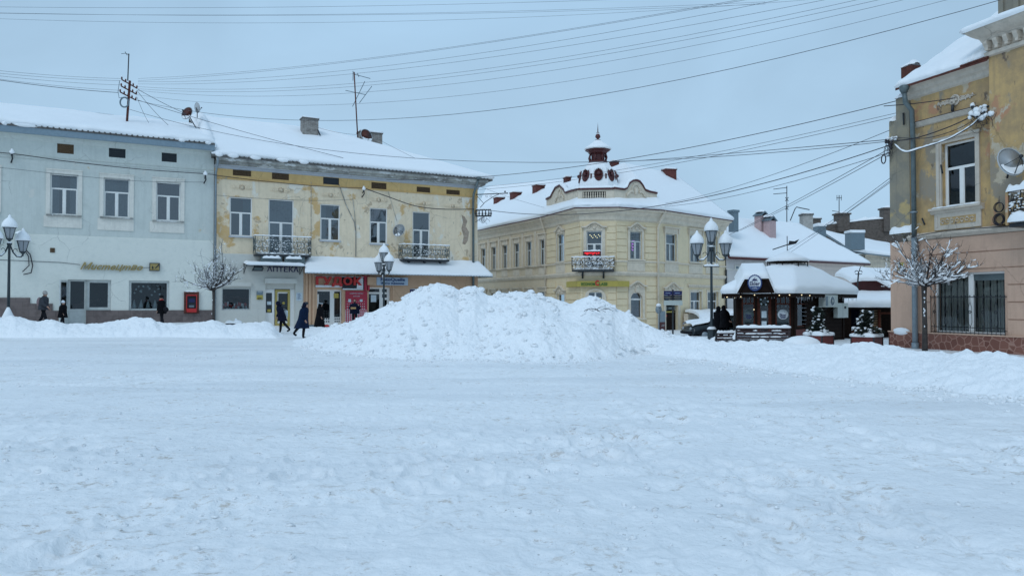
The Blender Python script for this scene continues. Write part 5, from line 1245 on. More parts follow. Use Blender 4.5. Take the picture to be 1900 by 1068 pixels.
# stepped party-wall strip on the left
mb=MB(); s1=zr(1672,182); s2=zr(1654,226); zt_=s1; ua=-.35; um=RB.u(1664,260)
zl=zr(1675,433)
mb.box(um,-.03,zl,u0+.03,.5,s1); mb.box(ua+.35-.02,-.035,zl,um,.45,s2); mb.build('party_wall',M['grey_old'],rb)
mb=MB(); snow_ridge(mb,[(um-.02,.15,s1),(u0,.15,s1)],.28,.16,.08); snow_ridge(mb,[(.0,.15,s2),(um,.15,s2)],.28,.18,.08); mb.build('party_wall_snow',M['snow'],rb)
mb=MB(); mb.box(0.0,.5,z0,.3,12,s2); mb.build('side_wall',M['grey_old'],rb)
# cornice
mb=MB(); cornice(mb,u0-.05,uT,[(0,zCb-.05),(.06,zCb),(.08,zCb+.12),(.16,zCb+.18),(.2,zCb+.28),(.32,zCb+.34),(.36,zCt-.02),(.36,zCt+.02)]); mb.build('cornice',M['old_white'],rb)
zw=zr(1760,217); mb=MB(); cornice(mb,RB.u(1699,225),RB.u(1814,200),[(0,zw-.1),(.05,zw-.08),(.12,zw+.06),(.12,zw+.1),(0,zw+.14)]); mb.build('string_course',M['old_white'],rb)
# medallion with leafy wings
u,z=RB.uz(1773,186); mb=MB(); MX=T((u,0,z))@Matrix.Rotation(R(90),4,'X')
mb.lathe([(.19,-.0),(.19,.05),(.15,.07),(.14,.04),(.001,.04)],(0,0,0),18,M=MX)
mb.box(u-.035,-.09,z-.12,u+.035,-.04,z+.12); mb.box(u-.12,-.088,z-.035,u+.12,-.04,z+.035)
for s in (-1,1):
    for k in range(6):
        x=u+s*(.22+.085*k); rr=.075*(1-.11*k)
        mb.tube([(x+rr*math.cos(a),-.03,z+.01+rr*math.sin(a)*(1 if k%2 else -1)) for a in [i*.8 for i in range(8)]],.016,4)
        mb.ball((x,-.02,z+.05*(1 if k%2 else -1)),.04,0,6,4,sy=.5)
    mb.prism([(u+s*.2,z-.05),(u+s*.78,z+.0),(u+s*.2,z+.05)][::s],'y',-.025,0)
mb.build('medallion',M['old_white'],rb)
# window with surround, sill, panel
window(rb,win,v=.13,cur=('',),fw=.075,transom=.60,pane='glass_dark',name='window')
mb=MB(); a,b,c,d=win; 
mb.box(a-.22,-.06,b+.0,a-.01,.02,d+.14); mb.box(c+.01,-.06,b,c+.16,.02,d+.14); mb.box(a-.01,-.06,d+.01,c+.01,.02,d+.14); mb.box(a-.28,-.12,d+.14,c+.22,.02,d+.22); mb.box(a-.16,-.09,b,a-.07,-.06,d+.1); mb.build('window_surround',M['old_white'],rb)
zsl=b-.02; mb=MB(); cornice(mb,a-.42,c+.3,[(.06,zsl-.2),(.1,zsl-.17),(.14,zsl-.1),(.22,zsl-.08),(.22,zsl)]); pz=zr(1775,424)
mb.box(a-.3,-.06,pz,c+.2,.0,zsl-.2); mb.box(a-.22,-.075,pz+.1,a-.16,-.06,zsl-.28); mb.build('apron',M['old_white'],rb)
mb=MB(); mb.box(a-.06,-.07,pz+.16,c+.02,-.061,zsl-.34); mb.build('apron_field',M['yellow_old'],rb)
mb=MB(); n=7
for k in range(n):
    x=a+.05+(c-a-.15)*k/(n-1); zc_=(pz+.16+zsl-.34)/2
    mb.tube([(x+.07*math.cos(q),-.085,zc_+.055*math.sin(q)) for q in [i*.7 for i in range(9)]],.014,4); mb.ball((x,-.08,zc_+(.06 if k%2 else -.06)),.035,0,6,4,sy=.5)
mb.build('apron_ornament',M['old_white'],rb)
snow_strip([(a-.36,-.12,zsl),(c+.25,-.12,zsl)],.11,.035,rb,'sill_snow')
# band over the ground floor
zb=zr(1800,431); mb=MB(); cornice(mb,u0+.02,uEnd,[(.05,zb-.12),(.12,zb-.1),(.2,zb),(.2,zb+.05),(0,zb+.14)]); mb.build('band',M['old_white'],rb)
# ground floor in pink render
sw=RB.rect(1735,505,1867,619); zst=zr(1790,621); zgt=zb-.12
mb=MB(); wall_holes(mb,0.0,uEnd,z0,zgt,[sw],-.06,.34); mb.add([(0,-.06,z0),(0,.5,z0),(0,.5,zgt+.05),(0,-.06,zgt+.05)],[(0,3,2,1)])
ug=RB.u(1722,500)
st=(zgt-zst)/6.0
for k in range(6):
    za,zc_=zst+k*st+.02,zst+(k+1)*st-.02
    for (p,q) in ((ug,sw[0]-.1),(sw[2]+.12,uEnd)) if za<sw[3]+.1 else ((ug,uEnd),):
        mb.box(p,-.10,za,q,-.055,zc_)
mb.build('ground_floor_wall',M['pink_wall'],rb)
mb=MB(); mb.box(-.04,-.14,z0,uEnd,-.061,zst); mb.box(-.04,-.14,z0,.02,.5,zst); mb.build('stone_base',M['crazy'],rb)
mb=MB(); mb.box(-.06,-.16,zst,uEnd,-.06,zst+.04); mb.build('base_coping',M['pink_wall'],rb)
# shop window
mb=MB(); a,b,c,d=sw; xm=RB.u(1800,560)
mb.box(a,.06,b,a+.07,.14,d); mb.box(c-.07,.06,b,c,.14,d); mb.box(a+.07,.06,d-.07,c-.07,.14,d); mb.box(a+.07,.06,b,c-.07,.14,b+.07); mb.box(xm-.09,.05,b+.07,xm+.09,.14,d-.07); f=mb.build('display_window',M['win_white'],rb)
mb=MB(); mb.box(xm+.09,.075,d-.28,c-.07,.085,d-.07); mb.build('roller_box',M['pipe'],f)
mb=MB(); mb.add([(a,.1,b),(c,.1,b),(c,.1,d),(a,.1,d)],[(0,1,2,3)]); mb.build('pane',M['glass_dark'],f)
mb=MB(); k=0; x=a+.1
while x<c-.15: mb.box(x,.22+.03*(k%2),b+.05,x+.085,.225+.03*(k%2),d-.1); x+=.12; k+=1
mb.build('vertical_blinds',M['curtain_beige'],f)
mb=MB(); mb.box(a+.3,.5,b,a+1.2,.9,b+.5); mb.build('furniture',M['wood_tan'],f)
# iron grille
zg1=zr(1800,551); mb=MB(); ga,gc=a-.06,c+.06; zg0=b+.03; vv=-.14
for zz_ in (zg1,zg0+.18,zg0): mb.tube([(ga,vv,zz_),(gc,vv,zz_)],.014,4)
n=18
for k in range(n+1):
    x=ga+(gc-ga)*k/n
    if k%3==1:
        mb.tube([(x,vv,zg0),(x,vv,zg0+.2),(x-.06,vv,zg0+.32),(x-.06,vv,zg1-.35),(x,vv,zg1-.15),(x,vv,zg1)],.010,4); mb.tube([(x,vv,zg0+.2),(x+.06,vv,zg0+.32),(x+.06,vv,zg1-.35),(x,vv,zg1-.15)],.010,4)
        for q in range(5): w=q*PI/2.5; mb.ball((x+.04*math.cos(w),vv-.01,(zg0+zg1)/2+.1+.04*math.sin(w)),.022,0,5,3)
    else: mb.tube([(x,vv,zg0-.04),(x,vv,zg1+.03)],.011,4)
    mb.ball((x,vv,zg1+.04),.024,0,5,4); mb.lathe([(.03,-.01),(.03,.01)],(x,vv,zg0-.05),6,M=Matrix.Rotation(R(90),4,'X'))
for x in (ga,(ga+gc)/2,gc): mb.tube([(x,vv,zg0+.1),(x,-.06,zg0+.1)],.012,4); mb.tube([(x,vv,zg1),(x,-.06,zg1)],.012,4)
mb.build('window_grille',M['dark_metal'],rb)
box_part('interior','dark_in',rb,.3,1.6,z0,uEnd-.3,1.7,zCb)
# corner drift on the ledge
mb=MB(); snow_ridge(mb,[(.0,.1,zr(1676,433)),(RB.u(1700,433),.05,zr(1676,433))],.3,.3,.1,.2); mb.ball((.5,-.1,zst+.03),.18,0,10,6,sx=2.2,sy=.5,sz=.8); mb.build('ledge_snow',M['snow'],rb)
# roof
zR0=zCt+.02; E=[(u0-.2,-.42,zR0),(uT,-.42,zR0)]; zt2=zr(1685,121,2.4); Tt=[(u0-.1,2.4,zt2),(uT,5.4,zt2+3.0)]
mb=MB(); roof_slab(mb,[(u0-.2,-.42,zR0),(uT,-.42,zR0)],[(u0-.1,2.4,zt2-.05),(uT,5.4,zt2+2.9)],.08)
for k in range(16): u=uT-.9+k*.06; mb.tube([(u,-.45,zR0+.02),(u,-.1,zR0+.2)],.035,5)
rf=mb.build('roof',M['rust'],rb)
mb=MB(); snow_loft(mb,[(u0-.2,-.40,zR0+.02),(uT-.9,-.40,zR0+.02),(uT,-.28,zR0+.1)],[Tt[0],(Vector(Tt[0])+Vector(Tt[1]))/2,Tt[1]],.22,60,16,.10,seed=51,ends=(True,False),nscale=1.6,bulge=.06); mb.build('snow_cover',M['snow'],rf)
a_,b_=RB.uz(1680,130,1.2); mb=MB(); mb.box(a_-.02,1.0,b_-.35,a_+.45,1.5,b_+.05); o=mb.build('roof_firewall',M['rust'],rb); mb=MB(); snow_ridge(mb,[(a_-.1,1.25,b_+.05),(a_+.5,1.25,b_+.1)],.32,.16,.1); mb.build('snow_cover',M['snow'],o)
# gutter pipe
up=RB.u(1682,170,-.3)
mb=MB(); mb.lathe([(.10,-.14),(.16,-.02),(.17,.1),(.1,.14)],(up+.04,-.45,zCt-.12),10)
mb.tube([(up+.04,-.45,zCt-.2),(up+.06,-.42,zCt-.6),(RB.u(1692,210,-.2),-.2,zr(1692,205,-.2)),(RB.u(1694,260,-.18),-.18,zr(1694,260,-.18)),(RB.u(1697,500,-.18),-.18,zr(1697,440,-.18))],.085,9)
o=mb.build('downpipe',M['pipe'],rb)
mb=MB(); x=RB.u(1697,500,-.2); mb.tube([(x,-.2,zr(1697,440,-.2)),(x+.03,-.24,z0)],.095,9); mb.lathe([(.12,-.03),(.12,.03)],(x,-.2,zr(1697,395)),9); mb.lathe([(.125,-.25),(.125,.1)],(x+.03,-.24,zr(1700,640)),9); mb.build('lower_pipe',M['galv'],rb)
# tower bay at the far right
TB=uT; zto=zr(1875,60,-.35); zct=zr(1870,42,-.6); mb=MB(); mb.box(TB,-.32,zb+.14,uEnd,.5,zr(1870,88,-.32)+.0); mb.build('bay_wall',M['yellow_old'],rb)
zq=zr(1870,95,-.32); zq2=zr(1870,44,-.75)
mb=MB(); pf=[(.32,zq),(.40,zq+.03),(.42,zq+.14),(.36,zq+.18)]
def ring(mb,pf):
    g=[]
    for (o,z) in pf: g.append([(TB-(o-.32)+0,3.0,z),(TB-(o-.32),-o,z),(uEnd,-o,z)])
    mb.grid(g,0,False)
ring(mb,pf+[(.34,zq+.2),(.34,zq2-.22),(.46,zq2-.2),(.50,zq2-.1),(.62,zq2-.02),(.75,zq2+.1),(.8,zq2+.2)])
n=14
for k in range(n):
    x=TB+.02+k*.33
    mb.box(x,-.52,zq+.18,x+.10,-.33,zq2-.22); mb.prism([(-.6,zq2-.22),(-.6,zq2-.3),(-.52,zq2-.42),(-.33,zq2-.42),(-.33,zq2-.22)],'x',x-.02,x+.12)
for k in range(5):
    y=.1+k*.4; mb.box(TB-.2,y,zq+.18,TB-.01,y+.1,zq2-.22)
mb.build('bay_cornice',M['old_white'],rb)
mb=MB(); mb.box(TB+.18,-.05,zq2+.1,uEnd,3,zq2+2.6); 
for k in range(4): mb.box(TB+.18+k*.5,-.12,zq2+.15,TB+.34+k*.5,-.05,zq2+2.5)
mb.build('bay_attic',M['grey_old'],rb)
mb=MB(); snow_loft(mb,[(TB-.55,3,zq2+.2),(TB-.55,-.82,zq2+.2),(uEnd,-.82,zq2+.2)],[(TB+.18,3,zq2+.36),(TB+.18,-.06,zq2+.36),(uEnd,-.06,zq2+.36)],.16,50,4,.05,seed=55,ends=(False,False)); mb.build('bay_snow',M['snow'],rb)
# bay balcony
ba=RB.u(1868,400,-1.0); zb0=zr(1880,413,-1.0); zb1=zr(1880,356,-1.0)
balcony(rb,ba,ba+2.2,zb0,zb1-zb0,.9,90,segs=3,corbels=1)
mb=MB(); mb.tube([(ba-.02,-.92,zb0),(ba-.02,-.92,zb1+.1)],.05,6); snow_ridge(mb,[(ba,-.5,zb0+.02),(ba+2,-.5,zb0+.02)],.45,.3,.15); 
mb2=MB(); snow_ridge(mb2,[(ba,-.95,zb0+.03),(ba+2,-.95,zb0+.03)],.12,.28,.12); snow_ridge(mb2,[(ba-.05,-.93,zb1+.03),(ba+.8,-.93,zb1+.06)],.1,.2,.1); mb2.build('balcony_snow',M['snow'],rb)
box_part('balcony_post','yellow_old',rb,ba-.08,-.95,zb0-.05,ba+.0,-.88,zb1+.05)
# satellite dish
P=RB.w(RB.u(1876,298,-.9),-.9,zr(1876,300,-.9)); dish('satellite_dish','large white satellite dish half full of snow at the right edge','satellite dish'and tuple(P),.44,-70.3+78,14,'dish','dish',snow=1.25,stand=(.3,.5,-.4))
# tangle of insulators and cables on the bay corner
P=RB.w(RB.u(1822,212,-.35),-.35,zr(1822,212,-.35)); tg=thing('cable_tangle','snow-clumped tangle of insulators and wires on the yellow house wall','insulators',tuple(P),RB.a)
rr=random.Random(8); mb=MB(); sn=MB()
mb.box(-.3,.1,-.03,.35,.16,.03); mb.box(-.3,.1,.2,.3,.16,.26)
for k in range(9):
    x,y,z=rr.uniform(-.35,.3),rr.uniform(-.12,.2),rr.uniform(-.15,.3); mb.lathe([(.03,-.06),(.055,-.03),(.04,0),(.055,.03),(.02,.07)],(x,y,z),7); sn.ball((x,y,z+.07),rr.uniform(.06,.1),0,7,5,jit=.2)
for k in range(14):
    sn.ball((rr.uniform(-.4,.35),rr.uniform(-.15,.15),rr.uniform(-.15,.32)),rr.uniform(.04,.09),0,6,4,jit=.25,sx=1.5)
mb.build('insulators',M['dark_metal'],tg); sn.build('snow_clumps',M['snow'],tg)
mb=MB()
for k in range(16):
    x=rr.uniform(-.3,.3); R_=rr.uniform(.08,.25); c=(x,rr.uniform(-.1,.15),rr.uniform(-.35,.0)); ph=rr.uniform(0,6)
    mb.tube([(c[0]+R_*math.cos(ph+t)*.9,c[1]+.05*math.sin(t*2),c[2]+R_*math.sin(ph+t)) for t in [i*.45 for i in range(rr.randint(7,14))]],.007,3)
mb.tube([(.3,0,-.2),(.45,.1,-.45),(.5,.12,-.65),(.42,.2,-1.2)],.008,3); mb.build('wire_loops',M['cable'],tg)
# left tangle at the house corner
P=RB.w(RB.u(1658,275,-.1),-.1,zr(1658,262,-.1)); tg=thing('cable_tangle','dark cluster of cables and insulators on the left corner of the yellow house','insulators',tuple(P),RB.a)
mb=MB(); sn=MB()
for k in range(6): 
    x,z=rr.uniform(-.25,.1),rr.uniform(-.35,.1); mb.lathe([(.03,-.08),(.05,-.03),(.035,0),(.05,.04),(.02,.09)],(x,rr.uniform(-.2,0),z),7)
for k in range(10): sn.ball((rr.uniform(-.2,.2),rr.uniform(-.2,0),rr.uniform(0,.12)),rr.uniform(.03,.06),0,6,4,jit=.2,sx=1.4)
for k in range(9):
    R_=rr.uniform(.1,.22); ph=rr.uniform(0,6); cx,cz=rr.uniform(-.25,.0),rr.uniform(-.45,-.1); mb.tube([(cx+R_*math.cos(ph+t)*.6,-.1,cz+R_*math.sin(ph+t)) for t in [i*.5 for i in range(10)]],.009,3)
mb.tube([(-.32+.10*math.cos(t),-.15,-.62+.16*math.sin(t)) for t in [i*PI/8 for i in range(17)]],.022,5); mb.build('cables',M['cable'],tg); sn.build('snow_clumps',M['snow'],tg)
# cable coils by the balcony and wall bits
P=RB.w(RB.u(1855,395,-.4),-.4,zr(1855,400,-.4)); tg=thing('cable_coil','two black cable coils hanging left of the right-hand balcony','cable coil',tuple(P),RB.a); mb=MB()
for (cz,R_) in ((-.12,.17),(-.12,.13),(.26,.14)):
    for q in range(3): mb.tube([(R_*(1+.06*q)*math.cos(t),-.03*q,cz+R_*(1+.05*q)*math.sin(t)) for t in [i*PI/9 for i in range(19)]],.012,4)
mb.build('coils',M['cable'],tg)
mb=MB(); 
for (x,y,x2,y2) in ((1679,210,1680,232),(1714,405,1719,417),(1749,306,1752,322)):
    mb.tube([(RB.u(x,y),-.08,zr(x,y)),(RB.u(x2,y2),-.08,zr(x2,y2))],.03,5)
mb.tube([(RB.u(1772,190),-.1,zr(1772,195)),(RB.u(1772,205),-.12,zr(1772,207))],.05,6); mb.build('wall_bracket',M['dark_metal'],rb)
r=RB.rect(1670,487,1681,500); P=RB.w((r[0]+r[2])/2,-.09,(r[1]+r[3])/2); pl=thing('house_plate','small yellow plate on the pink wall behind the right tree','sign',tuple(P),RB.a)
hw,hh=(r[2]-r[0])/2,(r[3]-r[1])/2; mb=MB(); mb.box(-hw,-.01,-hh,hw,.02,hh); mb.build('plate',M['yellow'],pl); mb=MB(); mb.prism([(-hw*.2,-hh*.6),(hw*.4,-hh*.5),(hw*.3,hh*.4),(-hw*.3,hh*.1)],'y',-.02,-.011); mb.build('mark',M['green'],pl)
# ================================================================ CAFE KIOSK
KO=Vector((12.3,33,0))
k0=Vector((10.04,33.8,0)); k2=Vector((15.79,36,0)); k3=Vector((13.6,38.6,0)); k4=Vector((11.2,38.2,0))
kf=thing('cafe_kiosk','dark wooden café kiosk with thick snow roof and round logo sign over its door','kiosk',tuple(KO))
KA=frp(k0,KO); KB_=frp(KO,k2); KC=frp(k2,k3); KD=frp(k3,k4); KE=frp(k4,k0)
kp=set()
def ksettle(fr):
    for k in kids(kf):
        if k.name in kp: continue
        kp.add(k.name); k.location=fr.o-KO; k.rotation_euler=(0,0,fr.a)
zk0=-.4; zk1=2.12
dl=KA.rect(1405,516,1431,612); dl=(dl[0],-.2,dl[2],dl[3]); wl1=KA.rect(1376,516,1400.5,604); wl2=KA.rect(1438.5,514,1467,606)
dl,wl1,wl2=[(r[0],r[1],r[2],min(r[3],2.08)) for r in (dl,wl1,wl2)]
mb=MB(); wall_holes(mb,0,KA.L,zk0,zk1+.25,[dl,wl1,wl2],0,.12)
for x in (0,wl1[2]+.0,dl[2]+.02,KA.L-.1): mb.box(x,-.05,zk0,x+.1,-.001,zk1+.2)
mb.build('wall',M['wood_dark'],kf)
def kwin(fr,r,split,logo=None):
    mb=MB(); f=.06; a,b,c,d=r; zt=b+(d-b)*split
    mb.box(a,.02,b,a+f,.08,d); mb.box(c-f,.02,b,c,.08,d); mb.box(a+f,.02,b,c-f,.08,b+f); mb.box(a+f,.02,d-f,c-f,.08,d); mb.box(a+f,.01,zt-.03,c-f,.08,zt+.03)
    for k in (1,2): x=a+(c-a)*k/3; mb.box(x-.02,.015,zt+.03,x+.02,.08,d-f)
    o=mb.build('window',M['wood_brown'],kf); m=MB(); m.add([(a,.05,b),(c,.05,b),(c,.05,d),(a,.05,d)],[(0,1,2,3)]); m.build('pane',M['glass_dark'],o)
    m=MB(); m.box(a+.05,.4,b+.05,c-.05,.42,zt-.25); m.build('inner_blind',M['pipe'],o)
    if logo: 
        cx,cz,rr=logo; m=MB(); Mx=T((cx,.0,cz))@Matrix.Rotation(R(90),4,'X')
        m.lathe([(rr,.0),(rr,.012)],(0,0,0),24,M=Mx); l=m.build('logo',M['pipe' if cx<.8 else 'white'],o)
        t=text_fit('Ekler',rr*1.25,rr*.55,.01,bold=.02); t.v=[(p[0]+cx,p[1]-.02,p[2]+cz-rr*.12) for p in t.v]; t.build('logo_lettering',M['dkblue'],l)
        m=MB(); m.prism([(cx-rr*.6,cz-rr*.5),(cx+rr*.6,cz-rr*.5),(cx+rr*.35,cz-rr*.75),(cx-rr*.35,cz-rr*.75)],'y',-.03,-.013); m.build('logo_band',M['dkblue'],l)
    return o
lc=KA.rect(1380.4,574.5,1398.4,592.5); kwin(KA,wl1,.66,((lc[0]+lc[2])/2,(lc[1]+lc[3])/2,.22))
lc=KA.rect(1443.8,574,1461.8,592); o=kwin(KA,wl2,.66,((lc[0]+lc[2])/2,(lc[1]+lc[3])/2,.22))
m=MB(); rr=random.Random(4)
for k in range(4): 
    cx=wl2[0]+.12+k*.16
    for q in range(6): a=q*PI/3; m.tube([(cx,.1,wl2[3]-.62),(cx+.06*math.cos(a),.1,wl2[3]-.62+.06*math.sin(a))],.008,3)
m.build('paper_snowflakes',M['paper'],o)
mb=MB(); a,b,c,d=dl; mb.box(a,-.02,b,a+.13,.06,d); mb.box(c-.13,-.02,b,c,.06,d); mb.box(a+.13,-.02,d-.14,c-.13,.06,d); mb.box(a+.13,-.02,b,c-.13,.06,b+.35); dr_=mb.build('door',M['wood_brown'],kf)
m=MB(); m.add([(a+.1,.03,b),(c-.1,.03,b),(c-.1,.03,d),(a+.1,.03,d)],[(0,1,2,3)]); m.build('pane',M['glass_dark'],dr_)
for (p,q) in ((.95,1.25),(.5,.8)): box_part('notice','paper',dr_,a+.18,-.0,p,c-.2,.02,q)
m=MB(); cx=(a+c)/2; m.tube([(cx+.16*math.cos(t),-.05,1.68+.16*math.sin(t)) for t in [i*PI/8 for i in range(17)]],.06,6); w_=m.build('wreath',M['needle'],dr_)
m=MB(); 
for k in range(5): a2=k*1.3; m.ball((cx+.16*math.cos(a2),-.1,1.68+.16*math.sin(a2)),.045,0,6,4)
m.build('wreath_ornament',M['paper'],w_)
# gabled porch board over the door, with its snow hood
ga=[KA.uz(x,y,-.92) for x,y in ((1372,544),(1385,518),(1421,517.5),(1433,543))]
mb=MB(); mb.prism([(p[0],p[1]) for p in ga],'y',-.90,-.82); mb.box(ga[0][0],-.82,ga[0][1]-.02,ga[0][0]+.05,.0,ga[0][1]+.1); mb.box(ga[3][0]-.05,-.82,ga[3][1]-.02,ga[3][0],.0,ga[3][1]+.1)
mb.prism([(ga[1][0]-.12,ga[1][1]+.02),(ga[2][0]+.12,ga[2][1]+.02),(ga[3][0]+.1,ga[3][1]),(ga[3][0],ga[3][1]),(ga[2][0],ga[2][1]-.06),(ga[1][0],ga[1][1]-.06),(ga[0][0],ga[0][1]),(ga[0][0]-.1,ga[0][1])][::-1],'y',-.98,-.89)
mb.build('gable_board',M['wood_dark'],kf)
ksettle(KA)
kw=KB_.rect(1479,516,1501,606); kw=(kw[0],kw[1],kw[2],min(kw[3],2.08)); mb=MB(); wall_holes(mb,0,KB_.L,zk0,zk1+.2,[kw],0,.12)
for k in range(14): mb.box(.95,-.02,zk0+k*.18,KB_.L-.02,-.001,zk0+k*.18+.15)
mb.box(0,-.06,zk0,.1,-.001,zk1+.2); mb.box(KB_.L-.12,-.06,zk0,KB_.L,-.025,zk1+.2); mb.build('wall',M['wood_dark'],kf)
o=kwin(KB_,kw,.66)
m=MB()
for k in range(3): 
    cx=kw[0]+.15+k*.2
    for q in range(6): a=q*PI/3; m.tube([(cx,.1,kw[3]-.66),(cx+.07*math.cos(a),.1,kw[3]-.66+.07*math.sin(a))],.008,3)
m.build('paper_snowflakes',M['paper'],o)
box_part('red_plinth','planter',kf,.1,-.03,zk0,.95,-.002,kw[1]-.1)
ksettle(KB_)
for fr in (KC,KD,KE):
    box_part('wall','wood_dark',kf,0,0,zk0,fr.L,.1,zk1+.2); ksettle(fr)
def k3v(x,y,z): return Vector((x-KO.x,y-KO.y,z))
eav=[at(1340.5,545,33.5),at(1476.5,543,32.2),at(1590,549,36.4)]; zev=2.06
EK=[k3v(p.x,p.y,zev) for p in eav]+[k3v(14.6,40.0,zev),k3v(10.9,39.2,zev)]; EK.append(EK[0].copy())
rc_=Vector((13.15,36,0)); zt_=3.15
TK=[k3v(rc_.x+dx,rc_.y+dy,zt_) for dx,dy in ((-.85,-.35),(0,-.8),(.85,-.2),(.5,.7),(-.6,.6))]; TK.append(TK[0].copy())
mb=MB(); roof_slab(mb,EK,[p+Vector((0,0,-.65)) for p in TK],.1)
for a,b in zip(EK[:-1],EK[1:]): mb.hexa([a+Vector((0,0,-.22)),b+Vector((0,0,-.22)),b+Vector((0,0.04,-.22)),a+Vector((0,.04,-.22))],[a+Vector((0,0,.02)),b+Vector((0,0,.02)),b+Vector((0,.04,.02)),a+Vector((0,.04,.02))])
mb.lathe([(.85,zt_-.2),(.85,zt_+.12),(.9,zt_+.14)],(rc_.x-KO.x,rc_.y-KO.y,0),8,0,False)
rf=mb.build('roof',M['wood_dark'],kf); kp.add(rf.name)
mb=MB(); snow_loft(mb,EK,TK,.30,100,14,.07,closed=True,bulge=.06,seed=61,curve=.03,nscale=1.3)
GA=[KA.w(u,-.97,z)-KO for u,z in ga]; GA=[Vector((p.x,p.y,p.z)) for p in GA]; bkv=Vector((.55,2.2,.55))
g0=[GA[0]+Vector((-.12,0,-.02)),GA[1]+Vector((-.08,0,.0)),GA[2]+Vector((.08,0,.0)),GA[3]+Vector((.12,0,-.02))]
rows=[]
for j in range(9):
    t=j/8; row=[]
    for i in range(19):
        p=lerp_poly(g0,i/18); q=p+bkv*t; q.z+=(.26*min(1,t*7)**.5 if j else 0)+(.16 if j==0 else 0)*0; q.x+=(.0); 
        if j==0: q.z+=.0
        row.append(q)
    rows.append(row)
rows.insert(1,[Vector((p.x,p.y-.03,p.z+.15)) for p in rows[0]])
mb.grid(rows,0,True); s_=mb.build('snow_cover',M['snow'],rf)
mb=MB(); lx,ly=rc_.x-KO.x,rc_.y-KO.y; mb.lathe([(.98,zt_+.38),(.98,zt_+.42),(.75,zt_+.55),(.3,zt_+.72),(.05,zt_+.9),(.01,zt_+.95)],(lx,ly,0),8)
for k in range(8):
    a=k*PI/4+.2; mb.tube([(lx+.92*math.cos(a),ly+.92*math.sin(a),zt_+.1),(lx+.92*math.cos(a),ly+.92*math.sin(a),zt_+.40)],.025,4)
ln=mb.build('lantern_roof',M['wood_dark'],kf); kp.add(ln.name)
mb=MB(); mb.lathe([(.97,zt_+.42),(1.0,zt_+.50),(.8,zt_+.63),(.35,zt_+.80),(.05,zt_+.95)],(lx,ly,0),16)
mb.build('snow_cover',M['snow'],ln)
mb=MB(); p=Vector((lx,ly,zt_+.9)); mb.tube([p,p+Vector((0,0,.75))],.02,5); mb.tube([p+Vector((-.7,0,.1)),p+Vector((-.1,0,.3)),p+Vector((.3,0,.42))],.025,4); mb.prism([(p.x+.05,p.z+.3),(p.x+.42,p.z+.38),(p.x+.58,p.z+.6),(p.x+.35,p.z+.5),(p.x+.1,p.z+.52)],'y',p.y-.01,p.y+.02); wv=mb.build('weather_vane',M['dark_metal'],kf); kp.add(wv.name)
mb=MB(); rr=random.Random(77)
for k in range(46):
    t=rr.random(); a,b=EK[1],EK[2]; p=a.lerp(b,t)+Vector((0,-.02,-.2)); L_=rr.uniform(.04,.22); mb.lathe([(.012,0),(.009,-L_*.5),(.001,-L_)],p,5)
for k in range(16):
    t=rr.random(); a,b=EK[0],EK[1]; p=a.lerp(b,t)+Vector((0,-.02,-.2)); L_=rr.uniform(.03,.1); mb.lathe([(.010,0),(.008,-L_*.5),(.001,-L_)],p,5)
ic=mb.build('icicles',M['lamp_glass'],kf); ic['kind']='stuff'; kp.add(ic.name)
# logo sign, hangs on the gable
cu,cz=KA.uz(1400.5,524.5,-1.06); P=KA.w(cu,-1.06,cz); ls=thing('logo_sign','round white and navy café sign reading Ekler on the kiosk gable','sign',tuple(P),KA.a)
MX=Matrix.Rotation(R(90),4,'X'); rr_=.33
mb=MB(); pts=[]
n=44
for k in range(n): q=rr_*(1.0 if k%2 else .93); a=2*PI*k/n; pts.append((q*math.cos(a)*.93,q*1.12*math.sin(a)))
mb.prism(pts,'y',0,.07); mb.build('scalloped_rim',M['signblue'],ls)
mb=MB(); mb.prism([(rr_*.80*.93*math.cos(2*PI*k/28),rr_*.82*1.12*math.sin(2*PI*k/28)) for k in range(28)],'y',-.012,-.002); mb.build('face',M['white'],ls)
mb=MB(); mb.prism([(rr_*.78*.93*math.cos(a),rr_*.80*1.12*math.sin(a)) for a in [PI+.55+(PI-1.1)*k/12 for k in range(13)]],'y',-.03,-.014); mb.build('lower_band',M['signblue'],ls)
mb=MB(); mb.prism([(-.13,.09),(.02,.24),(-.02,.16),(.13,.09)],'y',-.035,-.014); mb.prism([(.0,.14),(.06,.18),(.1,.13)],'y',-.04,-.03); mb.build('emblem',M['dkblue'],ls)
put(text_fit('Ekler',.42,.17,.02,bold=.01),'lettering',M['dkblue'],ls,0,-.025,-.03); put(text_fit('cafe',.2,.06,.01),'small_lettering',M['white'],ls,0,-.04,-.22)
# bulbs
sl_=thing('string_lights','string of small warm bulbs along the café eave and gable','lights',tuple(at(1349,551,33.4)))
o=Vector(sl_.location); pts=[(1349,551,33.4),(1363,551.6,33.3),(1374.6,550.4,33.1),(1386,536,33.0),(1400,547,32.8),(1417.4,527,32.7),(1427.6,541,32.6),(1446,547.6,32.4),(1465,547,32.2),(1487.5,547,32.4),(1502.6,548,32.9)]
mb=MB(); W_=[at(*p)-o+Vector((0,0,.04)) for p in pts]; mb.tube(W_,.006,3); mb.build('wire',M['cable'],sl_)
for p in pts+[(1399,574,33.2)]: mb=MB(); mb.ball(at(*p)-o,.024,0,7,5); mb.build('bulb',M['bulb'],sl_)
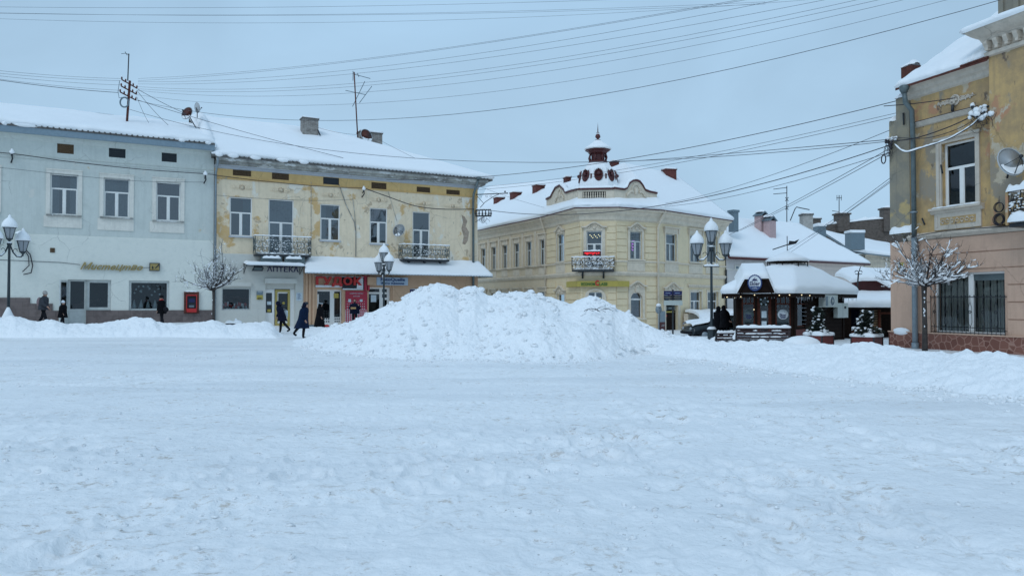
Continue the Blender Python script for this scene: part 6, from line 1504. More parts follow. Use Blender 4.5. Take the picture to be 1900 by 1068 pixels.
# air conditioner, electric box
def onK(name,label,cat,fr,rc,dep):
    r=fr.rect(*rc); P=fr.w((r[0]+r[2])/2,-.08,(r[1]+r[3])/2); t=thing(name,label,cat,tuple(P),fr.a); return t,(r[2]-r[0])/2,(r[3]-r[1])/2
t,w_,h_=onK('air_conditioner','white air-conditioner unit on the dark café wall','air conditioner',KB_,(1516,547,1539,569.5),.3)
mb=MB(); mb.box(-w_,-.32,-h_,w_,0,h_); mb.build('casing',M['ac'],t); mb=MB(); mb.lathe([(h_*.82,0),(h_*.82,.015),(h_*.74,.015),(h_*.74,.0)],(w_*.1,-.32,0),18,M=MX); mb.build('fan_ring',M['white'],t)
mb=MB(); mb.lathe([(h_*.72,0),(h_*.72,.008)],(w_*.1,-.32,0),18,M=MX); mb.box(-w_*.98,-.325,-h_*.8,-w_*.62,-.321,h_*.8); mb.build('fan_opening',M['grey_metal'],t)
mb=MB(); mb.lathe([(h_*.2,0),(h_*.2,.02)],(w_*.1,-.33,0),10,M=MX); mb.build('fan_hub',M['ac'],t)
mb=MB(); mb.tube([(-w_*.6,-.3,-h_-.02),(-w_*.6,.05,-h_-.25)],.015,4); mb.tube([(w_*.7,-.3,-h_-.02),(w_*.7,.05,-h_-.25)],.015,4); mb.build('bracket',M['dark_metal'],t)
t,w_,h_=onK('electric_box','pale green-grey electric box at the right end of the café wall','electric box',KB_,(1543.5,562,1563,589),.2)
mb=MB(); mb.box(-w_,-.2,-h_,w_,0,h_); mb.build('casing',M['ac'],t); mb=MB(); mb.box(w_*.25,-.21,h_*.25,w_*.6,-.201,h_*.55); mb.build('meter_window',M['dark_in'],t)
mb=MB(); mb.box(-.02,-.205,-h_*.98,-.01,-.201,h_*.98); mb.build('door_seam',M['grey_metal'],t)
# ---- second kiosk further back
k2r=thing('market_kiosk','low dark kiosk with slatted wood front and double snow roofs beside the yellow house','kiosk',tuple(at(1566,620,38.5)))
o=Vector(k2r.location); o.z=0; k2r.location.z=0
def q(px,py,Y): return at(px,py,Y)-o
a=q(1563,570,38.5); b=q(1700,570,38.5); zr_=at(1600,568,38).z
mb=MB(); mb.box(a.x,0,-.5,a.x+.12,4,zr_); mb.box(a.x,1.2,-.5,b.x,1.3,zr_); mb.box(a.x+.12,.0,-.5,a.x+.45,.1,zr_); mb.box(a.x,-.02,zr_-.16,b.x,.1,zr_+.0); mb.build('frame',M['wood_dark'],k2r)
mb=MB(); s0=q(1602,590,38.4).x; s1=q(1641,590,38.4).x; zt0=at(0,570,38.4).z; zt1=at(0,628,38.4).z
k=0; z=zt1
while z<zt0: mb.box(s0,.25,z,s1,.29,z+.085); z+=.125
mb.build('slat_front',M['wood_tan'],k2r)
mb=MB(); mb.box(q(1624,590,38).x,.18,at(0,592,38).z,q(1634,590,38).x,.24,at(0,576,38).z); mb.build('notice',M['pipe'],k2r)
mb=MB(); mb.box(q(1641,590,38).x,.1,-.5,q(1645,590,38).x,.2,zr_); mb.box(q(1640,570,38).x,.05,at(0,583,38).z,b.x,.12,at(0,579,38).z); mb.box(q(1567,0,38).x,.2,-.1,q(1600,0,38).x,.6,at(0,613,38).z); mb.build('counter',M['wood_brown'],k2r)
snow_strip([(q(1565,0,38).x,.4,at(0,613,38).z),(q(1599,0,38).x,.4,at(0,613,38).z)],.25,.12,k2r,'counter_snow')
mb=MB(); mb.box(q(1576,0,39).x,.9,-.5,q(1600,0,39).x,.95,zr_-.1); mb.build('roller_blind',M['navy2'],k2r)
E=[Vector((a.x-.1,-.35,zr_)),Vector((b.x,-.35,zr_))]; Tt=[Vector((a.x-.1,2.2,zr_+.5)),Vector((b.x,2.2,zr_+.5))]
mb=MB(); roof_slab(mb,E,Tt,.08); rf=mb.build('lower_roof',M['wood_dark'],k2r); mb=MB(); snow_loft(mb,E,Tt,.34,40,6,.05,seed=71,bulge=.06,nscale=2); mb.build('snow_cover',M['snow'],rf)
p0=q(1578,521,41); p1=q(1700,521,41); pr=q(1628,504,41); mb=MB(); zq_=p0.z; mb.prism([(p0.x,zq_),(q(1592,540,41).x,zq_-.75),(p1.x,zq_-.75),(p1.x,zq_),(q(1617,518,41).x,zq_+.04)],'y',2.3,2.5); rf=mb.build('gable_wall',M['maroon'],k2r)
E=[Vector((q(1568,527,41).x,1.9,zq_-.1)),Vector((q(1590,517,41).x,1.9,zq_+.02)),Vector((q(1617,518,41).x,1.9,zq_+.02)),Vector((q(1640,530,41).x,1.9,zq_-.35)),Vector((q(1680,512,41).x,1.9,zq_+.2))]
Tt=[Vector((q(1585,515,41).x,5,zq_+.3)),Vector((q(1600,502,41).x,5,zq_+.62)),Vector((q(1625,497,41).x,5,zq_+.72)),Vector((q(1655,500,41).x,5,zq_+.62)),Vector((q(1690,500,41).x,5,zq_+.6))]
mb=MB(); snow_loft(mb,E,Tt,.22,40,8,.03,seed=73,curve=.1,bulge=.04,ends=(True,False)); mb.build('upper_snow_roof',M['snow'],k2r)
pb=at(1589,552,36.6); t=thing('finial_pole','thin black pole with curled finial rising from the café roof corner','pole',tuple(pb)); mb=MB(); mb.tube([(0,0,0),at(1593,506,36.6)-pb],.035,6); e=at(1593,506,36.6)-pb
for s in (-1,1): mb.tube([e+Vector((s*(.09+.09*math.cos(w)),0,.02+.09*math.sin(w))) for w in [i*.7 for i in range(9)]],.018,4)
mb.tube([e,e+Vector((.1,0,.3))],.02,4); mb.build('shaft',M['dark_metal'],t)
# ================================================================ planters with conifers
def conifer(label,px,pyb,pyt,Y,wd,seed):
    rr=random.Random(seed); b=at(px,pyb,Y); H=at(px,pyt,Y).z-b.z; t=thing('conifer',label,'conifer',tuple(b),0,'small snowy conifers in red planters')
    mb=MB(); mb.tube([(0,0,-.1),(0,0,H*.9)],.03,5); mb.build('trunk',M['bark'],t)
    cr=MB(); sn=MB()
    wd*=1.15
    for k in range(1500):
        h=rr.random()**1.25; R_=wd*(1-h)**.75*.95+.06; lump=.75+.35*float(vn(h*5,rr.random()*0+seed)); a=rr.uniform(0,2*PI); lump*=.8+.3*math.sin(a*3+h*9+seed)
        r=R_*lump*rr.uniform(.35,1); c=Vector((r*math.cos(a),r*math.sin(a),h*H)); d=Vector((math.cos(a),math.sin(a),rr.uniform(-.5,.25))).normalized(); s=Vector((-math.sin(a),math.cos(a),0)); L_=rr.uniform(.08,.17); w=rr.uniform(.02,.05)
        cr.add([c-s*w,c+s*w,c+d*L_+s*w*.3,c+d*L_*1.1,c+d*L_-s*w*.3,c+Vector((0,0,.03))],[(0,1,2,3,4),(0,5,3),(1,3,5)])
        if rr.random()<.085 and r>R_*lump*.55: sn.ball(c+d*L_*.6+Vector((0,0,.02)),rr.uniform(.025,.06),0,6,4,jit=.35,sx=rr.uniform(.9,1.8),sy=rr.uniform(.9,1.5),sz=.7)
    cr.build('crown',M['needle'],t); sn.build('snow_cover',M['snow'],t); return t
def planter(label,px0,px1,pt,pb,Y,rz):
    b=at((px0+px1)/2,pb,Y); w=(px1-px0)*Y/1400*.40; H=at(0,pt,Y).z-b.z; t=thing('planter',label,'planter',tuple(b),rz,'red planter boxes')
    mb=MB(); mb.box(-w,-w,-.2,w,w,H-.02); mb.build('box',M['planter'],t); mb=MB()
    for x,y in ((-w,-w),(w,-w),(w,w),(-w,w)): mb.box(x-.02,y-.02,-.2,x+.02,y+.02,H)
    mb.build('corner_trim',M['dark_metal'],t)
    s=MB(); E=[(-w-.03,-w-.03,H-.02),(w+.03,-w-.03,H-.02),(w+.03,w+.03,H-.02),(-w-.03,w+.03,H-.02),(-w-.03,-w-.03,H-.02)]; snow_loft(s,E,[(0,0,H+.08)]*5,.10,24,5,.05,closed=True,bulge=.02,nscale=3); s.build('snow_cover',M['snow'],t); return t
planter('red square planter beside the café bench, holding the left conifer',1497,1542,620,640,29.5,.6)
conifer('narrow snow-dusted conifer in the red planter by the air conditioner',1518,621,570,29.5,.42,3)
planter('red square planter near the yellow house, holding the right conifer',1583,1634,622.5,643,29,.75)
conifer('bushy dark conifer in the red planter in front of the slatted kiosk',1607,622,576,29,.50,8)
# ================================================================ benches
def bench(label,px,py,Y,rz,L_=2.1):
    b=at(px,py,Y); b.z-=.28 if L_>2 else .42; t=thing('park_bench',label,'bench',tuple(b),rz)
    for x in (-L_/2,L_/2-.06):
        mb=MB(); mb.prism([(-.02,-.1),(.5,-.1),(.5,.0),(.45,.42),(.5,.46),(.05,.48),(-.05,.95),(-.12,.95),(-.03,.45)],'x',x,x+.06); mb.build('cast_leg',M['dark_metal'],t)
    for k in range(4):
        mb=MB(); z=.52+k*.125; y=-.02-.035*k-.03; mb.box(-L_/2+.02,y-.03,z,L_/2-.02,y,z+.085); mb.build('back_slat',M['bench_wood'],t)
    mb=MB()
    for k in range(4): mb.box(-L_/2+.02,.06+.11*k,.47,L_/2-.02,.15+.11*k,.50)
    mb.build('seat',M['bench_wood'],t)
    sn=MB(); snow_ridge(sn,[(-L_/2,-.14,.97),(L_/2,-.14,.97)],.07,.10,.08,.25)
    for k in range(3): 
        z=.60+k*.125; rr=random.Random(k)
        x=-L_/2+.1
        while x<L_/2-.4:
            l=rr.uniform(.15,.5); 
            if rr.random()<.62: snow_ridge(sn,[(x,-.10-.035*k,z),(x+l,-.10-.035*k,z)],.022,.035,.05,.4)
            x+=l+.05
    snow_ridge(sn,[(-L_/2-.05,.3,.5),(L_/2+.05,.3,.5)],.28,.28,.15,.25); sn.build('snow_cover',M['snow'],t); return t
bench('dark slatted bench with snow-topped backrest in front of the café',1415,640,29.6,-.06)
bench('low snow-buried bench end beside the dark couple and lamp post',1350,640,33,.35,1.3)
# ================================================================ lamps
def lantern(root,c,s=1):
    m=MB(); n=6; rb_,rt_,h=.14*s,.285*s,.56*s
    for k in range(n):
        a=2*PI*k/n; m.tube([(c[0]+rb_*math.cos(a),c[1]+rb_*math.sin(a),c[2]),(c[0]+rt_*math.cos(a),c[1]+rt_*math.sin(a),c[2]+h)],.014,4)
    m.lathe([(.02,-.2*s),(.05,-.16*s),(.03,-.12*s),(.10,-.04*s),(rb_*1.1,0),(rb_*1.05,.03)],c,8); m.lathe([(rt_*1.02,h-.02),(rt_*1.12,h),(rt_*1.1,h+.04),(.1,h+.2),(.03,h+.3)],c,12)
    o=m.build('lantern',M['lamp_iron'],root)
    g=MB(); g.lathe([(rb_*.93,.03),(rt_*.93,h-.02)],c,6,0,False); g.build('lantern_glass',M['lamp_glass'],o)
    s_=MB(); s_.lathe([(rt_*1.16,h+.0),(rt_*1.2,h+.07),(rt_*1.12,h+.2),(rt_*.85,h+.34),(rt_*.5,h+.44),(rt_*.26,h+.50),(rt_*.24,h+.56),(.02,h+.63)],c,14); s_.build('snow_cap',M['snow'],o)
def lamp(label,px,pyt,Y,rz,zb,extra=None,top=5.5,bar=True):
    r=ray(px,pyt); X=r.x/r.y*Y; t=thing('street_lamp',label,'street lamp',(X,Y,zb),rz,'three-lantern street lamps'); k=(at(px,pyt,Y).z-zb)
    h=k-1.19; m=MB(); m.lathe([(.17,-.5),(.17,.0),(.20,.03),(.20,.42),(.24,.46),(.13,.56),(.10,.62),(.085,.8),(.075,1.0)],(0,0,0),8,0,False); m.build('base',M['lamp_iron'],t)
    m=MB(); m.lathe([(.07,.9),(.062,h*.6),(.055,h-.15),(.09,h-.13),(.12,h-.05),(.09,h+.02),(.04,h+.05)],(0,0,0),10); m.build('post',M['lamp_iron'],t)
    lantern(t,(0,0,h+.18),1)
    for s in (-1,1):
        m=MB(); q=[(s*.05,0,h-.12),(s*.18,0,h-.45),(s*.38,0,h-.66),(s*.6,0,h-.66),(s*.68,0,h-.55)]; m.tube(q,.032,6); m.tube([(s*(.30+.10*math.cos(w)),0,h-.38+.10*math.sin(w)) for w in [i*.6 for i in range(9)]],.014,4); a=m.build('arm',M['lamp_iron'],t)
        sn=MB(); snow_ridge(sn,[(s*.2,0,h-.44),(s*.38,0,h-.63),(s*.58,0,h-.63)],.035,.055,.06); sn.build('snow_cover',M['snow'],a)
        lantern(t,(s*.68,0,h-.42),1)
    if bar:
        m=MB(); m.tube([(-.38,0,h-.95),(.38,0,h-.95)],.03,5); b=m.build('crossbar',M['lamp_iron'],t); sn=MB(); snow_ridge(sn,[(-.36,0,h-.93),(.36,0,h-.93)],.09,.09,.06); sn.build('snow_cover',M['snow'],b)
    sn=MB(); sn.lathe([(.235,.47),(.20,.54),(.12,.60)],(0,0,0),10); sn.ball((0,0,h+.0),.12,0,8,5,sz=.5); sn.build('snow_cover',M['snow'],t)
    if extra: extra(t,h)
    return t
lamp('three-lantern street lamp beside the dark couple in front of the cream building',1319.5,411,36,.0,-.12)
def ex(t,h):
    sn=MB(); sn.lathe([(.30,.45),(.26,.62),(.14,.9),(.05,1.1)],(-.05,-.05,0),10); sn.build('base_drift',M['snow'],t)
lamp('three-lantern street lamp by the wall cabinets of the blue-grey house',18,405,36.8,R(68),.3,ex,bar=False)
def ex2(t,h):
    m=MB(); m.tube([(0,0,h-1.0),(-.75,.3,h-.72),(-.85,.33,h-.66)],.02,4); m.tube([(0,0,h-.75),(-.4,.15,h-.8)],.02,4); m.box(-1.0,.28,h-.68,-.72,.42,h-.5); m.build('camera_bracket',M['lamp_iron'],t)
    s=MB(); s.ball((-.86,.33,h-.42),.17,0,8,5,sz=1.1); snow_ridge(s,[(-.7,.28,h-.68),(-.1,.05,h-.95)],.05,.06,.08); s.build('snow_cover',M['snow'],t)
lamp('three-lantern street lamp standing before the red shop letters and blue sign',712.5,456,48.6,R(-52),-.05,ex2,bar=False)
# ================================================================ sign posts etc. by the cream building
b=at(1248.5,640,46); ft=thing('direction_sign','street signpost with stacked dark blue direction boards by the dark doorway','signpost',tuple(b)); o=Vector(b)
mb=MB(); mb.tube([(0,0,0),at(1248.5,537,46)-o],.055,6); mb.build('post',M['dark_metal'],ft)
for k,(y0,y1) in enumerate(((539.5,547.5),(548,551.5),(552,555.5),(556,559.5))):
    for (x0,x1) in ((1232,1247.5),(1249.5,1265.5)):
        a=at(x0,y1,45.9)-o; c=at(x1,y0,45.9)-o; mb=MB(); mb.box(a.x,-.1,a.z,c.x,-.06,c.z); mb.build('direction_board',M['dkblue' if k<1 else 'navy2'],ft)
        m=MB(); m.box(a.x+.08,-.107,(a.z+c.z)/2-.012,c.x-.12,-.101,(a.z+c.z)/2+.012); m.build('text_line',M['paleblue' if k==0 else 'grey_metal'],ft)
a=at(1232,566,45.8)-o; c=at(1266,557,45.8)-o; mb=MB(); mb.box(a.x,-.25,a.z,c.x,-.1,c.z); mb.build('lower_box',M['ac'],ft)
b=at(1222.5,620,47); rs=thing('road_sign','round road sign seen from behind with a cap of snow','road sign',tuple(b)); o=Vector(b)
mb=MB(); mb.tube([(0,0,0),at(1222.5,566,47)-o],.035,6); mb.build('post',M['galv'],rs); c=at(1222,574,47)-o; mb=MB(); mb.lathe([(.23,0),(.23,.02)],c,20,M=MX@Matrix.Diagonal((.85,1.15,1,1))); mb.build('disc',M['galv'],rs)
sn=MB(); sn.ball(c+Vector((0,0,.27)),.16,0,8,5,sz=.7); sn.build('snow_cap',M['snow'],rs)
r=W2.rect(1223,577,1231,612); P=W2.w((r[0]+r[2])/2,-.1,(r[1]+r[3])/2); ps=thing('wall_poster','narrow red and grey poster board left of the dark doorway','poster',tuple(P),W2.a); hw,hh=(r[2]-r[0])/2*1.2,(r[3]-r[1])/2
mb=MB(); mb.box(-hw,-.02,-.1,hw,.03,hh); mb.build('upper_sheet',M['galv'],ps); mb=MB(); mb.box(-hw,-.02,-hh,hw,.03,-.1); mb.build('lower_sheet',M['maroon'],ps)
put(text_fit('-1 F',hw*1.2,.14,.01),'lettering',M['paper'],ps,0,-.03,-.35)
r=W2.rect(1224,552,1231,562); P=W2.w((r[0]+r[2])/2,-.45,(r[1]+r[3])/2); ps=thing('bracket_sign','small dark box sign on the cream wall left of the direction boards','sign',tuple(P),W2.a)
mb=MB(); mb.box(-.16,-.05,-.2,.16,.05,.16); mb.build('case',M['dark_metal'],ps); mb=MB(); mb.box(-.3,-.06,.24,.02,.0,.5); mb.build('pale_plate',M['paper'],ps); mb=MB(); mb.box(.03,-.06,.24,.3,.0,.5); mb.build('red_plate',M['maroon'],ps)
# stone wall, glazed canopy heavy with snow, parked car
u0_,u1_=W2.u(1266,600),LW-.2; mb=MB(); mb.box(u0_,-.5,-1,u1_,-.13,W2.z(1300,581)); sw_=thing('stone_wall','low rough beige stone wall under the snowy curved canopy','wall',tuple(W2.o),W2.a); mb.build('stonework',M['crazy_beige'] if 'crazy_beige' in M else M['cream_trim'],sw_)
cn=thing('curved_canopy','curved entrance canopy buried in snow on the cream building behind the lamp','canopy',tuple(W2.o),W2.a)
ua,ub=W2.u(1271,577,-.2),LW+.1; za=W2.z(1300,578,-.2); zf=W2.z(1310,595,-2.0); fa2,fb2=W2.u(1296,594,-2.0),LW+1.2
rows=[]
for j in range(10):
    t=j/9; v=-.2-1.8*math.sin(t*PI/2)**1.0; z=za+(zf-za)*(1-math.cos(t*PI/2)); rows.append([(ua+(fa2-ua)*t+(ub+(fb2-ub)*t-ua-(fa2-ua)*t)*i/12,v,z) for i in range(13)])
mb=MB(); mb.grid(rows); o1=mb.build('shell',M['pipe'],cn)
mb=MB(); mb.grid([[ (p[0],p[1]-.05,p[2]+.18+.04*math.sin(i*1.3)) for i,p in enumerate(r)] for r in rows]); mb.grid([[ (p[0],p[1]-.02,p[2]) for p in rows[-1]],[ (p[0],p[1]-.05,p[2]+.18+.04*math.sin(i*1.3)) for i,p in enumerate(rows[-1])]]); mb.grid([[r[0] for r in rows],[(r[0][0],r[0][1]-.05,r[0][2]+.18) for r in rows]])
mb.build('snow_cover',M['snow'],o1)
mb=MB(); 
for x in (ua+.4,ub-.5): mb.tube([(x,-.2,za-1.0),(x+.3,-1.7,zf-.02)],.03,5); mb.tube([(x,-.2,za-.1),(x,-.2,za-1.1)],.03,5)
mb.build('bracket',M['dark_metal'],cn)
def car():
    b=at(1338,640,44); b.z=G(b.x,b.y)-.24; t=thing('parked_car','dark car under thick snow parked behind the lamp post','car',tuple(b),R(8))
    prof=[(-2.1,.35),(-2.12,.62),(-1.95,.80),(-1.15,.93),(-.45,1.38),(.7,1.43),(1.35,1.32),(1.95,.98),(2.08,.9),(2.1,.4)]
    mb=MB(); rows=[]
    for y,s,dz in ((-.86,.0,0),(-.84,.98,0),(-.70,1,1),(0,1,1.02),(.70,1,1),(.84,.98,0),(.86,0,0)):
        rows.append([(x*(1 if abs(y)<.8 else .985),y if z<.95 or abs(y)<.6 else y*.9,(.35 if s==0 else (z if dz or z<.9 else .9))) for (x,z) in prof])
    mb.grid(rows); mb.build('body',M['car'],t)
    for (x,y) in ((-1.35,-.80),(1.3,-.80),(-1.35,.80),(1.3,.80)):
        m=MB(); m.lathe([(.18,-.1),(.31,-.1),(.33,-.06),(.33,.06),(.31,.1),(.18,.1)],(x,y,.32),16,M=Matrix.Rotation(R(90),4,'X')); w=m.build('wheel',M['black2'],t); m=MB(); m.lathe([(.2,-.11),(.2,.11)],(x,y,.32),10,M=Matrix.Rotation(R(90),4,'X')); m.build('rim',M['galv'],w)
    m=MB(); m.prism([(-.95,.95),(-.42,1.3),(.68,1.35),(1.25,1.25),(1.5,1.0)],'y',-.875,-.862); m.build('side_window',M['glass_dark'],t)
    for y in (-.6,.6): m=MB(); m.ball((-2.08,y,.66),.12,0,8,5,sx=.4,sy=1.3); m.build('headlight',M['lamp_glass'],t)
    m=MB(); m.box(-2.18,-.8,.38,-2.08,.8,.52); m.build('bumper',M['black2'],t)
    sn=MB(); rows=[]
    for k in range(13):
        y=-.82+1.64*k/12; e=math.sqrt(max(0,1-(y/.84)**4))
        rows.append([(x,y*(.9 if z>1.2 else 1),z+.02+.24*e*(1+.3*float(vn(x*2,y*3,5)))) for (x,z) in [(-2.05,.74),(-1.9,.82),(-1.5,.88),(-1.12,.94),(-.8,1.14),(-.44,1.38),(.1,1.41),(.7,1.43),(1.3,1.33),(1.7,1.12),(2.0,.95)]])
    sn.grid(rows); sn.build('snow_cover',M['snow'],t)
car()
# iron bracket lantern arm on the ochre house corner
P=FA.w(FA.u(884,385,-.1),-.12,0); br=thing('wrought_bracket','black wrought iron bracket with wire rack on the yellow house corner','bracket',tuple(P)); o=Vector(P)
def bq(px,py): p=at(px,py,P.y-.1); return p-o
mb=MB(); mb.tube([bq(883,361),bq(941,358.5)],.035,5); mb.tube([bq(891,385),bq(900,375),bq(915,365),bq(926,360)],.022,4); mb.tube([bq(886,364),bq(897,377)],.018,4)
for x in (892,903,911): mb.tube([bq(x+2.2*math.cos(w),364+1.8*math.sin(w)) for w in [i*.8 for i in range(8)]],.012,3)
mb.ball(bq(937,355.5),.07,0,6,4); mb.ball(bq(941,358.5),.06,0,6,4); mb.build('bracket_arm',M['dark_metal'],br)
mb=MB()
for y in (390,401): mb.tube([bq(883,y),bq(911,y-1)],.05,4)
for x in (883,889,895,901,907,911): mb.tube([bq(x,390),bq(x,402)],.035,4); mb.lathe([(.05,-.08),(.07,0),(.05,.08)],bq(x,396),6)
rr=random.Random(12)
for k in range(9):
    cx,cy=rr.uniform(886,910),rr.uniform(403,411); mb.tube([bq(cx+rr.uniform(2,5)*math.cos(w),cy+5*math.sin(w)) for w in [i*.6+k for i in range(9)]],.012,3)
mb.tube([bq(882,412),bq(900,401)],.02,4); mb.build('wire_rack',M['dark_metal'],br)
sn=MB()
for x in range(885,912,4): sn.ball(bq(x,388),.07,0,6,4,jit=.3,sz=.7)
for x in (887,893,899,905): sn.ball(bq(x,396),.07,0,6,4,jit=.3)
sn.build('snow_cover',M['snow'],br)
mb=MB(); q_=bq(920,372); 
# ================================================================ TREES
def tree(label,base,zf,spread,height,seed,limbs=16,snowk=1.0,bias=(0,0),r0=.075,lean=0,droop=None):
    rr=random.Random(seed); t=thing('globe_tree',label,'tree',tuple(base),0,'small snowy pollarded trees')
    mb=MB(); mb.tube([(0,0,-.2),(.01,0,zf*.4),(0.0,.01,zf*.8),(0,0,zf)],[r0*1.15,r0*.95,r0*.9,r0*1.1],8)
    mb.ball((0,0,zf+.02),r0*1.7,0,8,6,sz=.8,jit=.12); mb.build('trunk',M['bark'],t)
    cr=MB(); sn=MB()
    def branch(p,d,L,r,lev):
        n=(6,4,3)[lev]; pts=[p.copy()]; dd=d.copy()
        for k in range(n):
            dd=(dd+Vector((rr.uniform(-.24,.24),rr.uniform(-.24,.24),.07+rr.uniform(-.12,.16)))).normalized(); pts.append(pts[-1]+dd*L/n*rr.uniform(.8,1.2))
        cr.tube(pts,[r*(1-.72*k/n)*(1.25 if (lev==0 and k in(2,4)) else 1) for k in range(n+1)],(5,4,3)[lev],smooth=True)
        flat=1-abs(dd.z)*.7
        if rr.random()<(.95,.75,.45)[lev]*min(1,snowk): 
            w=(.024,.016,.010)[lev]*(.5+flat)*(.55+.45*snowk)*rr.uniform(.6,1.3); a=0 if rr.random()<.6 else 1; snow_ridge(sn,[q+Vector((0,0,r*.35)) for q in pts[a:max(a+2,n-(lev==0))]],w,w*1.6,.05,.9)
        if lev<2:
            m=(9,5)[lev]
            for k in range(m):
                q=rr.uniform(.25,1.0); i=min(int(q*n),n-1); pp=pts[i].lerp(pts[i+1],q*n-i)
                a=Vector((rr.uniform(-1,1),rr.uniform(-1,1),rr.uniform(-.5,1.0))).normalized(); nd=(dd*.8+a).normalized(); branch(pp,nd,L*rr.uniform(.22,.5),r*(.42 if lev==0 else .5),lev+1)
    for k in range(limbs):
        a=2*PI*k/limbs+rr.uniform(-.4,.4); el=(rr.uniform(.0,.5),rr.uniform(.3,.9),rr.uniform(.8,1.4))[k%3] if droop is None else (rr.uniform(-.15,.25),rr.uniform(.1,.6),rr.uniform(.5,1.35))[k%3]
        d=Vector((math.cos(a)*math.cos(el)+bias[0]*.3,math.sin(a)*math.cos(el),math.sin(el)+bias[1])).normalized()
        L=1/math.sqrt((math.cos(el)/spread)**2+(math.sin(el)/height)**2)*rr.uniform(.5,.92)
        branch(Vector((rr.uniform(-.04,.04),rr.uniform(-.04,.04),zf+rr.uniform(-.08,.1))),d,L,r0*rr.uniform(.22,.42),0)
    cr.build('crown',M['twig'],t); sn.ball((0,0,zf+.08),r0*1.5,0,9,5,sz=.7,jit=.25); sn.build('snow_cover',M['snow'],t)
    ts=MB()
    for k in range(int(5*snowk)): z=rr.uniform(.1,zf*.9); ts.ball((-r0*.9+.05*rr.random(),-r0*.8,z),rr.uniform(.012,.028),0,6,4,sz=rr.uniform(1,3),jit=.3)
    ts.build('trunk_snow',M['snow'],t); return t
b=at(396,600,37.5); b.z=.2; tree('bare globe tree with thin snowy twigs in front of the join of the two houses',b,at(0,536,37.5).z-b.z,1.75,1.95,5,26,1.35)
b=at(1716,650,25.3); b.z=.0; tree('bare globe tree with heavy snow on its limbs in front of the pink wall',b,at(0,528,25.3).z-b.z,1.8,1.85,11,27,1.8,r0=.085,droop=1)
# ================================================================ PEOPLE
def skin_mesh(verts,edges,bones,mats):
    """verts: (co, radius); one continuous skinned surface"""
    me=bpy.data.meshes.new('sk'); me.from_pydata([v[0] for v in verts],edges,[]); o=bpy.data.objects.new('sk',me); COL.objects.link(o)
    md=o.modifiers.new('s','SKIN'); md.use_smooth_shade=True
    if not me.skin_vertices: return None
    for i,v in enumerate(verts):
        d=me.skin_vertices[0].data[i]; r=v[1]; d.radius=(r,r) if not isinstance(r,tuple) else r; d.use_root=(i==0)
    sb=o.modifiers.new('b','SUBSURF'); sb.levels=1; sb.render_levels=1
    bpy.context.view_layer.update()
    m=bpy.data.meshes.new_from_object(o.evaluated_get(bpy.context.evaluated_depsgraph_get())); bpy.data.objects.remove(o)
    m.materials.clear()
    for x in mats: m.materials.append(x)
    for p in m.polygons:
        c=p.center; best=1e9;bi=0
        for (a,b,mi) in bones:
            A,B=Vector(verts[a][0]),Vector(verts[b][0]); ab=B-A; t=max(0,min(1,(c-A).dot(ab)/max(1e-9,ab.length_squared))); d=(c-(A+ab*t)).length
            if d<best: best=d;bi=mi
        p.material_index=bi; p.use_smooth=True
    return m
